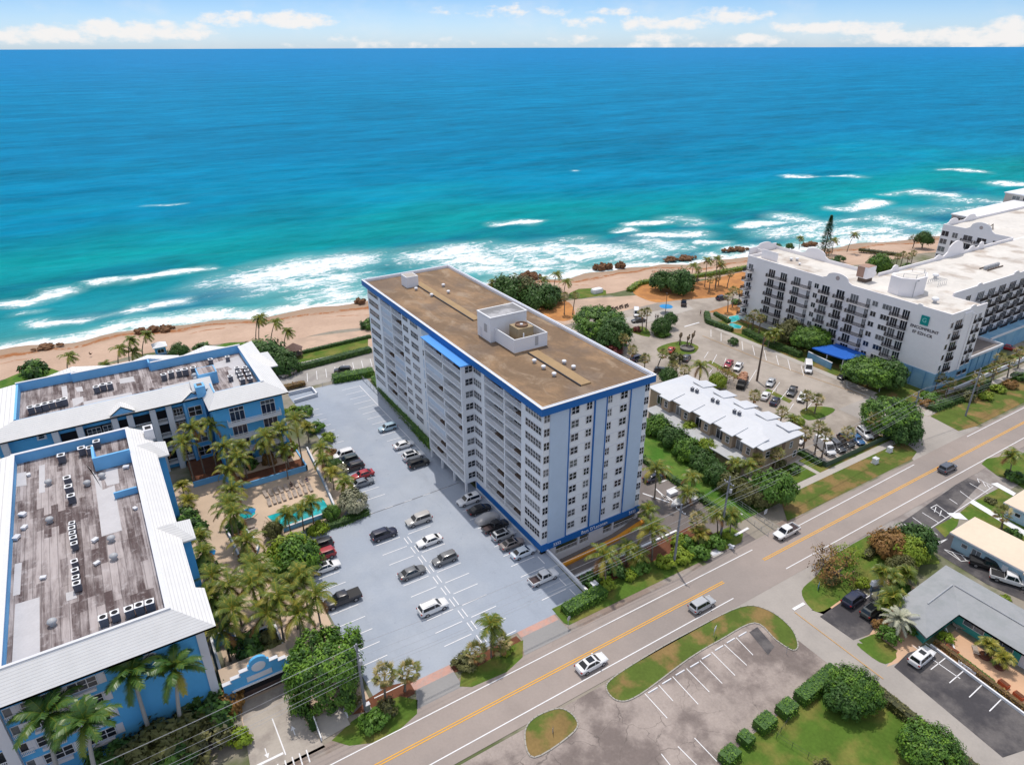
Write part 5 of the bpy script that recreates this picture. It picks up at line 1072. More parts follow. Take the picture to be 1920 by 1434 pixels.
# more buildings along the shore
def slab_block(name, label, x0, x1, y0, y1, h, wm, rm, rows, ww=2.2, gap=4.5, z0=3.0, step=3.2, par=.5):
    t = thing(name, label, 'apartment block', ((x0+x1)/2, (y0+y1)/2, 0)); b = MB(); b.box(x0, x1, y0, y1, 0, h); b.build('wall', wm, t)
    b = MB(); b.box(x0-.4, x1+.4, y0-.4, y1+.4, h, h+par); b.build('roof', rm, t)
    for k in range(rows):
        z = h-2.2-step*k
        y = y0+2
        while y < y1-1.5: window(t, (x0, y, z), NORTH, ww, 1.5, 2, 1, .1); y += gap
        x = x0+2.5
        while x < x1-2 and x < x0+40: window(t, (x, y0, z), WEST, ww, 1.5, 2, 1, .1); x += gap
    return t
slab_block('shore_block', 'low grey apartment block with bright white flat roof behind the hotel', 318, 372, 122, 153, 14.6, mat('grey_block', (.36, .34, .34), .08, .2), WHITE, 3, 3.4, 5)
slab_block('shore_block', 'farthest white apartment block at the right edge above the surf', 372, 420, 128, 158, 17.5, mat('cream_block', (.50, .46, .42), .08, .2), WHITE, 4, 3.2, 4.6)
# ------------------------------------------------------------------ tan two storey building
TANW = mat('tan_stucco', (.34, .26, .19), .1, .3, .85); WROOF = mat('white_metal_roof', (.56, .575, .61), .1, .25, .5)
TB = thing('terrace_building', 'tan two storey building with white sawtooth metal roof', 'building', (112.5, 91, 0))
b = MB(); b.box(106.6, 118.4, 74.9, 108.6, 0, 6.1); b.box(102.7, 106.6, 76.6, 104.6, 0, 2.8); b.build('wall', TANW, TB)
b = MB(); E0, E1, RX, Z0_, Z1_ = 105.9, 118.9, 112.7, 6.3, 7.35
for z in (0, -.16):
    fl = (lambda q: b.face(q)) if z == 0 else (lambda q: b.face(q[::-1]))
    fl([(E0, 108.9, Z0_+z), (E0, 74.4, Z0_+z), (RX, 80.5, Z1_+z), (RX, 104.5, Z1_+z)]); fl([(E1, 74.4, Z0_+z), (E1, 108.9, Z0_+z), (RX, 104.5, Z1_+z), (RX, 80.5, Z1_+z)]); fl([(E0, 74.4, Z0_+z), (E1, 74.4, Z0_+z), (RX, 80.5, Z1_+z)]); fl([(E1, 108.9, Z0_+z), (E0, 108.9, Z0_+z), (RX, 104.5, Z1_+z)])
for p, q in (((E0, 74.4), (E1, 74.4)), ((E0, 108.9), (E0, 74.4)), ((E1, 74.4), (E1, 108.9))): b.face([(*p, Z0_-.2), (*q, Z0_-.2), (*q, Z0_), (*p, Z0_)])
b.build('roof', WROOF, TB)
for s in (-1, 1):
    for y in (77.6, 83.2, 89.4, 95.6, 102.0):
        b = MB(); xo = (104.9 if s < 0 else 120.4); xi = RX+s*3.0; q = [(xo, y-1.5, 6.35), (xo, y+1.9, 6.35), (xi, y+1.9, 7.25), (xi, y-1.5, 7.05)]
        b.face(q[::-1] if s < 0 else q); r = [(p[0], p[1], p[2]-.18) for p in q]; b.face(r if s < 0 else r[::-1]); n_ = len(q)
        for i in range(4): a, c = q[i], q[(i+1) % 4]; f = [a, c, (c[0], c[1], c[2]-.18), (a[0], a[1], a[2]-.18)]; b.face(f if s < 0 else f[::-1])
        b.build('bay_roof', WROOF, TB)
        b = MB(); b.box(105.5 if s < 0 else 118.4, 106.6 if s < 0 else 119.8, y-1.2, y+1.5, 0 if s > 0 else 2.8, 6.12); b.build('bay', TANW, TB)
        if s < 0: window(TB, (105.5, y, 3.9), NORTH, .9, 1.5, 1, 2, .07); door(TB, (106.6, y+3.0, 3.0), NORTH, 2.0, 2.2, 2, GLASS, .08); window(TB, (102.7, y+1, 1.0), NORTH, 1.1, 1.1, 1, 2, .07)
b = MB(); b.box(101.9, 106.6, 76.2, 105.2, 2.8, 3.0); b.build('lean_to_roof', mat('grey_flat_roof', (.40, .41, .43), .15, .3, .7), TB)
window(TB, (108.2, 74.9, 3.6), WEST, 1.1, 1.5, 1, 2); window(TB, (115.6, 74.9, 3.6), WEST, .8, 1.5, 1, 2); window(TB, (117.4, 74.9, .9), WEST, .9, 1.4, 1, 2); b = MB(); b.box(112.6, 113.6, 74.82, 74.9, 3.0, 5.8); b.build('shutter', mat('brown_panel', (.17, .11, .08), .1, 1), TB)
for i, (x, y) in enumerate(((112.2, 100.4), (112.4, 99.1), (112.2, 94), (112.4, 92.7), (112.1, 87.5), (112.3, 86.3))):
    ACK.put((x-.3, y, 7.25), .1, .75, ['first', 'second', 'third', 'fourth', 'fifth', 'sixth'][i]+' dark roof turbine from the sea along the white sawtooth roof', 'turbines on the white sawtooth roof')
# ------------------------------------------------------------------ motels across the road
TEAL = mat('teal_wall', (.055, .33, .29), .08, .5, .8); SHING = asphalt('grey_green_shingle', (.30, .31, .325), .12, patch=(.265, .28, .29), scl=.3)
MT = thing('motel', 'teal single storey motel with grey L shaped roof on the corner', 'motel', (103, 25, 0))
b = MB(); b.prism([(93, 36.4), (106.6, 36.9), (106.6, -24), (99.0, -24), (99.0, 31.4), (91.2, 31.4)], 0, 2.9); b.build('wall', TEAL, MT)
zz, zr = 3.0, 3.75; OUT = [(91.8, 37.0), (107.4, 37.6), (107.4, -25), (98.0, -25), (98.0, 30.5), (89.3, 30.5)]
b = MB()
rA, rB, rC = (94.5, 33.9), (102.7, 34.1), (102.7, -25)
for q in ([(OUT[0], zz), (OUT[5], zz), (rA, zr)], [(OUT[5], zz), (OUT[4], zz), (rB, zr), (rA, zr)], [(OUT[4], zz), (OUT[3], zz), (rC, zr), (rB, zr)], [(OUT[2], zz), (OUT[1], zz), (rB, zr), (rC, zr)], [(OUT[1], zz), (OUT[0], zz), (rA, zr), (rB, zr)]): b.face([(*p, z) for p, z in q])
for i in range(6): p, q = OUT[i], OUT[(i+1) % 6]; f = [(*q, zz-.3), (*p, zz-.3), (*p, zz), (*q, zz)]; b.face(f); b.face(f[::-1])
b.face([(*p, zz-.3) for p in OUT]); b.build('roof', SHING, MT)
b = MB(); b.tube([(95.2, 33.9, 3.82), (102.5, 34.1, 3.86)], .1, 5); b.build('ridge_vent', METAL, MT); b = MB(); b.tube([(102.7, 33.9, 3.86), (102.7, -24, 3.86)], .1, 5); b.build('ridge_vent', METAL, MT)
for y in (28.5, 24.5, 18, 14, 8, 4, -4): window(MT, (99.0, y, 1.2), NORTH, 2.8, .9, 2, 1, .08, 'window', GLASS2)
for y in (21.5, 11, 1): panel(MT, 'door', SHW, 98.92, 99.0, y-.5, y+.5, 0, 2.1); panel(MT, 'wall_panel', SHW, 98.95, 99.0, y-2, y-.6, 0, 2.8)
def longmotel(label, x0, x1, y0, y1):
    t = thing('motel', label, 'motel', ((x0+x1)/2, y1-6, 0)); b = MB(); b.box(x0+.5, x1-.5, y0, y1-.6, 0, 2.9); b.build('wall', mat('pale_blue_wall', (.36, .52, .62), .06, .4, .8), t)
    b = MB(); b.box(x0, x1, y0, y1, 2.9, 3.2); b.box(x0-.7, x0, y0, y1-12, 2.9, 3.2); b.build('roof', mat('cream_flat_roof', (.70, .56, .44), .1, .25, .8), t)
    b = MB(); b.box(x0-.06, x0, y1-11.9, y1, 2.86, 3.14); b.box(x0, x1, y1, y1+.06, 2.86, 3.14); b.build('fascia', TRIM, t)
    window(t, (x0+.5, y1-2.6, 1.3), NORTH, .9, .7, 1, 1); window(t, (x0+.5, y1-4.6, .9), NORTH, 1.4, 1.2, 2, 1, .07, 'window', GLASS2)
    for y in (y1-14, y1-22, y1-27): window(t, (x0+.5, y, 1.0), NORTH, 1.0, 1.2, 1, 1)
    panel(t, 'door', WHITE, x0+.42, x0+.5, y1-9.6, y1-8.7, 0, 2.1); panel(t, 'door', WHITE, x0+.42, x0+.5, y1-18.6, y1-17.7, 0, 2.1)
    return t
longmotel('pale blue long motel with cream flat roof beside the dark stalls', 116.4, 124.6, 5, 41.8); longmotel('second pale blue motel with cream flat roof at the right edge', 133.8, 142, 8, 41.3)
wallthing('patio_wall', 'low white wall round the peach patio of the teal motel', 'patio wall', [(96.6, 31.0), (92.0, 26.5), (92.0, 18)], .5, .2, WHITE, 0)
wallthing('patio_wall', 'white kerb wall between the motel stalls and the patio hedge', 'patio wall', [G(1745, 1212), G(1925, 1345)], .45, .25, WHITE, 0)
# ------------------------------------------------------------------ beach things
t = thing('gazebo', 'small brown eight sided gazebo at the edge of the sand', 'gazebo', (41.9, 187, 0)); BRW = mat('brown_shingle', (.15, .095, .08), .2, 1.5)
b = MB(); b.lathe((41.9, 187, 0), [(2.5, 2.5), (2.55, 2.62), (.5, 4.0), (.02, 4.3)], 8); b.build('gazebo_roof', BRW, t)
for i in range(8): b = MB(); x, y = 41.9+2.1*math.cos(i*math.pi/4), 187+2.1*math.sin(i*math.pi/4); b.box(x-.08, x+.08, y-.08, y+.08, 0, 2.6); b.build('post', WOOD, t)
b = MB(); b.lathe((41.9, 187, 0), [(2.15, .85), (2.2, .95), (2.1, 1.0)], 8); b.build('rail', WOOD, t)
t = thing('lifeguard_tower', 'blue lifeguard tower with white roof on the beach', 'lifeguard tower', (9.2, 206, 0))
b = MB(); b.box(7.8, 10.6, 204.8, 207.6, 1.6, 3.9); b.build('cabin', BLDB, t); b = MB(); b.prism([(7.3, 204.2), (11.1, 204.2), (11.1, 208.2), (7.3, 208.2)], 3.9, 4.1); b.face([(7.3, 204.2, 4.1), (11.1, 204.2, 4.1), (9.2, 206, 5.2)]); b.face([(11.1, 204.2, 4.1), (11.1, 208.2, 4.1), (9.2, 206, 5.2)]); b.face([(11.1, 208.2, 4.1), (7.3, 208.2, 4.1), (9.2, 206, 5.2)]); b.face([(7.3, 208.2, 4.1), (7.3, 204.2, 4.1), (9.2, 206, 5.2)]); b.build('tower_roof', WHITE, t)
b = MB(); b.box(7.2, 11.2, 203.2, 204.8, 1.4, 1.6); b.build('deck', WOOD, t); link('railing', railing_mesh(4.0, 1, .3, METAL), t, (0, -2.7, 1.6)); window(t, (9.2, 204.8, 2.3), WEST, 1.6, 1.0, 2, 1)
for x in (8, 10.4):
    for y in (205, 207.4): b = MB(); b.box(x-.12, x+.12, y-.12, y+.12, -.2, 1.5); b.build('leg', WOOD, t)
t = thing('equipment_box', 'white rounded storage pod standing on the sand by the dune lawn', 'storage box', G(1119, 549))
p_ = G(1119, 549); b = MB(); b.loft([[(p_.x+x*k, p_.y+y*k, z) for x, y in ((-2.2, -.8), (-1.6, -1.2), (1.6, -1.2), (2.2, -.8), (2.2, .8), (1.6, 1.2), (-1.6, 1.2), (-2.2, .8))] for k, z in ((.97, 0), (1, .4), (1, 1.2), (.9, 1.6))]); b.build('shell', WHITE, t, 40); b = MB(); b.box(p_.x-1.5, p_.x+1.5, p_.y-1.23, p_.y-1.2, .3, 1.1); b.build('hatch', TRIM, t)
bn = thing('bench', 'x', 'bench'); b = MB(); b.box(-.9, .9, -.22, .22, .42, .48); b.build('seat', WOOD, bn); b = MB(); b.box(-.9, .9, .2, .26, .5, .9); b.build('backrest', WOOD, bn)
for x in (-.7, .7): b = MB(); b.box(x-.05, x+.05, -.2, .2, 0, .42); b.build('leg', DMETAL, bn)
BNK = Kit(bn)
for i, p in enumerate(((1148, 582), (1156, 581), (1165, 578), (1175, 576))): BNK.put(G(*p), .3, 1.2, '%s brown bench from the left along the edge of the sand plaza' % ORD[i], 'benches facing the sea')
BNK.put(G(1308, 527), .4, 1.3, 'single bench on the orange sand under the palms', None)
def lump(b, c, r, seed, sq=.6, m=0, n=9):
    rg = []
    for i in range(1, n):
        a = math.pi*i/n-math.pi/2; ring = []
        for j in range(12):
            t_ = 2*math.pi*j/12; d = Vector((math.cos(a)*math.cos(t_), math.cos(a)*math.sin(t_), math.sin(a)))
            k = r*(1+.75*mnoise.noise(d*1.7+Vector((seed, 0, 0)))+.3*mnoise.noise(d*4.5+Vector((0, seed, 0)))); ring.append((c[0]+d.x*k, c[1]+d.y*k, c[2]+d.z*k*sq))
        rg.append(ring)
    b.loft(rg, m)
def rocks(label, px, py, w, n, seed, m=ROCK, h=1.0):
    p = G(px, py, -.6); t = thing('rock_outcrop', label, 'rocks', p); b = MB(); r_ = random.Random(seed)
    for i in range(n): u = r_.uniform(-1, 1); lump(b, (p.x+u*w, p.y-u*w*.28+r_.uniform(-1.6, 1.6), -.6+r_.uniform(0, .5)*h), r_.uniform(.7, 2.0)*(1-.45*abs(u)), seed+i, .65*h)
    b.build('rock', m, t)
rocks('long heap of brown rocks on the beach beyond the near condominium', 290, 619, 5.5, 16, 1); rocks('small dark rocks at the water line far left of the beach', 90, 650, 4, 9, 2, h=.6); rocks('jagged brown rocks behind the sea grape bushes by the tower', 990, 520, 5, 16, 3, h=1.3); rocks('orange brown rock spur running into the surf beyond the tower', 1142, 501, 6.5, 18, 4, h=1.6)
rocks('flat dark rocks in the surf, middle of the bay', 1278, 485, 7.5, 18, 5, h=.8); rocks('brown rocks in the surf just left of the hotel', 1381, 469, 6, 14, 6, h=.9); rocks('dark rocks behind the conifer by the hotel', 1520, 458, 5, 10, 7, h=1); rocks('single brown boulder at the left of the tower on the sand', 677, 567, .8, 3, 8, h=1.4)
# ------------------------------------------------------------------ vehicles (front towards +x, origin on the ground)
def paintmat():
    m, nt, b = newmat('car_paint'); oi = nt.nodes.new('ShaderNodeObjectInfo')
    k = mth(nt, 'MULTIPLY_ADD', nz(nt, 1.2, 3), .16, .92); cc = nt.nodes.new('ShaderNodeCombineColor'); [lk(nt, k, cc.inputs[i]) for i in range(3)]
    lk(nt, mix(nt, 1.0, oi.outputs['Color'], cc.outputs[0], 'MULTIPLY'), b.inputs['Base Color']); b.inputs['Roughness'].default_value = .3; b.inputs['Coat Weight'].default_value = .5; b.inputs['Coat Roughness'].default_value = .08
    return m
PAINT = paintmat(); CGL = mat('car_glass', (.012, .014, .018), 0, rough=.06, spec=.6); TYRE = mat('tyre_rubber', (.018, .018, .02), .2, 4, .9); RIM = mat('alloy_rim', (.32, .32, .34), .1, 4, .35, .5, .6)
HEADL = mat('headlight_lens', (.62, .64, .66), .05, 4, .15); TAILL = mat('taillight_lens', (.30, .012, .012), .05, 4, .25); TRIMB = mat('black_trim', (.02, .02, .022), .1, 3, .6); BEDM = mat('bed_liner', (.06, .042, .045), .3, 2.5, .8)
CARS = {  # stations: x, half width, underside, belt;  cabin: bottom x0,x1, top x0,x1, half widths, belt z, roof z;  wheels: x front, rear, radius
 'sedan': ([(-2.37, .70, .36, .78), (-2.24, .84, .28, .95), (-1.55, .91, .22, .99), (0, .915, .2, .96), (1.0, .91, .2, .95), (1.7, .90, .22, .86), (2.18, .82, .28, .76), (2.37, .66, .36, .66)], (-1.85, 1.15, -1.0, .42, .83, .62, .95, 1.44), (1.42, -1.4, .33)),
 'suv': ([(-2.38, .78, .42, .95), (-2.27, .90, .34, 1.08), (-1.5, .955, .28, 1.10), (0, .96, .26, 1.08), (1.15, .95, .26, 1.06), (1.75, .94, .28, 1.0), (2.2, .87, .34, .92), (2.38, .70, .42, .80)], (-2.22, 1.25, -1.95, .48, .88, .68, 1.07, 1.72), (1.45, -1.4, .37)),
 'pickup': ([(-2.8, .90, .5, .78), (-2.72, .96, .42, .80), (-.95, .965, .36, .80), (-.85, .965, .34, 1.12), (1.4, .96, .34, 1.10), (2.1, .95, .36, 1.06), (2.65, .90, .42, .98), (2.8, .74, .5, .86)], (-.85, 1.5, -.66, .78, .89, .70, 1.10, 1.86), (1.85, -1.75, .39)),
 'van': ([(-2.85, .90, .45, 1.1), (-2.78, .98, .36, 1.2), (0, 1.0, .32, 1.2), (1.7, .99, .32, 1.18), (2.3, .95, .34, 1.1), (2.75, .86, .4, .95), (2.88, .70, .48, .8)], (-2.8, 2.15, -2.72, 1.15, .97, .86, 1.17, 2.42), (1.85, -1.75, .36)),
}
def make_car(kind):
    st, (b0, b1, t0, t1, wb, wt, zb, zr), (wf, wr, r) = CARS[kind]
    t = thing({'sedan': 'sedan_car', 'suv': 'suv_car', 'pickup': 'pickup_truck', 'van': 'delivery_van'}[kind], 'x', {'sedan': 'car', 'suv': 'car', 'pickup': 'pickup truck', 'van': 'van'}[kind])
    b = MB(); rings = []
    for x, w, zl, z in st:
        h = [(w*.84, zl), (w*.97, zl+.12), (w, zl+(z-zl)*.55), (w*.97, z-.1), (w*.86, z-.02), (w*.45, z+.025)]
        rings.append([(x, y, q) for y, q in h]+[(x, -y, q) for y, q in h[::-1]])
    b.loft(rings)
    def rr(x0, x1, w, z, c=.12): return [(x0, -w+c, z), (x0+c, -w, z), (x1-c, -w, z), (x1, -w+c, z), (x1, w-c, z), (x1-c, w, z), (x0+c, w, z), (x0, w-c, z)]
    f = .86; mx_ = lambda a, c, k: a+(c-a)*k
    b.loft([rr(b0, b1, wb, zb-.06), rr(mx_(b0, t0, f), mx_(b1, t1, f), mx_(wb, wt, f), mx_(zb, zr, f)), rr(t0, t1, wt, zr-.02), rr(t0+.18, t1-.2, wt-.14, zr+.02)])
    if kind == 'pickup':
        for s in (-1, 1): b.box(-2.75, -.85, s*.93-.05, s*.93+.05, .78, 1.12)
        b.box(-2.8, -2.7, -.9, .9, .78, 1.12)
    b.build('body', [PAINT], t, 38)
    if kind == 'pickup': b = MB(); b.face([(-2.68, -.87, .84), (-.87, -.87, .84), (-.87, .87, .84), (-2.68, .87, .84)]); b.build('bed_liner', BEDM, t)
    def pane(name, pts): g_ = MB(); g_.face(pts); g_.build(name, CGL, t)
    lo, hi, o = .12, .84, .02
    X0_, X1_ = lambda k: mx_(b0, t0, k/1.0), lambda k: mx_(b1, t1, k); WW = lambda k: mx_(wb, wt, k); ZZ = lambda k: mx_(zb, zr, k)
    pane('windscreen', [(X1_(lo)+o+.02, -WW(lo)+.14, ZZ(lo)), (X1_(lo)+o+.02, WW(lo)-.14, ZZ(lo)), (X1_(hi)+o+.02, WW(hi)-.12, ZZ(hi)), (X1_(hi)+o+.02, -WW(hi)+.12, ZZ(hi))])
    pane('rear_window', [(X0_(lo)-o, WW(lo)-.14, ZZ(lo)), (X0_(lo)-o, -WW(lo)+.14, ZZ(lo)), (X0_(hi)-o, -WW(hi)+.12, ZZ(hi)), (X0_(hi)-o, WW(hi)-.12, ZZ(hi))])
    xm = {'sedan': .05, 'suv': .0, 'pickup': .45, 'van': .75}[kind]
    for s in (-1, 1):
        for xa, xb in ((None, xm-.04), (xm+.04, None)):
            if kind == 'van' and xa is None: continue
            q = [((xa if xa is not None else X0_(lo)+.22), s*(WW(lo)+o), ZZ(lo)), ((xb if xb is not None else X1_(lo)-.22), s*(WW(lo)+o), ZZ(lo)), ((xb if xb is not None else X1_(hi)-.14), s*(WW(hi)+o), ZZ(hi)), ((xa if xa is not None else X0_(hi)+.14), s*(WW(hi)+o), ZZ(hi))]
            pane('side_window', q if s < 0 else q[::-1])
        hw = st[-2][1]; z = st[-2][3]-.13
        b = MB(); b.box(st[-2][0]-.1, st[-1][0]-.02, min(s*(hw-.34), s*(hw-.04)), max(s*(hw-.34), s*(hw-.04)), z-.07, z+.06); b.build('headlight', HEADL, t)
        hw = st[1][1]; z = st[1][3]-.16
        b = MB(); b.box(st[0][0]-.015, st[1][0]+.06, min(s*(hw-.22), s*(hw+.01)), max(s*(hw-.22), s*(hw+.01)), z-.12, z+.08); b.build('taillight', TAILL, t)
        b = MB(); b.box(b1-.45, b1-.25, min(s*(wb+.03), s*(wb+.2)), max(s*(wb+.03), s*(wb+.2)), zb+.0, zb+.13); b.build('mirror', [PAINT], t)
    b = MB(); b.box(st[-1][0]-.06, st[-1][0]+.01, -.42, .42, st[-1][2]+.02, st[-1][3]-.06); b.build('grille', TRIMB, t)
    for x in (wf, wr):
        for s in (-1, 1):
            w = st[3][1]-.11; b = MB(); n = 18
            b.loft([[(x+rr_*math.cos(2*math.pi*i/n), s*(w+dy), r+rr_*math.sin(2*math.pi*i/n)) for i in range(n)][::s] for rr_, dy in ((r*.94, -.12), (r, -.08), (r, .10), (r*.93, .135))]); wh = b.build('wheel', TYRE, t, 40)
            b = MB(); b.face([(x+r*.62*math.cos(2*math.pi*i/n), s*(w+.139), r+r*.62*math.sin(2*math.pi*i/n)) for i in range(n)][::-s]); b.build('rim', RIM, wh)
    return Kit(t)
CK = {k: make_car(k) for k in CARS}
CW, CS, CG, CDG, CB, CN = (.72, .72, .73), (.40, .41, .43), (.15, .155, .165), (.07, .072, .08), (.012, .012, .014), (.018, .02, .045)
def extra(car, name, m, *d): panel_ = MB(); panel_.box(*d); o = link(name, panel_.mesh(name, [m]), car); return o
CARLOT = 'cars parked on the blue deck'
def car(kind, px, py, d, c, label, group=None, s=1.0, ex=None, z=.03, turn=None):
    p = G(px, py, .55)
    if d in (1, -1): a = 0 if d == 1 else math.pi
    else: q = G(px+d[0], py+d[1], .55); a = math.atan2(q.y-p.y, q.x-p.x)
    o = CK[kind].put((p.x, p.y, z), a+random.uniform(-.02, .02), s, label, group, c)
    if ex == 'sunroof': extra(o, 'sunroof', CGL, -.75, .1, -.42, .42, 1.72, 1.755)
    if ex == 'blackroof': extra(o, 'roof_panel', CGL, -1.6, .2, -.54, .54, 1.72, 1.752)
    if ex == 'softtop': extra(o, 'soft_top', TRIMB, -.85, .25, -.5, .5, 1.44, 1.475)
    if ex == 'glassroof': extra(o, 'glass_roof', CGL, -.8, .2, -.48, .48, 1.44, 1.47)
    if ex == 'cover': extra(o, 'bed_cover', TRIMB, -2.7, -.87, -.9, .9, 1.08, 1.14)
    if ex == 'rack': extra(o, 'tool_box', METAL, -1.6, -.95, -.85, .85, .86, 1.2)
    if ex == 'rails':
        for y in (-.55, .55): extra(o, 'roof_rail', METAL, -1.7, .2, y-.03, y+.03, 1.74, 1.79)
    return o
for a in (
 ('suv', 644, 853, -1, CW, 'white SUV at the seaward end of the left row of five'), ('suv', 652, 864, -1, (.035, .05, .045), 'dark green grey SUV second from the sea in the left row of five'), ('suv', 662, 876, -1, (.03, .02, .022), 'maroon black SUV directly beside the red sedan'),
 ('sedan', 680, 890, -1, (.36, .012, .02), 'bright red sedan under the palm in the left row'), ('sedan', 680, 905, 1, (.17, .19, .22), 'blue grey sedan at the street end of the left row of five'),
 ('suv', 727, 802, -1, (.34, .46, .54), 'light blue small SUV alone along the right edge of the deck', .93), ('sedan', 757, 834, 1, CW, 'white sedan beside the hedge, next after the light blue SUV'), ('suv', 775, 855, 1, CW, 'white SUV with black roof beside a black SUV', 1, 'blackroof'), ('suv', 785, 869, 1, CB, 'black SUV beside the white SUV with black roof'),
 ('suv', 879, 938, -1, CW, 'white SUV with dark sunroof under the tower, farthest from the street', 1.02, 'sunroof'), ('sedan', 899, 955, 1, CB, 'black sedan between a white SUV and the covered car'), ('pickup', 929, 987, 1, CB, 'black pickup with open brown bed beside the covered car', .93), ('suv', 944, 1003, 1, CS, 'silver wagon with dark glass roof beside the black pickup', .95, 'blackroof'),
 ('sedan', 960, 1019, 1, (.24, .21, .20), 'taupe convertible with dark soft top by the tower', .98, 'softtop'), ('sedan', 981, 1035, 1, (.62, .68, .74), 'pale bluish white sedan at the tower corner'), ('pickup', 1019, 1083, 1, CW, 'white pickup with empty brown bed near the white retaining wall', .95),
 ('suv', 785, 975, -1, (.42, .41, .40), 'silver SUV at the head of the middle bays', 1.05), ('suv', 720, 1002, 1, CN, 'dark navy SUV alone left of the middle line', 1.02), ('sedan', 805, 1014, -1, CW, 'white sedan in the right middle bays'), ('suv', 834, 1048, -1, CG, 'mid grey SUV in the right middle bays', .95), ('sedan', 773, 1073, 1, CG, 'grey sedan in the left middle bays'), ('suv', 812, 1139, 1, CW, 'white SUV with roof rails, nearest the street in the middle bays', 1.03, 'rails'),
 ('suv', 600, 1023, -1, CB, 'black SUV half under the trees on the left, above a red SUV'), ('suv', 604, 1042, -1, (.33, .015, .02), 'red SUV half under the trees on the left'), ('sedan', 612, 1063, 1, CW, 'white sedan with sunroof below the red SUV', 1, 'glassroof'), ('pickup', 643, 1124, -1, (.012, .012, .02), 'black pickup under the palm at the left edge of the deck', 1.05, 'cover')):
    car(a[0], a[1], a[2], a[3], a[4], a[5], CARLOT, a[6] if len(a) > 6 else 1, a[7] if len(a) > 7 else None)
for a in (
 ('sedan', 1109, 1244, 1, CW, 'white sedan with dark glass roof driving along the road, nearest the camera', 1.05, 'glassroof'), ('suv', 1316, 1134, 1, CS, 'silver SUV driving towards the street corner', .98), ('pickup', 1474, 998, -1, CW, 'white pickup driving on the tower side of the road', 1.0), ('suv', 1776, 878, 1, (.085, .095, .12), 'dark grey SUV driving far along the road', 1.0)):
    car(a[0], a[1], a[2], a[3], a[4], a[5], 'vehicles driving on the coast road', a[6], a[7] if len(a) > 7 else None, .07)
D1 = (-15, 21)
for a in (
 ('sedan', 1366, 682, D1, (.30, .02, .04), 'red car parked beside a white pickup by the grass strip'), ('pickup', 1384, 688, D1, CW, 'white pickup parked beside the red car', .92), ('sedan', 1445, 717, D1, CS, 'silver white car parked beside the wooden pole'), ('pickup', 1485, 734, (-13, 20), CDG, 'dark grey pickup parked by the curved grass strip', .95), ('pickup', 1504, 745, (-12, 20), CW, 'white truck beside the dark grey pickup', .93, 'rack'),
 ('sedan', 1435, 742, (12, -18), CW, 'white car behind the grass strip by the sawtooth roof'), ('sedan', 1453, 752, (12, -17), CN, 'navy sedan behind the curved grass strip'), ('sedan', 1583, 705, (-20, 8), CB, 'black car half under the big tree by the hotel'),
 ('suv', 1569, 837, (18, 15), CDG, 'grey SUV beside the long white van', 1.0, 'rails'), ('suv', 1586, 827, (18, 15), CB, 'black SUV between the grey SUV and the blue car'), ('sedan', 1606, 823, (18, 15), (.03, .11, .26), 'blue hatchback behind the green fence'), ('suv', 1621, 813, (18, 15), CW, 'white SUV nearest the corner tree behind the fence'), ('sedan', 1501, 823, (-12, 18), CW, 'white car peeping out behind the tan building'),
 ('sedan', 1225, 895, (20, -8), CN, 'dark blue car under the palm beside the tower'), ('sedan', 1233, 886, (20, -8), (.04, .05, .07), 'black car behind the dark blue one beside the tower'),
 ('sedan', 1197, 601, (-20, 2), CB, 'black sedan under the tall palms near the plaza'), ('pickup', 1282, 569, (0, -14), CB, 'black pickup at the end of the street by the orange sand', .95), ('suv', 1353, 559, (14, -3), CN, 'dark car at the far end of the street beside the palms', .95),
 ('sedan', 1258, 656, (10, -12), (.42, .05, .02), 'orange red car beside the sculpture island', .95), ('sedan', 1287, 671, (12, -15), CDG, 'dark grey car by the dry hedge below the sculpture island'), ('suv', 1242, 697, (20, 2), CB, 'black SUV behind the corner of the tower roof'), ('suv', 1196, 672, (20, -6), CN, 'navy vehicle behind the fan palms beside the tower'),
 ('suv', 540, 701, (-20, 9), (.30, .26, .23), 'bronze grey SUV on the beach access road beside the far condominium'), ('suv', 643, 695, (-20, 1), CB, 'black SUV on the beach access road behind the hedge'),
 ('suv', 1601, 1123, (15, -11), CN, 'navy SUV parked in the left motel bay', 1.0), ('suv', 1635, 1144, (15, -11), (.06, .065, .06), 'dark green grey jeep with soft roof in the motel bay', .95, 'blackroof'), ('suv', 1728, 1232, (14, -11), CW, 'white SUV parked by the peach patio', 1.0, 'sunroof'), ('pickup', 1853, 1060, (20, 6), CB, 'black pickup with bed cover by the pale blue motel', 1.02, 'cover'), ('pickup', 1893, 1087, (20, 6), CW, 'white pickup with black bed cover by the pale blue motel', 1.02, 'cover'),
 ('sedan', 1890, 652, (20, 4), (.34, .012, .02), 'red car beyond the hotel annexe at the right edge')):
    car(a[0], a[1], a[2], a[3], a[4], a[5], 'cars parked along the side streets', a[6] if len(a) > 6 else 1, a[7] if len(a) > 7 else None)
car('van', 1515, 691, (1, 20), CW, 'white van driving down the street past the hotel', None); car('van', 1546, 840, (18, 15), CW, 'long white van at the left of the row behind the green fence', None, 1.05); car('van', 1193, 588, (1, 12), CW, 'white van near the benches by the beach', None, .9)
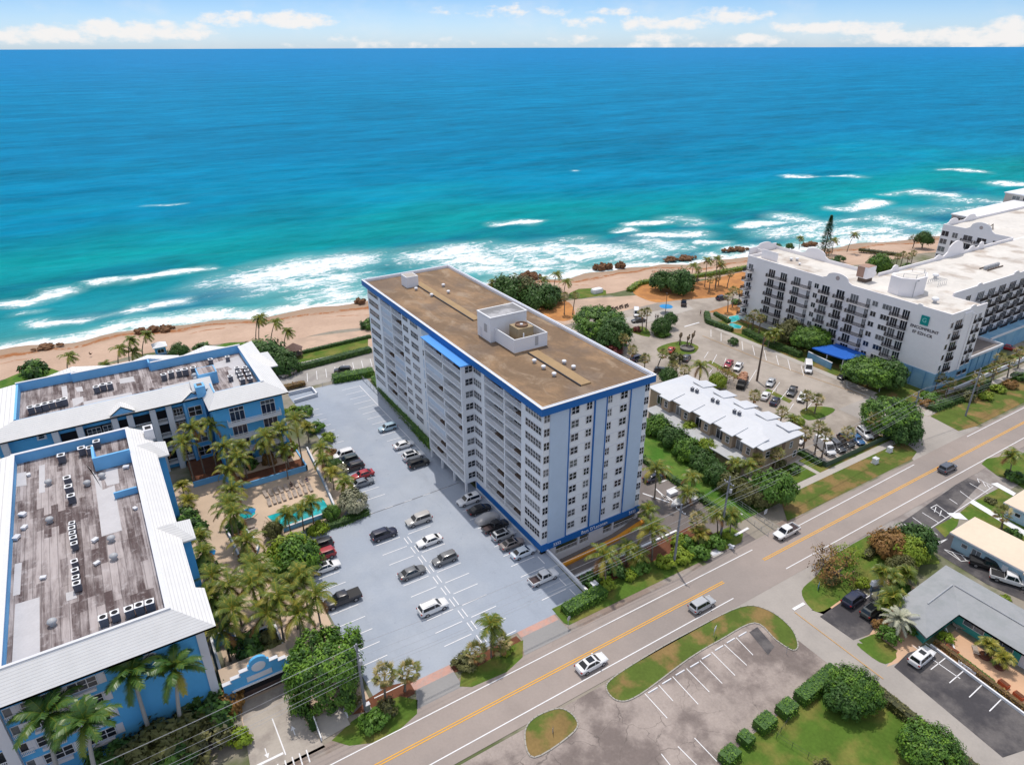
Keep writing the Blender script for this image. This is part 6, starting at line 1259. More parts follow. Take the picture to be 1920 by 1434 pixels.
# covered car, covered boat, loaded trailer
t = thing('covered_car', 'car under a pale grey fabric cover beside the black pickup', 'covered car', G(914, 971, .5)*1); t.location.z = .03
b = MB(); b.loft([[(x, w*c, z*k) for c, k in ((1.02, 0), (1.0, .35), (.92, .62), (.66, .93), (.3, 1.0), (-.3, 1.0), (-.66, .93), (-.92, .62), (-1.0, .35), (-1.02, 0))] for x, w, z in ((-2.45, .5, .5), (-2.3, .85, .95), (-1.5, .98, 1.2), (-.6, 1.0, 1.5), (.4, 1.0, 1.5), (1.2, .98, 1.12), (2.1, .88, .9), (2.4, .5, .5))]); o = link('fabric_cover', b.mesh('fabric_cover', [mat('silver_cover', (.42, .41, .41), .12, 1.5, .55)], 60), t)
extra(t, 'hem', TRIMB, -2.2, 2.1, -1.0, 1.0, .0, .08)
t = thing('covered_boat', 'white boat under a tarpaulin on the tower driveway', 'boat', G(1284, 939, .5)); t.location.z = .05; t.rotation_euler.z = math.atan2(.12, 1)-.12
b = MB(); b.loft([[(x, y*w, z) for y, z in ((0, .25), (.7, .45), (1, 1.0), (-1, 1.0), (-.7, .45))][::-1] for x, w in ((-3.6, .05), (-2.8, .55), (-1.2, 1.05), (1.5, 1.15), (2.6, 1.0))]); link('hull', b.mesh('hull', [WHITE], 40), t)
b = MB(); b.loft([[(x, y*w, z) for y, z in ((1.05, .95), (.7, .95+.35*h), (0, .95+h), (-.7, .95+.35*h), (-1.05, .95))] for x, w, h in ((-3.65, .06, .1), (-2.6, .6, .35), (-1.0, 1.06, .6), (.6, 1.15, 1.3), (1.6, 1.15, .8), (2.7, 1.0, .3))]); link('tarpaulin', b.mesh('tarpaulin', [mat('white_tarp', (.66, .66, .67), .12, 1.2, .6)], 50), t)
for y in (-.9, .9): b = MB(); b.lathe((0, 0, 0), [(.3, -.1), (.3, .1)], 12); w = link('trailer_wheel', b.mesh('trailer_wheel', [TYRE]), t, (.6, y, .3)); w.rotation_euler = (math.pi/2, 0, 0)
t = thing('storage_box', 'small white lidded box beside the covered boat', 'box', G(1260, 927)); b = MB(); b.box(-1.0, 1.0, -.55, .55, .05, .7); link('box_body', b.mesh('box_body', [TRIM]), t); b = MB(); b.box(-1.05, 1.05, -.6, .6, .7, .8); link('lid', b.mesh('lid', [WHITE]), t)
t = thing('dump_trailer', 'dark truck with a tall load of pinkish branches by the wooden pole', 'truck', G(1391, 722)); t.rotation_euler.z = math.atan2(*(lambda a, c: (c.y-a.y, c.x-a.x))(G(1391, 722), G(1384, 737)))
b = MB(); b.box(-3.2, 1.2, -1.1, 1.1, .6, 1.5); link('bed', b.mesh('bed', [DMETAL]), t); b = MB(); b.loft([[(x, y*1.0, z) for y, z in ((-1, .5), (-1, 1.3), (-.85, h), (.85, h), (1, 1.3), (1, .5))][::-1] for x, h in ((1.3, 2.2), (2.2, 2.2), (2.6, 1.5), (3.3, 1.3))]); link('cab', b.mesh('cab', [TRIMB]), t)
b = MB(); rr_ = random.Random(4)
for i in range(9): lump(b, (rr_.uniform(-2.8, .8), rr_.uniform(-.7, .7), 1.7+rr_.uniform(0, .5)), rr_.uniform(.5, .9), 30+i, .7)
link('load', b.mesh('load', [mat('pinkish_load', (.42, .23, .15), .35, 1.5, .9)]), t)
for x in (-2.2, -1.3, 2.4):
    for y in (-.95, .95): b = MB(); b.lathe((0, 0, 0), [(.42, -.13), (.42, .13)], 12); w = link('wheel', b.mesh('wheel', [TYRE]), t, (x, y, .42)); w.rotation_euler = (math.pi/2, 0, 0)
# ------------------------------------------------------------------ poles, wires, signs, boxes
POLES = []
def pole(bx, by, tx, ty, label, m=POLE, arm=True, r=.23, can=False):
    p = G(bx, by); h = top_of(p, ty); POLES.append((p, h)); t = thing('utility_pole', label, 'utility pole', (p.x, p.y, 0))
    b = MB(); b.tube([(p.x, p.y, -.1), (p.x, p.y, h)], [r, r*.62], 8); b.build('shaft', m, t, 40)
    if arm:
        b = MB(); b.box(p.x-.06, p.x+.06, p.y-1.1, p.y+1.1, h-1.5, h-1.36); b.build('crossarm', m, t)
        for y in (-1, -.4, .4, 1): b = MB(); b.lathe((p.x, p.y+y, h-1.36), [(.05, 0), (.09, .1), (.04, .22)], 6); b.build('insulator', WHITE, t)
    if can: b = MB(); b.lathe((p.x+.1, p.y-.5, h-3.2), [(.24, 0), (.26, .1), (.26, .75), (.1, .85)], 10); b.build('transformer', METAL, t)
    return t
pole(685, 1330, 667, 1207, 'grey concrete utility pole leaning over the street beside the big ficus', can=True); pole(1263, 1061, 1273, 945, 'grey concrete utility pole on the verge in front of the tower'); pole(1351, 1004, 1374, 893, 'grey concrete utility pole by the tower driveway entrance', can=True); pole(1702, 809, 1720, 734, 'grey concrete utility pole rising from the corner tree'); pole(1810, 780, 1840, 690, 'grey concrete utility pole on the lawn beside the hotel pavement')
pole(1419, 714, 1430, 632, 'dark wooden utility pole in the middle of the side lot', WOOD, False, .3)
pole(1704, 832, 1713, 782, 'short slim grey pole beside the corner tree', METAL, False, .1)
PX = [(-60, 64.3), (16.5, 64.5), (71.8, 63.6), (84.8, 65.1), (149.9, 67.5), (168.8, 65.6), (300, 65.8)]
for hz_, dy, l in ((11.9, 0, 'topmost overhead wire along the road'), (10.9, -1.0, 'overhead wire on the road end of the crossarms'), (10.9, 1.0, 'overhead wire on the land end of the crossarms'), (8.9, -.3, 'overhead cable below the crossarms'), (7.6, -.3, 'thicker overhead cable, second from the ground'), (7.0, -.3, 'lowest overhead cable along the road')):
    t = thing('overhead_wire', l, 'wire', (16.5, 64.5, hz_)); b = MB(); pts = []
    for (xa, ya), (xb, yb) in zip(PX, PX[1:]):
        for i in range(12): k = i/12; pts.append((xa+(xb-xa)*k, ya+(yb-ya)*k+dy, hz_-(.9*(xb-xa)/60)*4*k*(1-k)))
    b.tube(pts, .019 if hz_ > 8 else .024, 4); b.build('cable', METAL, t)
def sign(px, py, h, label, m, w=.6, hh=.6, rz=0, shape='rect', body=None, bm=None):
    p = G(px, py); t = thing('road_sign', label, 'sign', (p.x, p.y, 0)); t.rotation_euler.z = rz
    b = MB(); b.tube([(0, 0, 0), (0, 0, h)], .035, 6); link('post', b.mesh('post', [METAL]), t)
    b = MB()
    if shape == 'oct': b.loft([[(w/2*1.08*math.cos((i+.5)*math.pi/4), y, h-hh/2+w/2*1.08*math.sin((i+.5)*math.pi/4)) for i in range(8)] for y in (-.05, -.09)])
    else: b.box(-w/2, w/2, -.09, -.05, h-hh, h)
    link('sign_face', b.mesh('sign_face', [m]), t)
    if body: text('sign_lettering', body, hh*.5, (0, -.1, h-hh/2), (math.pi/2, 0, 0), bm or WHITE, None).parent = t
    return t
REDS = mat('red_sign', (.40, .02, .02), 0); BLUES = mat('blue_sign', (.02, .16, .34), .05); TEALS = mat('teal_board', (.05, .32, .38), .05)
sign(1065, 1175, 2.2, 'grey backed road sign in front of the trimmed hedge by the deck exit', METAL, .8, .8, .3, 'oct'); sign(1338, 1192, 1.9, 'pale blank sign on the long grass median', TRIM, .9, .7, .4); sign(1036, 1374, .9, 'small dark sign on the rounded grass island', DMETAL, .9, .45, 1.0); sign(930, 1217, 1.4, 'small white sign between the palms at the deck entrance', TRIM, .5, .5, .2)
sign(1434, 965, 1.3, 'white notice board on the wire fence', WHITE, .9, 1.0, .1, 'rect', 'i', SIGNM); sign(1533, 1103, 1.0, 'blue board in the motel corner planting', BLUES, 1.4, .8, .5); sign(1661, 1203, 1.8, 'light blue board by the silver date palm', TEALS, .9, .9, .5); sign(1474, 1225, 1.5, 'thin dark post at the tip of the median grass', DMETAL, .1, .2)
sign(1454, 738, 1.4, 'small dark figure shaped sign in the side lot', DMETAL, .35, .9, .6)
t = thing('motel_sign', 'white double board motel sign on posts by the peach path', 'sign', G(1637, 1122)); t.rotation_euler.z = -.3
for x in (-.7, .7): b = MB(); b.box(x-.08, x+.08, -.08, .08, 0, 3.0); link('post', b.mesh('post', [METAL]), t)
b = MB(); b.box(-1.1, 1.1, -.3, .3, 3.0, 3.8); link('board', b.mesh('board', [WHITE]), t); b = MB(); b.box(-1.0, 1.0, -.2, .2, 1.7, 2.8); link('board', b.mesh('board', [GLASS2]), t)
def ubox(px, py, sx, sy, h, label, m=WHITE, group=None):
    p = G(px, py); t = thing('utility_box', label, 'utility box', p, group); b = MB(); b.box(-sx/2-.15, sx/2+.15, -sy/2-.15, sy/2+.15, 0, .12); link('pad', b.mesh('pad', [CONC]), t); b = MB(); b.box(-sx/2, sx/2, -sy/2, sy/2, .12, h); link('cabinet', b.mesh('cabinet', [m]), t); b = MB(); b.box(-sx/2-.05, sx/2+.05, -sy/2-.05, sy/2+.05, h, h+.08); link('lid', b.mesh('lid', [TRIM]), t)
ubox(1113, 1107, 1.0, .9, 1.6, 'pale grey utility cabinet beside the trimmed hedge', TRIM); ubox(1640, 868, 1.1, .9, 1.2, 'white utility cabinet on the dry verge, nearer the road'); ubox(1667, 847, 1.0, .8, 1.2, 'white utility cabinet on the dry verge, nearer the fence'); ubox(690, 1330, .6, .5, 1.1, 'small grey cabinet beside the leaning utility pole', METAL)
t = thing('concrete_slab', 'square pale concrete utility slab set in the verge', 'utility slab', G(1341, 1037)); b = MB(); b.box(-1.3, 1.3, -.8, .8, .0, .14); link('slab_body', b.mesh('slab_body', [CONC]), t); b = MB(); b.box(-.9, .9, -.5, .5, .14, .16); link('lid', b.mesh('lid', [TRIM]), t)
t = thing('boulder', 'rounded white boulder on the verge by the driveway', 'boulder', G(1371, 1026)); b = MB(); lump(b, (0, 0, .2), .5, 77, .7); link('stone', b.mesh('stone', [TRIM]), t)
ws = thing('wheel_stop', 'x', 'wheel stop'); b = MB(); b.loft([[(x, -.1, 0), (x, .1, 0), (x, .07, .13), (x, -.07, .13)] for x in (-.85, .85)]); b.build('stop_body', WHITE, ws)
for x in (-.6, .6): b = MB(); b.lathe((x, 0, .13), [(.03, 0), (.03, .02)], 6); b.build('bolt', METAL, ws)
WSK = Kit(ws)
for i, p in enumerate(((1224, 1294), (1250, 1277), (1275, 1261), (1302, 1246), (1324, 1231), (1348, 1215), (1370, 1201), (1392, 1189))): WSK.put(G(*p, .02), 0, 1, '%s white wheel stop from the left along the grass median' % ORD[i], 'wheel stops of the old lot')
fm = mat('green_windscreen', (.06, .10, .065), .15, 1.2, .8)
t = thing('screen_fence', 'dark green screened fence around the corner of the side lot', 'fence', (121, 69.3, 0)); b = MB(); b.box(120.7, 120.78, 69.3, 76.2, .05, 1.25); b.box(120.7, 144.0, 69.2, 69.28, .05, 1.25); b.build('screen', fm, t)
for x, y in [(120.74, 72), (120.74, 76)]+[(121+2.87*i, 69.24) for i in range(9)]: b = MB(); b.tube([(x, y, 0), (x, y, 1.4)], .04, 6); b.build('post', METAL, t)
t = thing('chain_fence', 'low wire fence beside the tower driveway entrance', 'fence', (90, 70, 0)); b = MB()
for p, q in ((G(1378, 942), G(1462, 1000)), (G(1366, 948), G(1440, 1005))):
    for z in (.1, .6, 1.1): b.tube([(p.x, p.y, z), (q.x, q.y, z)], .03, 4)
    for i in range(7): r_ = p.lerp(q, i/6); b.tube([(r_.x, r_.y, 0), (r_.x, r_.y, 1.15)], .035, 5)
b.build('rails', METAL, t)
t = thing('chain_fence', 'thin wire fence across the lower lawn', 'fence', (50, 30, 0)); b = MB()
for p, q in ((G(1455, 1385), G(1545, 1440)), (G(1455, 1385), G(1480, 1350))):
    for z in (.6, 1.1): b.tube([(p.x, p.y, z), (q.x, q.y, z)], .015, 4)
    for i in range(4): r_ = p.lerp(q, i/3); b.tube([(r_.x, r_.y, 0), (r_.x, r_.y, 1.15)], .03, 5)
b.build('rails', DMETAL, t)
t = thing('lamp_post', 'short grey lamp post under the big tree by the hotel', 'lamp post', G(1648, 735)); b = MB(); b.tube([(0, 0, 0), (0, 0, 3.6)], .08, 6); link('shaft', b.mesh('shaft', [METAL]), t); b = MB(); b.box(-.4, .1, -.12, .12, 3.55, 3.7); link('lamp_head', b.mesh('lamp_head', [METAL]), t)
t = thing('lamp_post', 'tall dark lamp post beside the blue plaza parasol', 'lamp post', G(1247, 590)); b = MB(); b.tube([(0, 0, 0), (0, 0, 7.5)], .09, 6); link('shaft', b.mesh('shaft', [WOOD]), t); b = MB(); b.box(-.5, .1, -.12, .12, 7.4, 7.55); link('lamp_head', b.mesh('lamp_head', [DMETAL]), t)
# round planters and barrel on the patio
def pot(px, py, label): t = thing('planter_pot', label, 'planter', G(px, py)); b = MB(); b.lathe((0, 0, 0), [(.5, 0), (.75, .1), (.8, .5), (.68, .52), (.6, .4)], 14); link('pot', b.mesh('pot', [mat('brown_pot', (.12, .05, .04), .2, 2)], 40), t); b = MB(); b.disc((0, 0), .66, .42, 14); link('soil', b.mesh('soil', [MULCH]), t)
pot(1846, 1232, 'round brown palm planter in the middle of the peach patio'); pot(1873, 1251, 'round brown palm planter toward the right of the peach patio')
def planterbox(p, q, label):
    p, q = G(*p), G(*q); t = thing('flower_box', label, 'flower box', (p.x, p.y, 0)); d = (q-p).normalized(); n = Vector((-d.y, d.x, 0))*.35; b = MB(); b.prism([(v.x, v.y) for v in (p-n, q-n, q+n, p+n)], 0, .6); b.build('box_body', mat('orange_red_box', (.38, .085, .035), .15, 1), t); b = MB(); b.prism([(v.x, v.y) for v in (p-n*.8+d*.1, q-n*.8-d*.1, q+n*.8-d*.1, p+n*.8+d*.1)], .6, .68); b.build('soil', MULCH, t)
planterbox((1772, 1214), (1795, 1229), 'orange red flower box at the head of the patio hedge'); planterbox((1872, 1278), (1890, 1292), 'orange red flower box farther down the patio hedge'); planterbox((1900, 1300), (1918, 1314), 'orange red flower box lowest along the patio hedge')
# ------------------------------------------------------------------ people, small in the distance
SKIN = mat('skin', (.36, .20, .13), .05, 3, .6)
def person(p, joints, edges, label, shirt, pants, rz=0):
    t = thing('person', label, 'person', p); t.rotation_euler.z = rz
    me = bpy.data.meshes.new('body'); me.from_pydata([j[:3] for j in joints], edges, []); me.materials.append(SKIN)
    o = link('body', me, t); sk = o.modifiers.new('skin', 'SKIN')
    for i, j in enumerate(joints): me.skin_vertices[0].data[i].radius = (j[3], j[3]); me.skin_vertices[0].data[i].use_root = (i == 0)
    o.modifiers.new('sub', 'SUBSURF').levels = 1; o.modifiers['sub'].render_levels = 1
    for nm, ids, m, k in (('shirt', shirt[1], shirt[0], 1.18), ('shorts', pants[1], pants[0], 1.22)):
        mm = bpy.data.meshes.new(nm); idx = sorted({i for e in ids for i in e}); mp = {v: i for i, v in enumerate(idx)}
        mm.from_pydata([joints[i][:3] for i in idx], [(mp[a], mp[c]) for a, c in ids], []); mm.materials.append(m); q = link(nm, mm, t); q.modifiers.new('skin', 'SKIN')
        for v, i in mp.items(): mm.skin_vertices[0].data[i].radius = (joints[v][3]*k+.01,)*2
        mm.skin_vertices[0].data[0].use_root = True; q.modifiers.new('sub', 'SUBSURF').levels = 1
    hd = joints[4]; b = MB(); lump(b, (hd[0]-.02, hd[1]+.02, hd[2]+.04), .115, 3, .95, 0, 6); q = link('hair', b.mesh('hair', [mat('dark_hair', (.03, .02, .015), .2, 5)]), t)
STAND = [(0, 0, .95, .12), (0, 0, 1.15, .13), (0, 0, 1.40, .15), (0, 0, 1.53, .055), (0, -.02, 1.66, .10), (-.11, 0, .88, .09), (-.13, .08, .48, .06), (-.13, .16, .08, .045), (.11, 0, .88, .09), (.12, -.12, .48, .06), (.12, -.18, .08, .045), (-.2, 0, 1.38, .06), (-.27, .06, 1.12, .045), (-.27, -.06, .9, .035), (.2, 0, 1.38, .06), (.27, -.02, 1.12, .045), (.26, -.14, .92, .035), (-.13, .05, .03, .035), (.12, -.3, .04, .035)]
SE = [(0, 1), (1, 2), (2, 3), (3, 4), (0, 5), (5, 6), (6, 7), (0, 8), (8, 9), (9, 10), (2, 11), (11, 12), (12, 13), (2, 14), (14, 15), (15, 16), (7, 17), (10, 18)]
SIT = [(0, 0, .32, .12), (0, .12, .52, .13), (0, .22, .74, .15), (0, .27, .86, .055), (0, .27, .98, .10), (-.1, -.1, .3, .09), (-.12, -.5, .3, .06), (-.12, -.92, .33, .045), (.1, -.1, .3, .09), (.12, -.5, .32, .06), (.12, -.92, .33, .045), (-.2, .22, .72, .06), (-.27, .05, .52, .045), (-.24, -.16, .42, .035), (.2, .22, .72, .06), (.27, .05, .52, .045), (.24, -.16, .42, .035), (-.12, -1.0, .42, .035), (.12, -1.0, .42, .035)]
BLK = mat('black_cloth', (.02, .02, .025), .1, 3); RDC = mat('brown_cloth', (.22, .08, .05), .1, 3); WTC = mat('white_cloth', (.6, .6, .6), .05, 3); NVC = mat('navy_cloth', (.03, .04, .10), .1, 3)
TS, LG_ = [(0, 1), (1, 2), (2, 11), (2, 14), (11, 12), (14, 15)], [(0, 5), (0, 8), (5, 6), (8, 9)]
person(G(1313, 591), STAND, SE, 'person in a brown top walking on the pavement by the hotel hedge', (RDC, TS), (BLK, LG_), .6)
person(G(1229, 598), STAND, SE, 'person in white standing near the beach plaza palms', (WTC, TS), (NVC, LG_), -.5); person(G(1233, 599), STAND, SE, 'person in black standing beside another near the plaza', (BLK, TS), (BLK, LG_), 2.0)
person(G(170, 666, .1), SIT, SE, 'person in black sitting on the open beach', (BLK, TS), (BLK, LG_), 2.6)
person((22.7, 121.9, .12), SIT, SE, 'sunbather in black on a lounger beside the terrace wall', (BLK, TS), (BLK, LG_), 0); person((25.9, 122.0, .12), SIT, SE, 'sunbather in navy on the rightmost upper lounger', (NVC, TS), (NVC, LG_), 0)
# the sculpture-like group of freshly planted, tied up palms
for i, (bx, by, ty, l) in enumerate(((1274, 647, 624, 'tied up brown palm with wooden props, left of three on the island'), (1287, 652, 628, 'tied up brown palm with wooden props, middle of three on the island'), (1294, 652, 622, 'tied up leaning brown palm, right of three on the island'))):
    p = G(bx, by); h = top_of(p, ty)*1.0; t = thing('propped_palm', l, 'young palm', p, 'newly planted palms on the island'); b = MB(); b.tube([(0, 0, 0), (.2*i, 0, h*.62)], [.2, .15], 7); link('trunk', b.mesh('trunk', [WOOD]), t)
    b = MB(); b.tube([(.2*i, 0, h*.6), (.3*i+.1, 0, h*.8), (.5*i+.3, 0, h)], [.25, .55, .3], 7); link('tied_crown', b.mesh('tied_crown', [mat('dry_brown_fronds', (.16, .12, .08), .4, 2, .9)]), t)
    for k in range(3): a = k*2.1; b = MB(); b.tube([(1.1*math.cos(a), 1.1*math.sin(a), 0), (.1, 0, h*.5)], .06, 5); link('prop', b.mesh('prop', [WOOD]), t)
t = thing('stone_ring', 'grey stone ring bed around the propped palms', 'planter', G(1288, 655)); b = MB(); b.lathe((0, 0, 0), [(2.0, 0), (2.1, .7), (1.7, .75), (1.6, .4), (.02, .45)], 14); link('stone_body', b.mesh('stone_body', [mat('grey_stone', (.16, .15, .14), .3, 1)]), t)
# ------------------------------------------------------------------ vegetation
def leafmat(name, c, c2, rough=.55):
    m, nt, b = newmat(name); col = mix(nt, step(nt, nz(nt, .9, 4, .6), .35, .68), c, c2)
    k = mth(nt, 'MULTIPLY_ADD', nz(nt, 7, 3), .9, .55); cc = nt.nodes.new('ShaderNodeCombineColor'); [lk(nt, k, cc.inputs[i]) for i in range(3)]
    lk(nt, mix(nt, 1.0, col, cc.outputs[0], 'MULTIPLY'), b.inputs['Base Color']); b.inputs['Roughness'].default_value = rough; b.inputs['Specular IOR Level'].default_value = .3
    b.inputs['Subsurface Weight'].default_value = 0; return m
PAL = {'deep': [leafmat('leaf_deep', (0.034, 0.086, 0.015), (0.054, 0.117, 0.019)), leafmat('leaf_deep_light', (0.070, 0.159, 0.022), (0.101, 0.193, 0.025)), leafmat('leaf_deep_dark', (0.022, 0.058, 0.013), (0.037, 0.076, 0.015))],
 'green': [leafmat('leaf_green', (0.059, 0.138, 0.015), (0.093, 0.186, 0.019)), leafmat('leaf_green_light', (0.116, 0.235, 0.022), (0.155, 0.276, 0.025)), leafmat('leaf_green_dark', (0.031, 0.083, 0.013), (0.046, 0.110, 0.015))],
 'lime': [leafmat('leaf_lime', (0.155, 0.235, 0.015), (0.217, 0.276, 0.019)), leafmat('leaf_lime_light', (0.310, 0.331, 0.019), (0.264, 0.304, 0.025)), leafmat('leaf_lime_dark', (0.070, 0.124, 0.015), (0.093, 0.152, 0.015))],
 'olive': [leafmat('leaf_olive', (0.085, 0.090, 0.027), (0.116, 0.117, 0.035)), leafmat('leaf_olive_light', (0.171, 0.159, 0.050), (0.147, 0.138, 0.044)), leafmat('leaf_olive_dark', (0.043, 0.048, 0.018), (0.062, 0.062, 0.022))],
 'silver': [leafmat('leaf_silver', (0.248, 0.255, 0.163), (0.310, 0.304, 0.200)), leafmat('leaf_silver_light', (0.434, 0.414, 0.288), (0.372, 0.359, 0.250)), leafmat('leaf_silver_dark', (0.124, 0.138, 0.081), (0.171, 0.179, 0.100))],
 'rust': [leafmat('leaf_rust', (0.202, 0.103, 0.031), (0.248, 0.138, 0.037)), leafmat('leaf_rust_light', (0.310, 0.193, 0.062), (0.232, 0.179, 0.037)), leafmat('leaf_rust_dark', (0.093, 0.069, 0.025), (0.139, 0.069, 0.031))],
 'wine': [leafmat('leaf_wine', (0.116, 0.025, 0.027), (0.155, 0.041, 0.025)), leafmat('leaf_wine_light', (0.186, 0.055, 0.037), (0.155, 0.069, 0.025)), leafmat('leaf_wine_dark', (0.046, 0.017, 0.015), (0.070, 0.028, 0.019))]}
FR_G = leafmat('frond_green', (0.078, 0.117, 0.015), (0.132, 0.172, 0.022), .4); FR_Y = leafmat('frond_yellow_green', (0.217, 0.207, 0.027), (0.295, 0.248, 0.037), .45); FR_B = leafmat('frond_dry', (0.295, 0.145, 0.044), (0.202, 0.103, 0.037), .7); FR_D = leafmat('frond_deep', (0.034, 0.086, 0.018), (0.062, 0.124, 0.020), .35)
FR_O = leafmat('fan_frond', (0.116, 0.138, 0.031), (0.186, 0.179, 0.044), .5); FR_OL = leafmat('fan_frond_pale', (0.310, 0.262, 0.094), (0.403, 0.317, 0.138), .5); FR_S = leafmat('frond_silver', (0.341, 0.359, 0.263), (0.465, 0.455, 0.338), .5)
TRUNK = mat('palm_trunk', (.19, .155, .125), .25, 1.5, .9); ROYALT = mat('royal_trunk', (.36, .355, .34), .12, 1.5, .8); BARK = mat('bark', (.13, .10, .08), .3, 1.5, .9)
def crown_mesh(name, seed, n, per, leaf, pal, flat_=.72, spread=.34, boxy=False):
    """leaf clumps through a unit-radius volume, z from about -.7 to .7"""
    r = random.Random(seed); b = MB()
    for i in range(n):
        if boxy:
            f = r.randrange(6); p = Vector((r.uniform(-1, 1), r.uniform(-1, 1), r.uniform(-1, 1))); ax = (0, 1, 2, 2, 0, 1)[f]; p[ax] = (1 if f in (0, 1, 2, 3) else -1)*r.uniform(.85, 1.0); c = p; c.z *= flat_
        else:
            th = r.uniform(0, 2*math.pi); u = r.uniform(-.55, 1); s = math.sqrt(max(0, 1-u*u)); k = (.55+.45*r.random()**.5)*(1+.25*mnoise.noise(Vector((math.cos(th)*s*1.6+seed, math.sin(th)*s*1.6, u*1.6))))
            c = Vector((math.cos(th)*s*k, math.sin(th)*s*k, u*k*flat_))
        mi = r.choices((0, 1, 2), (5, 2.6, 2.4))[0]; sp = spread*r.uniform(.6, 1.15)
        for j in range(per):
            d = Vector((r.gauss(0, 1), r.gauss(0, 1), r.gauss(0, .8))); d.normalize(); q = c+d*sp*r.random()**.45*Vector((1, 1, .8)).length/1.6
            nrm = (d*.6+c.normalized()*.5+Vector((r.uniform(-.5, .5), r.uniform(-.5, .5), .45))).normalized()
            a = nrm.cross(Vector((r.uniform(-1, 1), r.uniform(-1, 1), r.uniform(-1, 1)))).normalized(); e = nrm.cross(a); l = leaf*r.uniform(.6, 1.3)
            b.face([q-a*l, q+e*l*.5, q+a*l, q-e*l*.5], mi if r.random() < .85 else r.randrange(3))
    return b.mesh(name, PAL[pal])
def palette(me, pal):
    c = me.copy(); c.materials.clear()
    for m in PAL[pal]: c.materials.append(m)
    return c
CRN = {}
def crown(kind, pal):
    k = (kind, pal)
    if k not in CRN:
        base = {'t1': lambda p: crown_mesh('crown', 11, 95, 62, .085, p), 't2': lambda p: crown_mesh('crown', 23, 70, 70, .095, p, .62, .36), 't3': lambda p: crown_mesh('crown', 31, 120, 55, .07, p, .8, .28),
            's1': lambda p: crown_mesh('foliage', 5, 34, 34, .17, p, .8, .42), 's2': lambda p: crown_mesh('foliage', 8, 26, 36, .2, p, .62, .45), 'sparse': lambda p: crown_mesh('crown', 41, 40, 17, .06, p, .6, .34), 'box': lambda p: crown_mesh('crown', 61, 300, 60, .055, p, .72, .2, True), 'big': lambda p: crown_mesh('crown', 51, 230, 60, .048, p, .62, .2)}[kind]
        prev = next((v for (a, q), v in CRN.items() if a == kind), None)
        CRN[k] = palette(prev, pal) if prev else base(pal)
    return CRN[k]
def trunk_mesh(h, r, seed, limbs=4, R_=2.0):
    b = MB(); q = random.Random(seed); b.tube([(0, 0, 0), (q.uniform(-.1, .1), q.uniform(-.1, .1), h*.5), (q.uniform(-.2, .2), q.uniform(-.2, .2), h)], [r, r*.8, r*.6], 7)
    for i in range(limbs): a = i*2*math.pi/limbs+q.uniform(-.4, .4); b.tube([(0, 0, h*.75), (math.cos(a)*R_*.35, math.sin(a)*R_*.35, h*1.15), (math.cos(a)*R_*.7, math.sin(a)*R_*.7, h*1.5)], [r*.5, r*.35, r*.12], 5)
    return b.mesh('trunk', [BARK])
def tree(kind, pal, px, py, rad, hgt, label, group=None, rz=None, base=None, sz=None, cat='tree', trunk=True, r=.22):
    """px, py: middle of the crown in the photograph; hgt: height of the crown's middle"""
    p = G(px, py, hgt) if base is None else Vector((*base, hgt)); t = thing('broadleaf_tree' if cat == 'tree' else 'shrub', label, cat, (p.x, p.y, 0), group)
    sz = sz or rad*.85; zc_ = hgt
    c = link('crown' if cat == 'tree' else 'foliage', crown(kind, pal), t, (0, 0, zc_), random.uniform(0, 6.28) if rz is None else rz); c.scale = (rad, rad, sz/.72 if kind[0] != 's' or kind == 'sparse' else sz/.75)
    if trunk: link('trunk' if cat == 'tree' else 'stems', trunk_mesh(max(.3, zc_*.75), r*rad/2.5, int(px+py), 4, rad), t)
    return t
def shrub(pal, px, py, rad, label, h=None, kind=None, group=None): 
    h = h or rad*.62; return tree(kind or ('s1' if int(px) % 2 else 's2'), pal, px, py, rad, h, label, group, cat='shrub', sz=h, r=.1)
# ---- palms
def coconut_mesh(seed, n=19, L=3.3, wind=.0, mats=None, droop=1.0, leaflets=20, old=.2, up=.0, width=.085, ll=.95):
    r = random.Random(seed); b = MB()
    for i in range(n):
        a = i*2.39996+r.uniform(-.25, .25); el = 1.25-1.75*(i/n)+r.uniform(-.15, .15)+up; l = L*r.uniform(.82, 1.08)*(.72 if el > .9 else 1)
        dh = Vector((math.cos(a), math.sin(a), 0)); 
        if wind: dh = (dh+Vector((math.sin(YAW)*0+1.0, -.15, 0))*wind).normalized()
        mi = 2 if i > n*(1-old*.5) else (1 if i > n*(1-old*2.0) and r.random() < .7 else 0)
        pts = []; p = Vector((0, 0, 0)); e = el; k = 9
        for j in range(k+1):
            pts.append(p.copy()); p = p+(dh*math.cos(e)+Vector((0, 0, math.sin(e))))*(l/k); e -= droop*(.10+.16*j/k)*(1.0 if el > -.3 else .55)
        b.tube(pts, [.055*(1-j/(k+1))+.012 for j in range(k+1)], 4, 1 if mi != 2 else 2)
        for j in range(leaflets):
            f = .14+.86*(j+.5)/leaflets; s = f*k; q0 = min(k-1, int(s)); c = pts[q0].lerp(pts[q0+1], s-q0); tg = (pts[q0+1]-pts[q0]).normalized(); sd = tg.cross(Vector((0, 0, 1))).normalized(); upv = sd.cross(tg)
            ln = ll*(.35+.65*math.sin(math.pi*(.12+.8*f)))*r.uniform(.85, 1.15)
            for sg in (-1, 1):
                d = (sd*sg*.86+tg*(.35+.5*f)-upv*(-.08)-Vector((0, 0, 1))*(.30+.35*r.random())*droop).normalized(); e_ = c+d*ln; wv = tg*width
                b.face([c-wv, c+wv, e_+wv*.25, e_-wv*.25], mi if r.random() < .88 else (1 if mi == 0 else mi))
    return b.mesh('crown', mats or [FR_G, FR_Y, FR_B])
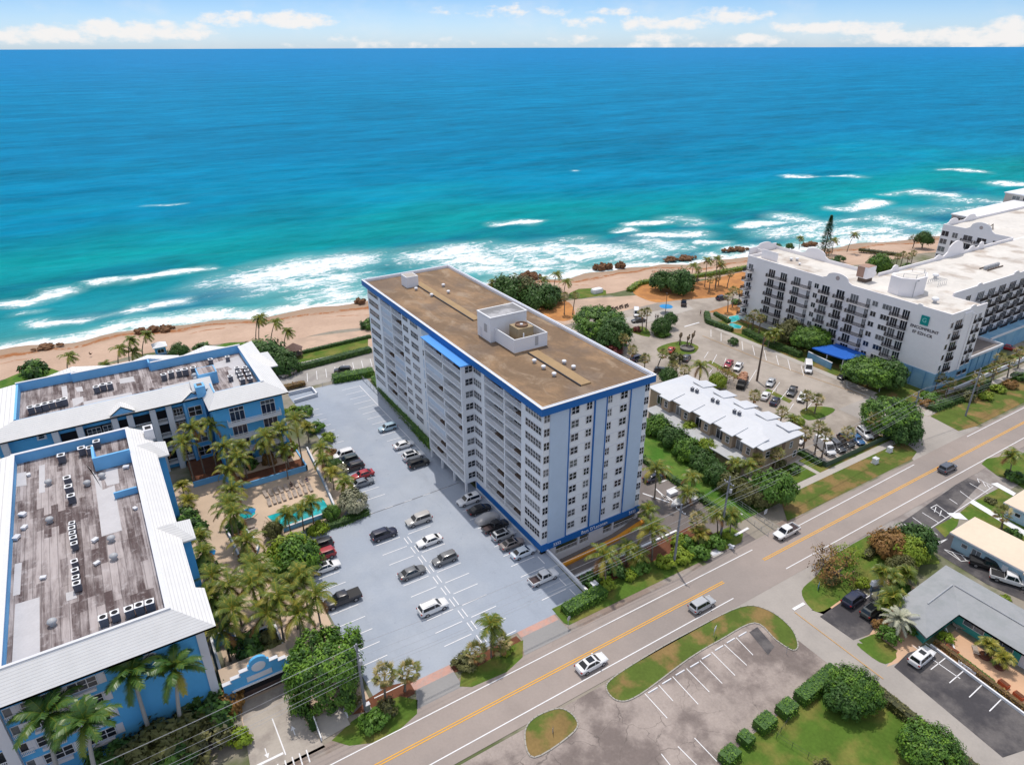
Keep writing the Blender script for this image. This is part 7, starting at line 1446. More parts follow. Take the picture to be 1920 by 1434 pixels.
def fan_mesh(seed, n=40, rad=1.15, blade=.85, mats=None, dead=.25):
    r = random.Random(seed); b = MB()
    for i in range(n):
        u = 1-1.75*(i+.5)/n; a = i*2.39996; s = math.sqrt(max(0, 1-u*u)); d = Vector((math.cos(a)*s, math.sin(a)*s, u)).normalized(); d = (d+Vector((r.uniform(-.15, .15), r.uniform(-.15, .15), r.uniform(-.1, .1)))).normalized()
        o = d*rad*r.uniform(.75, 1.1); mi = 2 if u < -.45 and r.random() < .8 else (1 if r.random() < .34 else 0)
        b.tube([Vector((0, 0, 0)), o], [.03, .018], 3, 1); sd = d.cross(Vector((.03, .02, 1))).normalized(); upv = sd.cross(d)
        for k in range(11):
            t_ = (k-5)/5*1.45; w = (d*math.cos(t_)+sd*math.sin(t_)+upv*(.12-.28*abs(t_))-Vector((0, 0, .18))).normalized(); e_ = o+w*blade*(1-.22*abs(t_))*r.uniform(.85, 1.1); n_ = w.cross(upv).normalized()*.06
            b.face([o-n_*.3, o+(e_-o)*.55-n_, e_, o+(e_-o)*.55+n_], mi)
    return b.mesh('crown', mats or [FR_O, FR_OL, FR_B])
PM = {'coco': [coconut_mesh(s, 18, 3.8, 0, None, 1.05, 22, .25, .05, .08, .8) for s in (1, 2, 3)], 'cocos': [coconut_mesh(s, 15, 2.5, 0, None, 1.0, 15) for s in (4, 5)], 'wind': [coconut_mesh(s, 17, 3.3, .75, [FR_G, FR_Y, FR_B], 1.05, 18) for s in (6, 7)], 'royal': [coconut_mesh(s, 17, 3.9, 0, [FR_D, FR_G, FR_Y], .8, 26, .12, .1, .11, .9) for s in (8, 9)],
      'fan': [fan_mesh(s) for s in (1, 2, 3)], 'date': [coconut_mesh(12, 26, 2.9, 0, [FR_S, FR_S, FR_OL], .85, 20, .1, .1, .07, .5)], 'young': [coconut_mesh(s, 13, 2.2, 0, [FR_Y, FR_G, FR_B], .9, 13, .1, .25) for s in (14, 15)], 'thin': [coconut_mesh(s, 11, 1.7, 0, [FR_G, FR_Y, FR_B], .9, 12, .1, .2) for s in (16, 17)]}
PR = {'coco': .17, 'cocos': .13, 'wind': .16, 'royal': .3, 'fan': .19, 'date': .3, 'young': .14, 'thin': .08}; NAMES = {'coco': 'coconut_palm', 'cocos': 'coconut_palm', 'wind': 'coconut_palm', 'royal': 'royal_palm', 'fan': 'fan_palm', 'date': 'date_palm', 'young': 'young_palm', 'thin': 'slender_palm'}
PCOUNT = [0]
def palm(kind, cx, cy, base, label, s=1.0, group=None):
    """cx, cy: heart of the crown in the photograph; base: (px, py) of the foot, or a height where the foot is hidden"""
    PCOUNT[0] += 1; i = PCOUNT[0]
    if isinstance(base, (int, float)): h = base; tp = G(cx, cy, h); p = Vector((tp.x, tp.y, 0))
    else: p = G(*base); h = top_of(p, cy); tp = G(cx, cy, h)
    t = thing(NAMES[kind], label, 'palm tree', (p.x, p.y, 0), group); ofs = tp-p; ofs.z = h
    if isinstance(base, (int, float)) and kind in ('coco', 'wind', 'cocos'): a = i*1.7; k = .05*h; ofs = Vector((0, 0, h)); t.location = (p.x-math.cos(a)*k, p.y-math.sin(a)*k, 0); ofs.x += math.cos(a)*k; ofs.y += math.sin(a)*k
    b = MB(); r = PR[kind]; k = 7; b.tube([(ofs.x*(j/k)**1.7, ofs.y*(j/k)**1.7, ofs.z*j/k-.05) for j in range(k+1)], [r*(1.35 if j == 0 else 1-.35*j/k) for j in range(k+1)], 7); link('trunk', b.mesh('trunk', [ROYALT if kind == 'royal' else TRUNK], 60), t)
    if kind == 'royal': b = MB(); b.tube([(ofs.x, ofs.y, h-.1), (ofs.x, ofs.y, h+1.1)], [.2, .12], 7, 0); link('crownshaft', b.mesh('crownshaft', [FR_D], 60), t); ofs.z += 1.0
    c = link('crown', PM[kind][i % len(PM[kind])], t, ofs, 0 if kind == 'wind' else (i*2.1) % 6.28); c.scale = (s, s, s); return t
gC, gL, gB2, gF, gH = 'palms of the pool courtyard', 'palms along the deck', 'palms on the beach front', 'fan palms round the side lots', 'palms by the hotel'
for a in (
 ('royal', 250, 1268, (287, 1390), 'royal palm in front of the near condominium, second from the right', 1.05), ('royal', 331, 1262, (345, 1378), 'royal palm in front of the near condominium, rightmost of four', 1.0), ('royal', 90, 1350, (118, 1470), 'royal palm in front of the near condominium, leftmost of four', 1.1), ('royal', 164, 1362, (190, 1480), 'royal palm in front of the near condominium, second from the left', 1.0)):
    palm(*a[:5], a[5], 'royal palms before the near condominium')
for a in (('coco', 360, 803, 11.5, 'tall coconut palm before the blue portico, the one with its head on the portico window'), ('coco', 343, 830, 10, 'tall coconut palm left of the portico head palm'), ('coco', 393, 797, 11.5, 'tall coconut palm right of the blue portico'), ('coco', 420, 838, 9, 'broad coconut palm before the dark corner of the far condominium'), ('coco', 498, 818, 10, 'coconut palm before the middle of the balcony wing'), ('cocos', 450, 834, 9, 'smaller coconut palm between two broad ones by the balcony wing'),
 ('coco', 430, 880, 6.5, 'low coconut palm by the bend of the terrace wall'), ('coco', 553, 787, 11, 'tall coconut palm at the outer corner of the balcony wing'), ('coco', 525, 806, 10, 'coconut palm just inside the balcony wing corner'), ('coco', 435, 918, 7, 'bushy green coconut palm in the angled planter, nearest the terrace'), ('coco', 428, 945, 8, 'coconut palm in the angled planter, middle one'), ('coco', 437, 962, 8, 'spreading coconut palm over the angled planter beside the spa'),
 ('cocos', 537, 963, 5, 'small palm at the street side of the long pool, left'), ('cocos', 565, 953, 5, 'small palm at the street side of the long pool, middle'), ('cocos', 583, 941, 5.5, 'small palm at the street side of the long pool, right'), ('young', 341, 911, 4, 'orange based young palm at the foot of the near condominium, nearest the sea'), ('young', 352, 938, 3, 'low bushy palm at the near condominium, next to the orange based one'), ('cocos', 374, 1003, 5.5, 'leaning palm beside the near condominium bay'), ('cocos', 380, 1034, 5.5, 'palm above the blue parasol by the near condominium'),
 ('coco', 398, 1080, 6.5, 'dark green palm at the right flank of the near condominium'), ('coco', 392, 1118, 6.5, 'dark palm lower at the right flank of the near condominium'), ('coco', 462, 1014, 5.5, 'twin headed palm in the curved planter'), ('coco', 474, 1060, 7.5, 'coconut palm above the curved planter'), ('coco', 471, 1095, 8.5, 'broad coconut palm in the middle of the courtyard grove'), ('coco', 520, 1120, 8.5, 'broad coconut palm right of the courtyard grove'), ('coco', 436, 1142, 9, 'broad coconut palm at the left of the courtyard grove'),
 ('coco', 562, 1078, 9, 'coconut palm of the grove nearest the parked red SUV'), ('coco', 590, 1116, 9, 'coconut palm leaning over the black pickup'), ('coco', 486, 1078, 8, 'coconut palm behind the middle of the grove'), ('coco', 545, 1100, 8, 'coconut palm between the two right grove palms'), ('coco', 430, 1098, 8, 'coconut palm at the back left of the grove'), ('coco', 500, 1150, 7, 'yellowing coconut palm at the street side of the grove'), ('coco', 560, 1150, 7, 'coconut palm beside the tall ficus'), ('coco', 416, 1180, 6, 'brown skirted palm near the entrance arch'), ('cocos', 496, 836, 6, 'short palm at the foot of the balcony wing'), ('coco', 445, 858, 8, 'coconut palm at the inner end of the balcony wing'), ('cocos', 533, 842, 7, 'palm at the outer end of the terrace')): palm(*a, 1.0, gC)
for a in (('cocos', 602, 838, 6, 'palm in the strip beside the deck, nearest the sea'), ('cocos', 604, 862, 5, 'palm in the strip beside the deck, below the seaward one'), ('cocos', 646, 903, 5, 'yellowish palm beside the parked blue grey sedan'), ('young', 622, 886, 4, 'orange tinted palm beside the white and green SUVs'), ('young', 575, 800, 4, 'palm thicket plant beside the far condominium corner'),
 ('cocos', 921, 1171, (921, 1232), 'coconut palm on the green island at the deck entrance'), ('fan', 892, 1222, 2.2, 'fan palm at the left of the entrance island'), ('fan', 938, 1204, 2.6, 'fan palm right of the coconut palm on the entrance island'), ('fan', 721, 1264, (723, 1318), 'fan palm beside the brick band, left of two'), ('fan', 767, 1258, (759, 1295), 'fan palm beside the brick band, right of two'),
 ('coco', 1133, 1040, (1135, 1098), 'coconut palm with drooping fronds before the tower garage, left'), ('coco', 1222, 992, (1222, 1050), 'coconut palm before the tower garage, right'), ('cocos', 1176, 1026, 4, 'dense green palm between two coconut palms before the garage'), ('cocos', 1195, 1040, 3, 'low dense palm right of the garage bed middle'), ('fan', 1308, 975, 4.2, 'upright palm at the bed by the driveway'), ('young', 1312, 1000, 2.4, 'low palm spreading at the bed by the driveway'), ('cocos', 1342, 962, (1345, 1000), 'thin palm left of the driveway pole'), ('cocos', 1372, 965, (1368, 1000), 'thin palm right of the driveway pole'),
 ('cocos', 1298, 893, (1296, 920), 'small palm on the tower driveway above the boat'), ('cocos', 1289, 923, 3.4, 'small palm standing over the covered boat'), ('coco', 1231, 880, (1227, 936), 'palm over the dark blue car beside the tower'), ('cocos', 1215, 955, 2.5, 'low palm at the tower corner by the sunken driveway')): palm(*a, 1.0 if a[0] != 'fan' else 1.05, gL)
for a in (('coco', 1313, 686, 6.5, 'coconut palm behind the white sawtooth roof'), ('fan', 1284, 694, 4, 'fan palm behind the seaward end of the sawtooth roof'), ('fan', 1244, 663, (1231, 697), 'leaning yellowish fan palm beside the tower roof corner'), ('fan', 1262, 686, 4, 'fan palm between the leaning palm and the dark car'), ('fan', 1186, 657, 5, 'fan palm behind the tower parapet, upper'), ('fan', 1210, 672, 4, 'fan palm behind the tower parapet, lower'), ('fan', 1170, 634, 5, 'fan palm beside the big rounded trees'), ('fan', 1415, 742, 3, 'round fan palm beside the loaded truck'),
 ('fan', 1467, 772, 3.4, 'round fan palm at the back of the sawtooth building'), ('cocos', 1487, 786, 3, 'bushy palm near the back street end of the sawtooth building'), ('fan', 1510, 812, (1506, 842), 'fan palm on the lawn strip by the tan building'), ('fan', 1536, 800, (1527, 852), 'tall fan palm left of the white van, browner head'), ('fan', 1549, 814, (1540, 860), 'tall fan palm directly before the white van'), ('fan', 1590, 812, (1585, 842), 'fan palm before the black SUV behind the fence'), ('fan', 1513, 742, (1512, 768), 'brownish fan palm on the triangular island, left'), ('fan', 1534, 748, (1527, 775), 'fan palm on the triangular island, right'), ('fan', 1641, 785, 5, 'yellow fan palm inside the corner tree'),
 ('fan', 1457, 850, 4.5, 'fan palm at the street corner of the tan building'), ('fan', 1421, 862, 4, 'fan palm before the low grey roof'), ('cocos', 1405, 872, 4.5, 'yellowish palm at the end of the low grey roof'), ('cocos', 1380, 868, 4, 'palm in the shrubbery by the low grey roof'), ('fan', 1425, 900, 4, 'grey skirted palm in the thicket by the wire fence')): palm(*a, 1.0, gF)
for a in (('fan', 1834, 711, (1830, 742), 'fan palm beside the utility pole at the hotel'), ('fan', 1864, 690, (1856, 722), 'fan palm beyond the utility pole at the hotel'), ('fan', 1893, 677, (1888, 708), 'fan palm second from the right edge by the hotel'), ('fan', 1912, 660, (1908, 690), 'fan palm at the right edge by the hotel'), ('fan', 1760, 706, 4, 'fan palm against the aqua hotel base, left'), ('fan', 1781, 718, 4, 'fan palm against the aqua hotel base, right'), ('fan', 1875, 672, 6, 'tall fan palm behind two others by the hotel annexe'), ('cocos', 1898, 853, (1891, 893), 'coconut palm on the dry verge across the road'), ('fan', 1880, 960, (1877, 992), 'fan palm beside the pale blue motel'),
 ('fan', 1415, 590, 5, 'fan palm at the seaward corner of the hotel, left'), ('fan', 1427, 597, 5, 'fan palm at the seaward corner of the hotel, right'), ('fan', 1405, 598, 3.5, 'small palm by the hotel corner pool'), ('cocos', 1455, 622, 5, 'palm in the hotel hedge left of the broad tree'), ('cocos', 1445, 628, 4, 'low palm in the hotel hedge')): palm(*a, 1.05, gH)
for a in (('wind', 487, 596, (487, 655), 'windswept palm by the gazebo, left front of a pair'), ('wind', 482, 600, (481, 652), 'windswept palm by the gazebo, left rear of a pair'), ('wind', 515, 605, (508, 655), 'windswept palm by the gazebo, middle'), ('wind', 537, 622, (533, 657), 'windswept palm by the gazebo, right'), ('wind', 128, 668, (127, 694), 'windswept palm alone on the dune at the far left'), ('cocos', 197, 684, 3, 'short palm by the white gable roofs'), ('wind', 223, 654, (223, 690), 'windswept palm left of the lifeguard tower group'), ('wind', 243, 638, (244, 686), 'tallest windswept palm near the lifeguard tower'), ('wind', 248, 660, (250, 686), 'lower windswept palm near the lifeguard tower'), ('wind', 272, 628, (268, 672), 'windswept palm just left of the lifeguard tower'),
 ('wind', 1043, 515, (1038, 545), 'windswept palm behind the tower, tallest of the beach trio'), ('wind', 1018, 524, (1015, 548), 'windswept palm behind the tower, left of the beach trio'), ('wind', 1061, 529, (1057, 553), 'windswept palm behind the tower, right of the beach trio'), ('fan', 1059, 556, (1058, 590), 'fan palm on the orange sand, left of two'), ('fan', 1079, 554, (1074, 591), 'fan palm on the orange sand, right of two'), ('cocos', 924, 529, 6, 'palm head just showing over the tower parapet'),
 ('wind', 1300, 499, (1294, 536), 'windswept palm by the orange sand, left of the row'), ('wind', 1326, 488, (1321, 538), 'windswept palm by the orange sand, second of the row'), ('wind', 1344, 486, (1341, 538), 'windswept palm by the orange sand, tallest of the row'), ('wind', 1350, 497, (1347, 535), 'windswept palm by the orange sand, behind the tallest'), ('fan', 1370, 513, (1363, 540), 'slim fan palm on the orange sand near the hotel'), ('fan', 1332, 524, (1329, 548), 'slim fan palm on the orange sand below the tall row'), ('fan', 1345, 520, (1341, 541), 'slim fan palm among the tall windswept row'), ('fan', 1310, 506, (1307, 530), 'slim fan palm beside the single bench'),
 ('fan', 1365, 556, (1364, 585), 'fan palm on the hotel corner lawn, front'), ('fan', 1374, 545, (1373, 576), 'fan palm on the hotel corner lawn, rear left'), ('fan', 1386, 547, (1385, 574), 'fan palm on the hotel corner lawn, rear right'), ('fan', 1214, 584, (1211, 620), 'fan palm over the black sedan by the plaza, taller'), ('fan', 1203, 588, (1204, 620), 'fan palm over the black sedan by the plaza, shorter'), ('wind', 1602, 440, (1588, 472), 'leaning windswept palm behind the hotel'), ('wind', 1563, 451, (1560, 474), 'small windswept palm beside the conifer'), ('cocos', 1501, 447, (1498, 468), 'small palm between round bushes behind the hotel'), ('fan', 1684, 481, 6, 'fan palm of the hotel court, leftmost of four'), ('fan', 1694, 477, 6, 'fan palm of the hotel court, second of four'), ('fan', 1704, 481, 6, 'fan palm of the hotel court, third of four'), ('fan', 1713, 475, 6, 'fan palm of the hotel court, rightmost of four')): palm(*a, .95, gB2)
for a in (('date', 1686, 1160, (1669, 1186), 'silver date palm with arching fronds by the teal motel', 1.0), ('thin', 1654, 1072, (1649, 1118), 'slender palm before the motel sign, left of the clump', 1.2), ('thin', 1672, 1080, (1668, 1110), 'slender palm of the motel garden clump, right', 1.2), ('thin', 1700, 1075, 3, 'bushy slender palm near the motel roof edge', 1.3), ('thin', 1675, 1118, (1667, 1152), 'slender palm beside the motel roof corner, upper', 1.3), ('thin', 1664, 1132, (1664, 1158), 'slender palm beside the motel roof corner, lower', 1.2), ('young', 1854, 1208, (1846, 1231), 'potted young palm in the middle of the peach patio', .85), ('young', 1880, 1232, (1873, 1250), 'potted young palm toward the right of the peach patio', .85)): palm(*a[:5], a[5], 'palms of the motel garden')
# ---- broadleaf trees
tree('box', 'green', 610, 1258, 4.1, 4.0, 'huge dense boxy ficus beside the garage drive', sz=3.9)
tree('t2', 'silver', 660, 942, 2.5, 2.2, 'silver grey round tree at the corner of the pool wall'); tree('t1', 'green', 622, 960, 1.6, 1.6, 'bright green tree between the pool and the silver tree'); tree('t2', 'lime', 545, 1038, 3.6, 2.4, 'lime green spreading tree in the courtyard beside the parked cars'); tree('t1', 'green', 556, 1048, 3.6, 3.0, 'mid green tree behind the black and red SUVs'); tree('t1', 'olive', 512, 992, 1.7, 1.8, 'dark olive tree by the pool wall, street side')
tree('big', 'green', 1122, 603, 8.0, 4.6, 'large rounded tree mass behind the tower roof', sz=4.4, r=.12); tree('t1', 'deep', 1150, 628, 5.0, 3.6, 'dark tree below the large rounded trees behind the tower')
tree('t2', 'deep', 955, 548, 6.2, 3.0, 'sea grape thicket behind the tower, left part'); tree('t1', 'olive', 985, 545, 5.2, 3.2, 'brownish sea grape thicket behind the tower, middle'); tree('t2', 'deep', 1012, 560, 5.5, 2.8, 'sea grape thicket behind the tower, lower right'); tree('t1', 'deep', 1035, 555, 3.6, 2.4, 'dark thicket nearest the orange sand, behind the tower')
tree('t1', 'deep', 1240, 527, 4.0, 3.6, 'tree with leaning trunk on the orange sand, left'); tree('t2', 'deep', 1275, 530, 5.2, 3.8, 'broad dark tree on the orange sand, right'); tree('t1', 'deep', 1240, 612, 2.8, 2.6, 'dark tree in the curved street bed, front'); tree('t1', 'deep', 1257, 598, 2.1, 3.2, 'smaller dark tree in the curved street bed, rear')
tree('big', 'green', 1520, 632, 5.6, 4.0, 'broad tree in front of the hotel balconies', sz=3.4, r=.1); tree('big', 'green', 1632, 695, 6.6, 4.2, 'broad tree over the dark stalls by the hotel', sz=3.6, r=.1); tree('t2', 'deep', 1668, 702, 4.2, 4.0, 'dark tree joined to the broad one by the hotel corner'); tree('t1', 'olive', 1480, 622, 3.8, 3.4, 'olive tree left of the broad hotel tree')
tree('big', 'green', 1668, 778, 6.2, 4.4, 'dense corner tree beside the street junction', sz=4.2, r=.1); tree('t1', 'deep', 1694, 806, 3.8, 2.6, 'dark lower part tree at the street junction pole')
tree('t2', 'green', 1452, 915, 3.6, 3.6, 'bright green tree beside the wire fence and the road', sz=3.2); tree('t1', 'olive', 1425, 930, 2.6, 2.2, 'olive tree behind the wire fence')
for i, (x, y, r_, h, p, l) in enumerate(((1235, 800, 3.4, 2.4, 'green', 'first tree along the tower driveway, at the tower edge'), (1262, 820, 3.4, 2.6, 'deep', 'second dark tree along the tower driveway'), (1290, 845, 3.5, 2.6, 'green', 'third tree along the tower driveway, before the low roof'), (1318, 868, 3.4, 2.6, 'deep', 'fourth tree along the tower driveway'), (1345, 890, 3.2, 2.4, 'deep', 'fifth tree along the tower driveway'), (1372, 908, 3.0, 2.4, 'olive', 'sixth tree along the tower driveway, yellowish'), (1398, 925, 2.6, 2.2, 'olive', 'last tree along the tower driveway, by the fence'), (1325, 838, 2.4, 3.0, 'lime', 'yellow green vine covered tree before the low roof'), (1290, 806, 2.6, 2.6, 'lime', 'yellow green vine covered tree, nearer the tower'))): tree('t2' if i % 2 else 't1', p, x, y, r_*.82, h*.72, l, 'trees along the tower driveway')
tree('t1', 'lime', 1346, 715, 2.2, 2.2, 'yellow green round tree behind the sawtooth roof'); tree('sparse', 'rust', 1362, 702, 3.2, 2.4, 'bare grey brown tree behind the sawtooth roof'); tree('t1', 'deep', 1255, 706, 2.4, 2.0, 'green tree between the tower corner and the sawtooth roof'); tree('s1', 'olive', 1268, 672, 1.8, 1.6, 'dry brown bush by the parked dark grey car', cat='shrub')
tree('sparse', 'rust', 1572, 1066, 3.6, 2.6, 'brown half bare tree on the motel corner', r=.3); tree('sparse', 'rust', 1555, 1048, 3.0, 2.8, 'bare twiggy tree nearest the road on the motel corner', r=.3); tree('sparse', 'lime', 1592, 1040, 2.6, 2.4, 'yellow green tree top beside the bare trees'); tree('t2', 'rust', 1672, 1022, 3.0, 2.0, 'reddish spreading tree in the motel garden'); tree('t1', 'lime', 1703, 1032, 2.6, 2.4, 'bright green tree in the motel garden'); tree('t2', 'deep', 1716, 1012, 3.0, 2.6, 'dark green tree at the end of the motel garden'); tree('t2', 'olive', 1690, 1062, 2.0, 1.8, 'olive bush tree beside the motel path')
tree('big', 'green', 1605, 1292, 3.4, 2.5, 'bright green tree at the corner of the lower lawn', sz=2.8); tree('t2', 'deep', 1590, 1310, 2.6, 2.0, 'dark tree under the bright corner tree of the lawn'); tree('big', 'green', 1750, 1410, 3.8, 2.2, 'bright green tree at the bottom edge by the street', sz=2.8)
tree('t1', 'deep', 1560, 500, 3.2, 2.2, 'dark tree at the foot of the conifer'); tree('t1', 'deep', 1733, 448, 3.4, 4.0, 'round dark tree behind the hotel court'); tree('sparse', 'olive', 1716, 447, 2.6, 4.4, 'thin windblown tree behind the hotel court'); tree('t1', 'green', 1650, 495, 4.2, 2.6, 'green tree behind the hotel chimney'); tree('s1', 'deep', 1458, 463, 1.6, 1.3, 'round dark bush behind the hotel roof, left', cat='shrub'); tree('s1', 'deep', 1481, 462, 1.6, 1.2, 'round dark bush behind the hotel roof, right', cat='shrub')
tree('t2', 'deep', 500, 672, 5.6, 2.6, 'dark tree mass beside the gazebo'); tree('t1', 'deep', 530, 684, 4.0, 2.2, 'dark tree at the end of the access road hedge'); tree('t1', 'green', 482, 658, 3.4, 2.0, 'light green tree below the windswept palms'); tree('t1', 'deep', 335, 660, 2.6, 2.0, 'dark dune tree right of the lifeguard tower'); tree('s2', 'deep', 65, 693, 3.2, 1.4, 'dark low bush on the dune greenery at left', cat='shrub'); tree('s2', 'deep', 692, 608, 2.4, 1.2, 'round green bush on the sand at the tower edge', cat='shrub')
# conifer: whorls of drooping branches
p_ = G(1542, 492); H_ = top_of(p_, 403); t = thing('conifer', 'tall dark green conical conifer behind the hotel roof', 'conifer', (p_.x, p_.y, 0)); b = MB(); b.tube([(0, 0, 0), (0, 0, H_)], [.35, .05], 7); link('trunk', b.mesh('trunk', [BARK]), t); b = MB(); rq = random.Random(9)
for i in range(2600):
    u = rq.random()**.8; z = .8+(H_-.8)*u; rr2 = (3.6*(1-u)**.8+.25)*rq.uniform(.35, 1.05); a = rq.uniform(0, 6.283); c = Vector((rr2*math.cos(a), rr2*math.sin(a), z-.25*rr2)); d = Vector((math.cos(a), math.sin(a), -.15)).normalized(); e_ = d.cross(Vector((0, 0, 1))).normalized(); l = rq.uniform(.3, .6); b.face([c-d*l-e_*.05, c+e_*l*.4, c+d*l, c-e_*l*.4], 0 if rq.random() < .6 else 2)
link('crown', b.mesh('crown', PAL['deep']), t)
# ---- hedges: clipped leaf walls over a leafy body
def hedge(label, pts, w, h, pal, dens=13, leaf=.17, cat='hedge', z0=0, ragged=.1, group=None):
    pts = [Vector((p[0], p[1], 0)) for p in pts]; t = thing('hedge', label, cat, (*pts[0][:2], 0), group); b = MB(); r = random.Random(int(pts[0].x*7+pts[0].y)); c = MB()
    for p, q in zip(pts, pts[1:]):
        d = q-p; L = d.length; d.normalize(); n = Vector((-d.y, d.x, 0)); k = .82
        c.prism([(v.x, v.y) for v in (p-n*w/2*k, q-n*w/2*k, q+n*w/2*k, p+n*w/2*k)], z0, z0+h*.88)
        for i in range(min(16000, int(dens*L*(w+2*h)*1.4))):
            s = r.uniform(-w*.1, L+w*.1); f = r.random()*(w+2*h)
            if f < w: o = Vector((0, 0, h))+n*(f-w/2); nr = Vector((0, 0, 1))
            elif f < w+h: o = n*w/2+Vector((0, 0, f-w)); nr = n
            else: o = -n*w/2+Vector((0, 0, f-w-h)); nr = -n
            x = p+d*s+o+Vector((r.gauss(0, ragged), r.gauss(0, ragged), r.gauss(0, ragged)+z0)); x.z += .25*ragged*4*mnoise.noise(Vector((x.x*.5, x.y*.5, 0)))*min(1, h)
            e_ = max(0, abs(s-L/2)-(L/2-.55))/.6; g_ = max(0, abs((x-p-d*s).dot(n))-(w/2-.45))/.5; x.z -= (x.z-z0)*min(.45, .3*e_*e_+.3*g_*g_*(x.z-z0)/h); x -= n*((x-p-d*s).dot(n))*min(.3, .25*e_*e_)
            if x.z < .03: x.z = .03
            nr = (nr+Vector((r.uniform(-.8, .8), r.uniform(-.8, .8), r.uniform(-.3, .8)))).normalized(); a = nr.cross(Vector((r.uniform(-1, 1), r.uniform(-1, 1), .3))).normalized(); e = nr.cross(a); l = leaf*r.uniform(.6, 1.3)
            b.face([x-a*l, x+e*l*.55, x+a*l, x-e*l*.55], r.choices((0, 1, 2), (5, 3, 2))[0])
    c.build('branches', PAL[pal][2], t); b.build('foliage', PAL[pal], t); return t
hedge('dark clipped hedge between the access road and the seaside lawn', [G(548, 697), G(695, 659)], 2.2, 1.6, 'deep'); hedge('thin dark hedge along the sand edge of the seaside lawn', [G(568, 663), G(695, 633)], 1.2, 1.0, 'deep')
hedge('broad green hedge at the seaward end of the tower', [G(625, 716), G(700, 702)], 3.4, 1.9, 'green', 10, .22); hedge('long planted bed of shrubs between the deck and the tower', [G(700, 712), G(722, 742), (53.4, 127), (53.3, 118.6)], 1.5, 1.3, 'green', 12, .18, ragged=.2)
hedge('trimmed bright green hedge beside the deck exit', [G(1060, 1152), G(1131, 1112)], 2.6, 1.5, 'green', 16, .15); hedge('orange tipped bed hedge at the far left corner of the deck', [G(528, 732), G(572, 722)], 2.0, .9, 'rust', 10, .2, z0=.3)
hedge('clipped hedge box along the lower lawn, longest', [G(1563, 1263), G(1497, 1318)], 2.2, 1.7, 'green', 16, .13); hedge('clipped hedge block, second along the lower lawn', [G(1485, 1326), G(1462, 1344)], 2.2, 1.6, 'green', 16, .13, group='hedge blocks'); hedge('clipped hedge block, third along the lower lawn', [G(1445, 1352), G(1420, 1372)], 2.2, 1.6, 'green', 16, .13, group='hedge blocks'); hedge('small clipped hedge block near the bottom edge', [G(1404, 1385), G(1390, 1398)], 2.1, 1.5, 'green', 16, .13, group='hedge blocks'); hedge('lowest clipped hedge block at the bottom edge', [G(1378, 1412), G(1355, 1434)], 2.1, 1.5, 'green', 16, .13, group='hedge blocks')
hedge('long olive green hedge along the side street', [G(1630, 1292), G(1680, 1332), G(1800, 1432), G(1850, 1475)], 1.7, 1.5, 'olive', 14, .14); hedge('curved clipped hedge at the hotel corner', [G(1325, 590), G(1327, 606), G(1372, 622)], 1.8, 1.5, 'deep', 12, .18); hedge('inner clipped hedge of the hotel corner garden', [G(1340, 590), G(1367, 606)], 1.4, 1.2, 'deep', 12, .18); hedge('dark hedge along the hotel street front', [G(1395, 624), G(1430, 642), G(1500, 670)], 2.2, 1.6, 'deep', 10, .2, ragged=.2)
hedge('red flowered hedge along the peach patio', [G(1752, 1205), G(1850, 1278), G(1925, 1335)], .8, .8, 'rust', 18, .12); hedge('low green hedge in front of the red flowered one', [G(1790, 1228), G(1862, 1282)], .7, .6, 'green', 18, .12); hedge('dark hedge beside the green screen fence', [(120.2, 76), (120.2, 70)], .8, 1.1, 'deep'); hedge('row hedge along the hotel pavement', [G(1745, 770), G(1795, 752), G(1850, 720)], 2.4, 1.3, 'deep', 9, .2, ragged=.25); hedge('green hedge along the tower driveway kerb', [(89.6, 66), (89.8, 100)], 1.2, 1.2, 'deep', 9, .2, ragged=.2)
hedge('bright dune hedge by the orange sand', [G(1180, 547), G(1196, 534), G(1238, 526)], 2.4, 1.2, 'lime', 8, .25, ragged=.25); hedge('dune hedge running to the hotel corner', [G(1290, 522), G(1340, 514), G(1420, 500)], 2.4, 1.1, 'lime', 8, .25, ragged=.25); hedge('brown grass strip hedge behind the hotel court', [G(1610, 470), G(1690, 480)], 2.4, 1.0, 'olive', 6, .3, ragged=.2); hedge('ivy covered low wall beside the pool', [G(575, 1002), G(640, 982), G(690, 962)], 1.8, 1.0, 'deep', 12, .18, ragged=.2); hedge('dark strip of foliage beside the garage drive', [G(560, 1290), G(590, 1370)], .9, .7, 'deep', 16, .14); hedge('pale hedge before the pale blue motel gardens', [G(1640, 1030), G(1622, 1048)], 1.5, 1.0, 'olive', 12, .17)
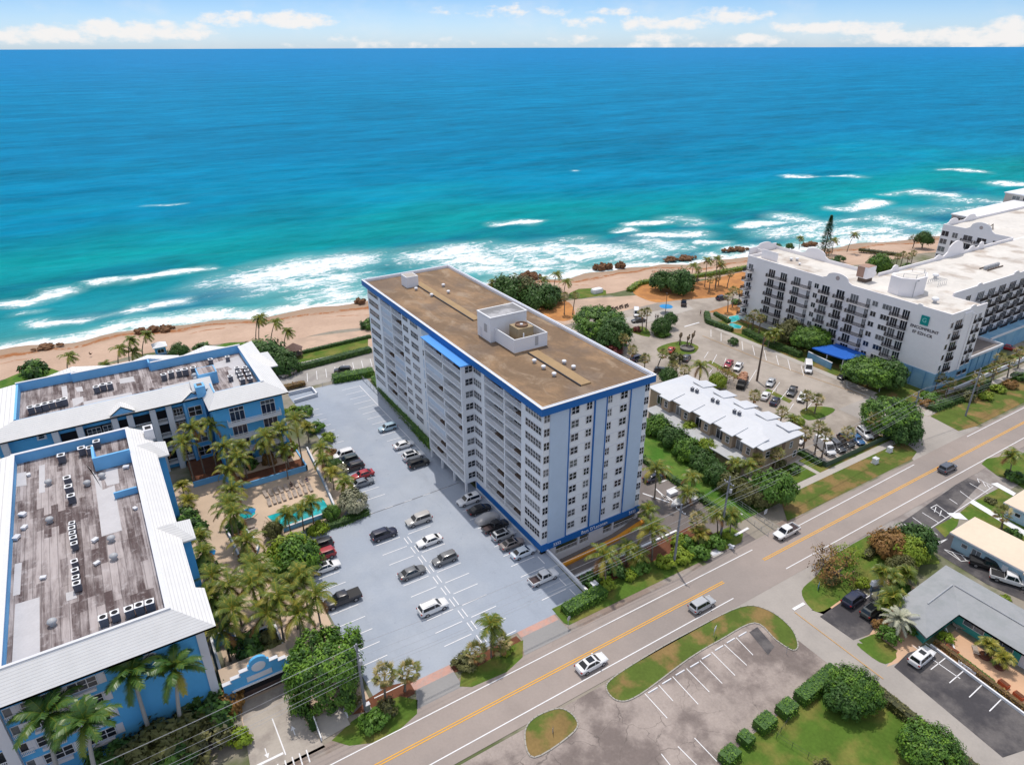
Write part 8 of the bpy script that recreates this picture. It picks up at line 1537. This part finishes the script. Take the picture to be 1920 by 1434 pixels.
# ---- shrubs
for a in (('olive', 300, 1385, 2.8, 'olive bush under the royal palms, middle', 2.2), ('olive', 352, 1368, 2.8, 'olive bush right of the rightmost royal palm', 2.0), ('deep', 400, 1340, 2.4, 'dark bush beside the garage drive entrance', 1.8), ('olive', 250, 1418, 2.6, 'olive bush at the bottom edge below the royal palms', 2.0), ('deep', 205, 1425, 2.6, 'dark bush at the bottom edge, left of the olive ones', 1.8), ('rust', 430, 1315, 1.6, 'orange flowered bush beside the garage drive', 1.4), ('lime', 450, 1380, 1.3, 'yellow green bush at the foot of the garage drive', 1.2), ('deep', 385, 1310, 2.4, 'dark bush under the azure gable arch end', 1.8), ('olive', 395, 1385, 2.4, 'olive bush by the white posts of the garage drive', 1.7), ('deep', 330, 1420, 2.4, 'dark green bush at the bottom edge near the white posts', 1.5),
 ('deep', 468, 1210, 2.2, 'dark leafy shrub behind the stepped gable arch, left', 2.2), ('olive', 500, 1205, 2.0, 'brown and green shrub behind the stepped gable arch, middle', 2.0), ('green', 515, 1220, 1.3, 'bright green shrub behind the stepped gable arch, right', 1.2), ('deep', 480, 1238, 1.8, 'dark shrub directly behind the arch medallion', 1.5), ('deep', 350, 965, 1.9, 'dark rubber shrub against the near condominium, seaward', 1.4), ('deep', 362, 985, 2.0, 'dark rubber shrub against the near condominium, middle', 1.5), ('deep', 385, 1055, 1.7, 'dark shrub against the near condominium, under the palms', 1.3), ('deep', 400, 1140, 2.2, 'dark shrub at the near condominium street end', 1.6),
 ('green', 700, 1350, 1.6, 'bright green bush at the foot of the leaning utility pole', 1.0), ('olive', 725, 1325, 1.3, 'reddish green bush right of the leaning pole', .9), ('olive', 655, 1305, 1.3, 'grey brown bush left of the leaning pole', 1.2), ('olive', 872, 1240, 1.5, 'brownish bush at the left of the entrance island', .8), ('lime', 948, 1215, 1.0, 'yellow green bush right on the entrance island', .7),
 ('deep', 1108, 1085, 1.5, 'dark round bush beside the white retaining wall', 1.1), ('lime', 1138, 1094, 1.2, 'yellow green croton at the foot of the left garage palm', .8), ('lime', 1180, 1077, 1.0, 'yellow green croton in the middle of the red mulch bed', .8), ('green', 1200, 1062, 1.5, 'green bush in the middle of the garage bed', 1.2), ('lime', 1248, 1052, 1.4, 'bright yellow bush left of the verge pole', 1.0), ('lime', 1278, 1040, 1.6, 'bright yellow round bush right of the verge pole', 1.0), ('lime', 1272, 1012, 1.3, 'yellow bush by the white entrance wall', 1.0), ('green', 1312, 1034, 1.6, 'green round bush in the bed near the concrete slab', 1.0), ('green', 1340, 1015, 1.6, 'green bush by the driveway corner', 1.0), ('lime', 1363, 1003, .8, 'yellow flowered bush at the driveway corner', .6), ('deep', 1155, 1068, 1.6, 'dark green bush between the garage palms', 1.3), ('green', 1290, 1015, 1.3, 'green bush under the upright palm', .9),
 ('lime', 615, 820, 1.5, 'yellow green shrub in the strip beside the deck, seaward', 1.0), ('deep', 625, 870, 1.6, 'dark shrub in the strip beside the parked SUVs', 1.1), ('rust', 618, 850, 1.3, 'orange shrub in the strip beside the deck', 1.0), ('silver', 640, 880, 1.3, 'grey shrub beside the maroon SUV', 1.0), ('green', 570, 770, 1.8, 'green shrub beside the far condominium wall', 1.2), ('lime', 548, 770, 1.6, 'yellow green shrub at the far condominium corner', 1.2), ('green', 590, 800, 1.8, 'green shrub in the strip by the deck, upper', 1.2), ('deep', 655, 925, 1.4, 'dark shrub behind the silver tree', 1.0), ('lime', 595, 990, 1.6, 'yellow shrub left of the ivy wall', 1.0), ('deep', 438, 985, 1.5, 'dark shrub filling the angled planter', 1.0), ('rust', 450, 1005, 1.1, 'orange shrub at the tip of the angled planter', .7), ('rust', 460, 1040, 1.3, 'red brown shrub in the curved planter', .7), ('deep', 470, 868, 1.5, 'dark shrub at the bend of the terrace bed', 1.6), ('rust', 505, 862, 1.3, 'orange shrub in the terrace bed', 1.6), ('lime', 548, 838, 1.0, 'bright yellow shrub at the terrace bed end', 1.5), ('wine', 538, 850, 1.2, 'dark red shrub at the terrace bed end', 1.4),
 ('wine', 1150, 655, 2.4, 'dark red shrub under the fan palms behind the tower', 1.1), ('wine', 1195, 617, 1.2, 'purple shrub on the street island lawn', .8), ('green', 1245, 625, 1.8, 'green ground bush under the curved bed trees', .8), ('lime', 1500, 790, 1.2, 'yellow green shrub at the rear corner of the sawtooth building', .9), ('olive', 1460, 868, 1.4, 'shrub at the street corner of the tan wall', 1.0), ('deep', 1490, 878, 1.2, 'dark shrub at the foot of the tan wall', .8), ('lime', 1850, 742, 1.5, 'yellow bush beside the hotel pavement', .9), ('lime', 1872, 728, 1.5, 'bright yellow bush farther along the hotel pavement', .9), ('rust', 1895, 720, 1.6, 'reddish bush along the hotel pavement', 1.0), ('deep', 1912, 705, 1.7, 'dark bush at the right edge of the hotel pavement', 1.1), ('olive', 1810, 740, 2.0, 'dark bush under the palms at the hotel pole', 1.2), ('green', 1745, 745, 2.2, 'green shrub at the aqua hotel corner', 1.3), ('rust', 1738, 755, 1.4, 'orange tinged shrub at the aqua hotel corner', .9),
 ('deep', 1906, 893, 1.8, 'dark red green bush on the dry verge across the road', 1.0), ('deep', 1900, 1000, 1.2, 'dark bush beside the second motel', .8), ('olive', 1858, 938, .9, 'small bush on the motel lawn', .5), ('lime', 1885, 1122, .8, 'small green bush beside the grey shingle roof', .5), ('green', 1667, 1190, 1.4, 'dark green round bush by the light blue board', 1.1), ('rust', 1650, 1170, .9, 'orange shrub at the foot of the silver date palm', .7), ('green', 1712, 1175, 1.2, 'green shrub under the eave of the teal motel', .8), ('lime', 1775, 1195, 1.0, 'yellow green shrub at the patio head', .7), ('lime', 1618, 1092, 1.0, 'bright green shrub beside the navy SUV', .8), ('olive', 1560, 1085, 1.2, 'olive shrub by the blue corner board', .8), ('green', 1690, 1100, 1.2, 'green shrub beside the motel roof edge', 1.0), ('olive', 1545, 1442, 1.2, 'small bush at the bottom of the lawn', .8),
 ('deep', 1375, 640, 1.4, 'dark shrub at the street side of the hotel garden', 1.0), ('olive', 1410, 575, 1.4, 'shrub by the corner balconies of the hotel', 1.0), ('deep', 1380, 565, 1.6, 'dark shrub under the hotel lawn palms', .8), ('deep', 1575, 485, 2.0, 'dark shrub right of the conifer', 1.2), ('green', 1705, 500, 2.2, 'green shrub below the hotel court palms', 1.2), ('deep', 380, 650, 2.2, 'dark dune bush behind the right white gable', 1.2), ('lime', 455, 655, 2.4, 'bright green sea grape beside the far condominium', 1.4)): shrub(a[0], a[1], a[2], a[3], a[4], a[5])
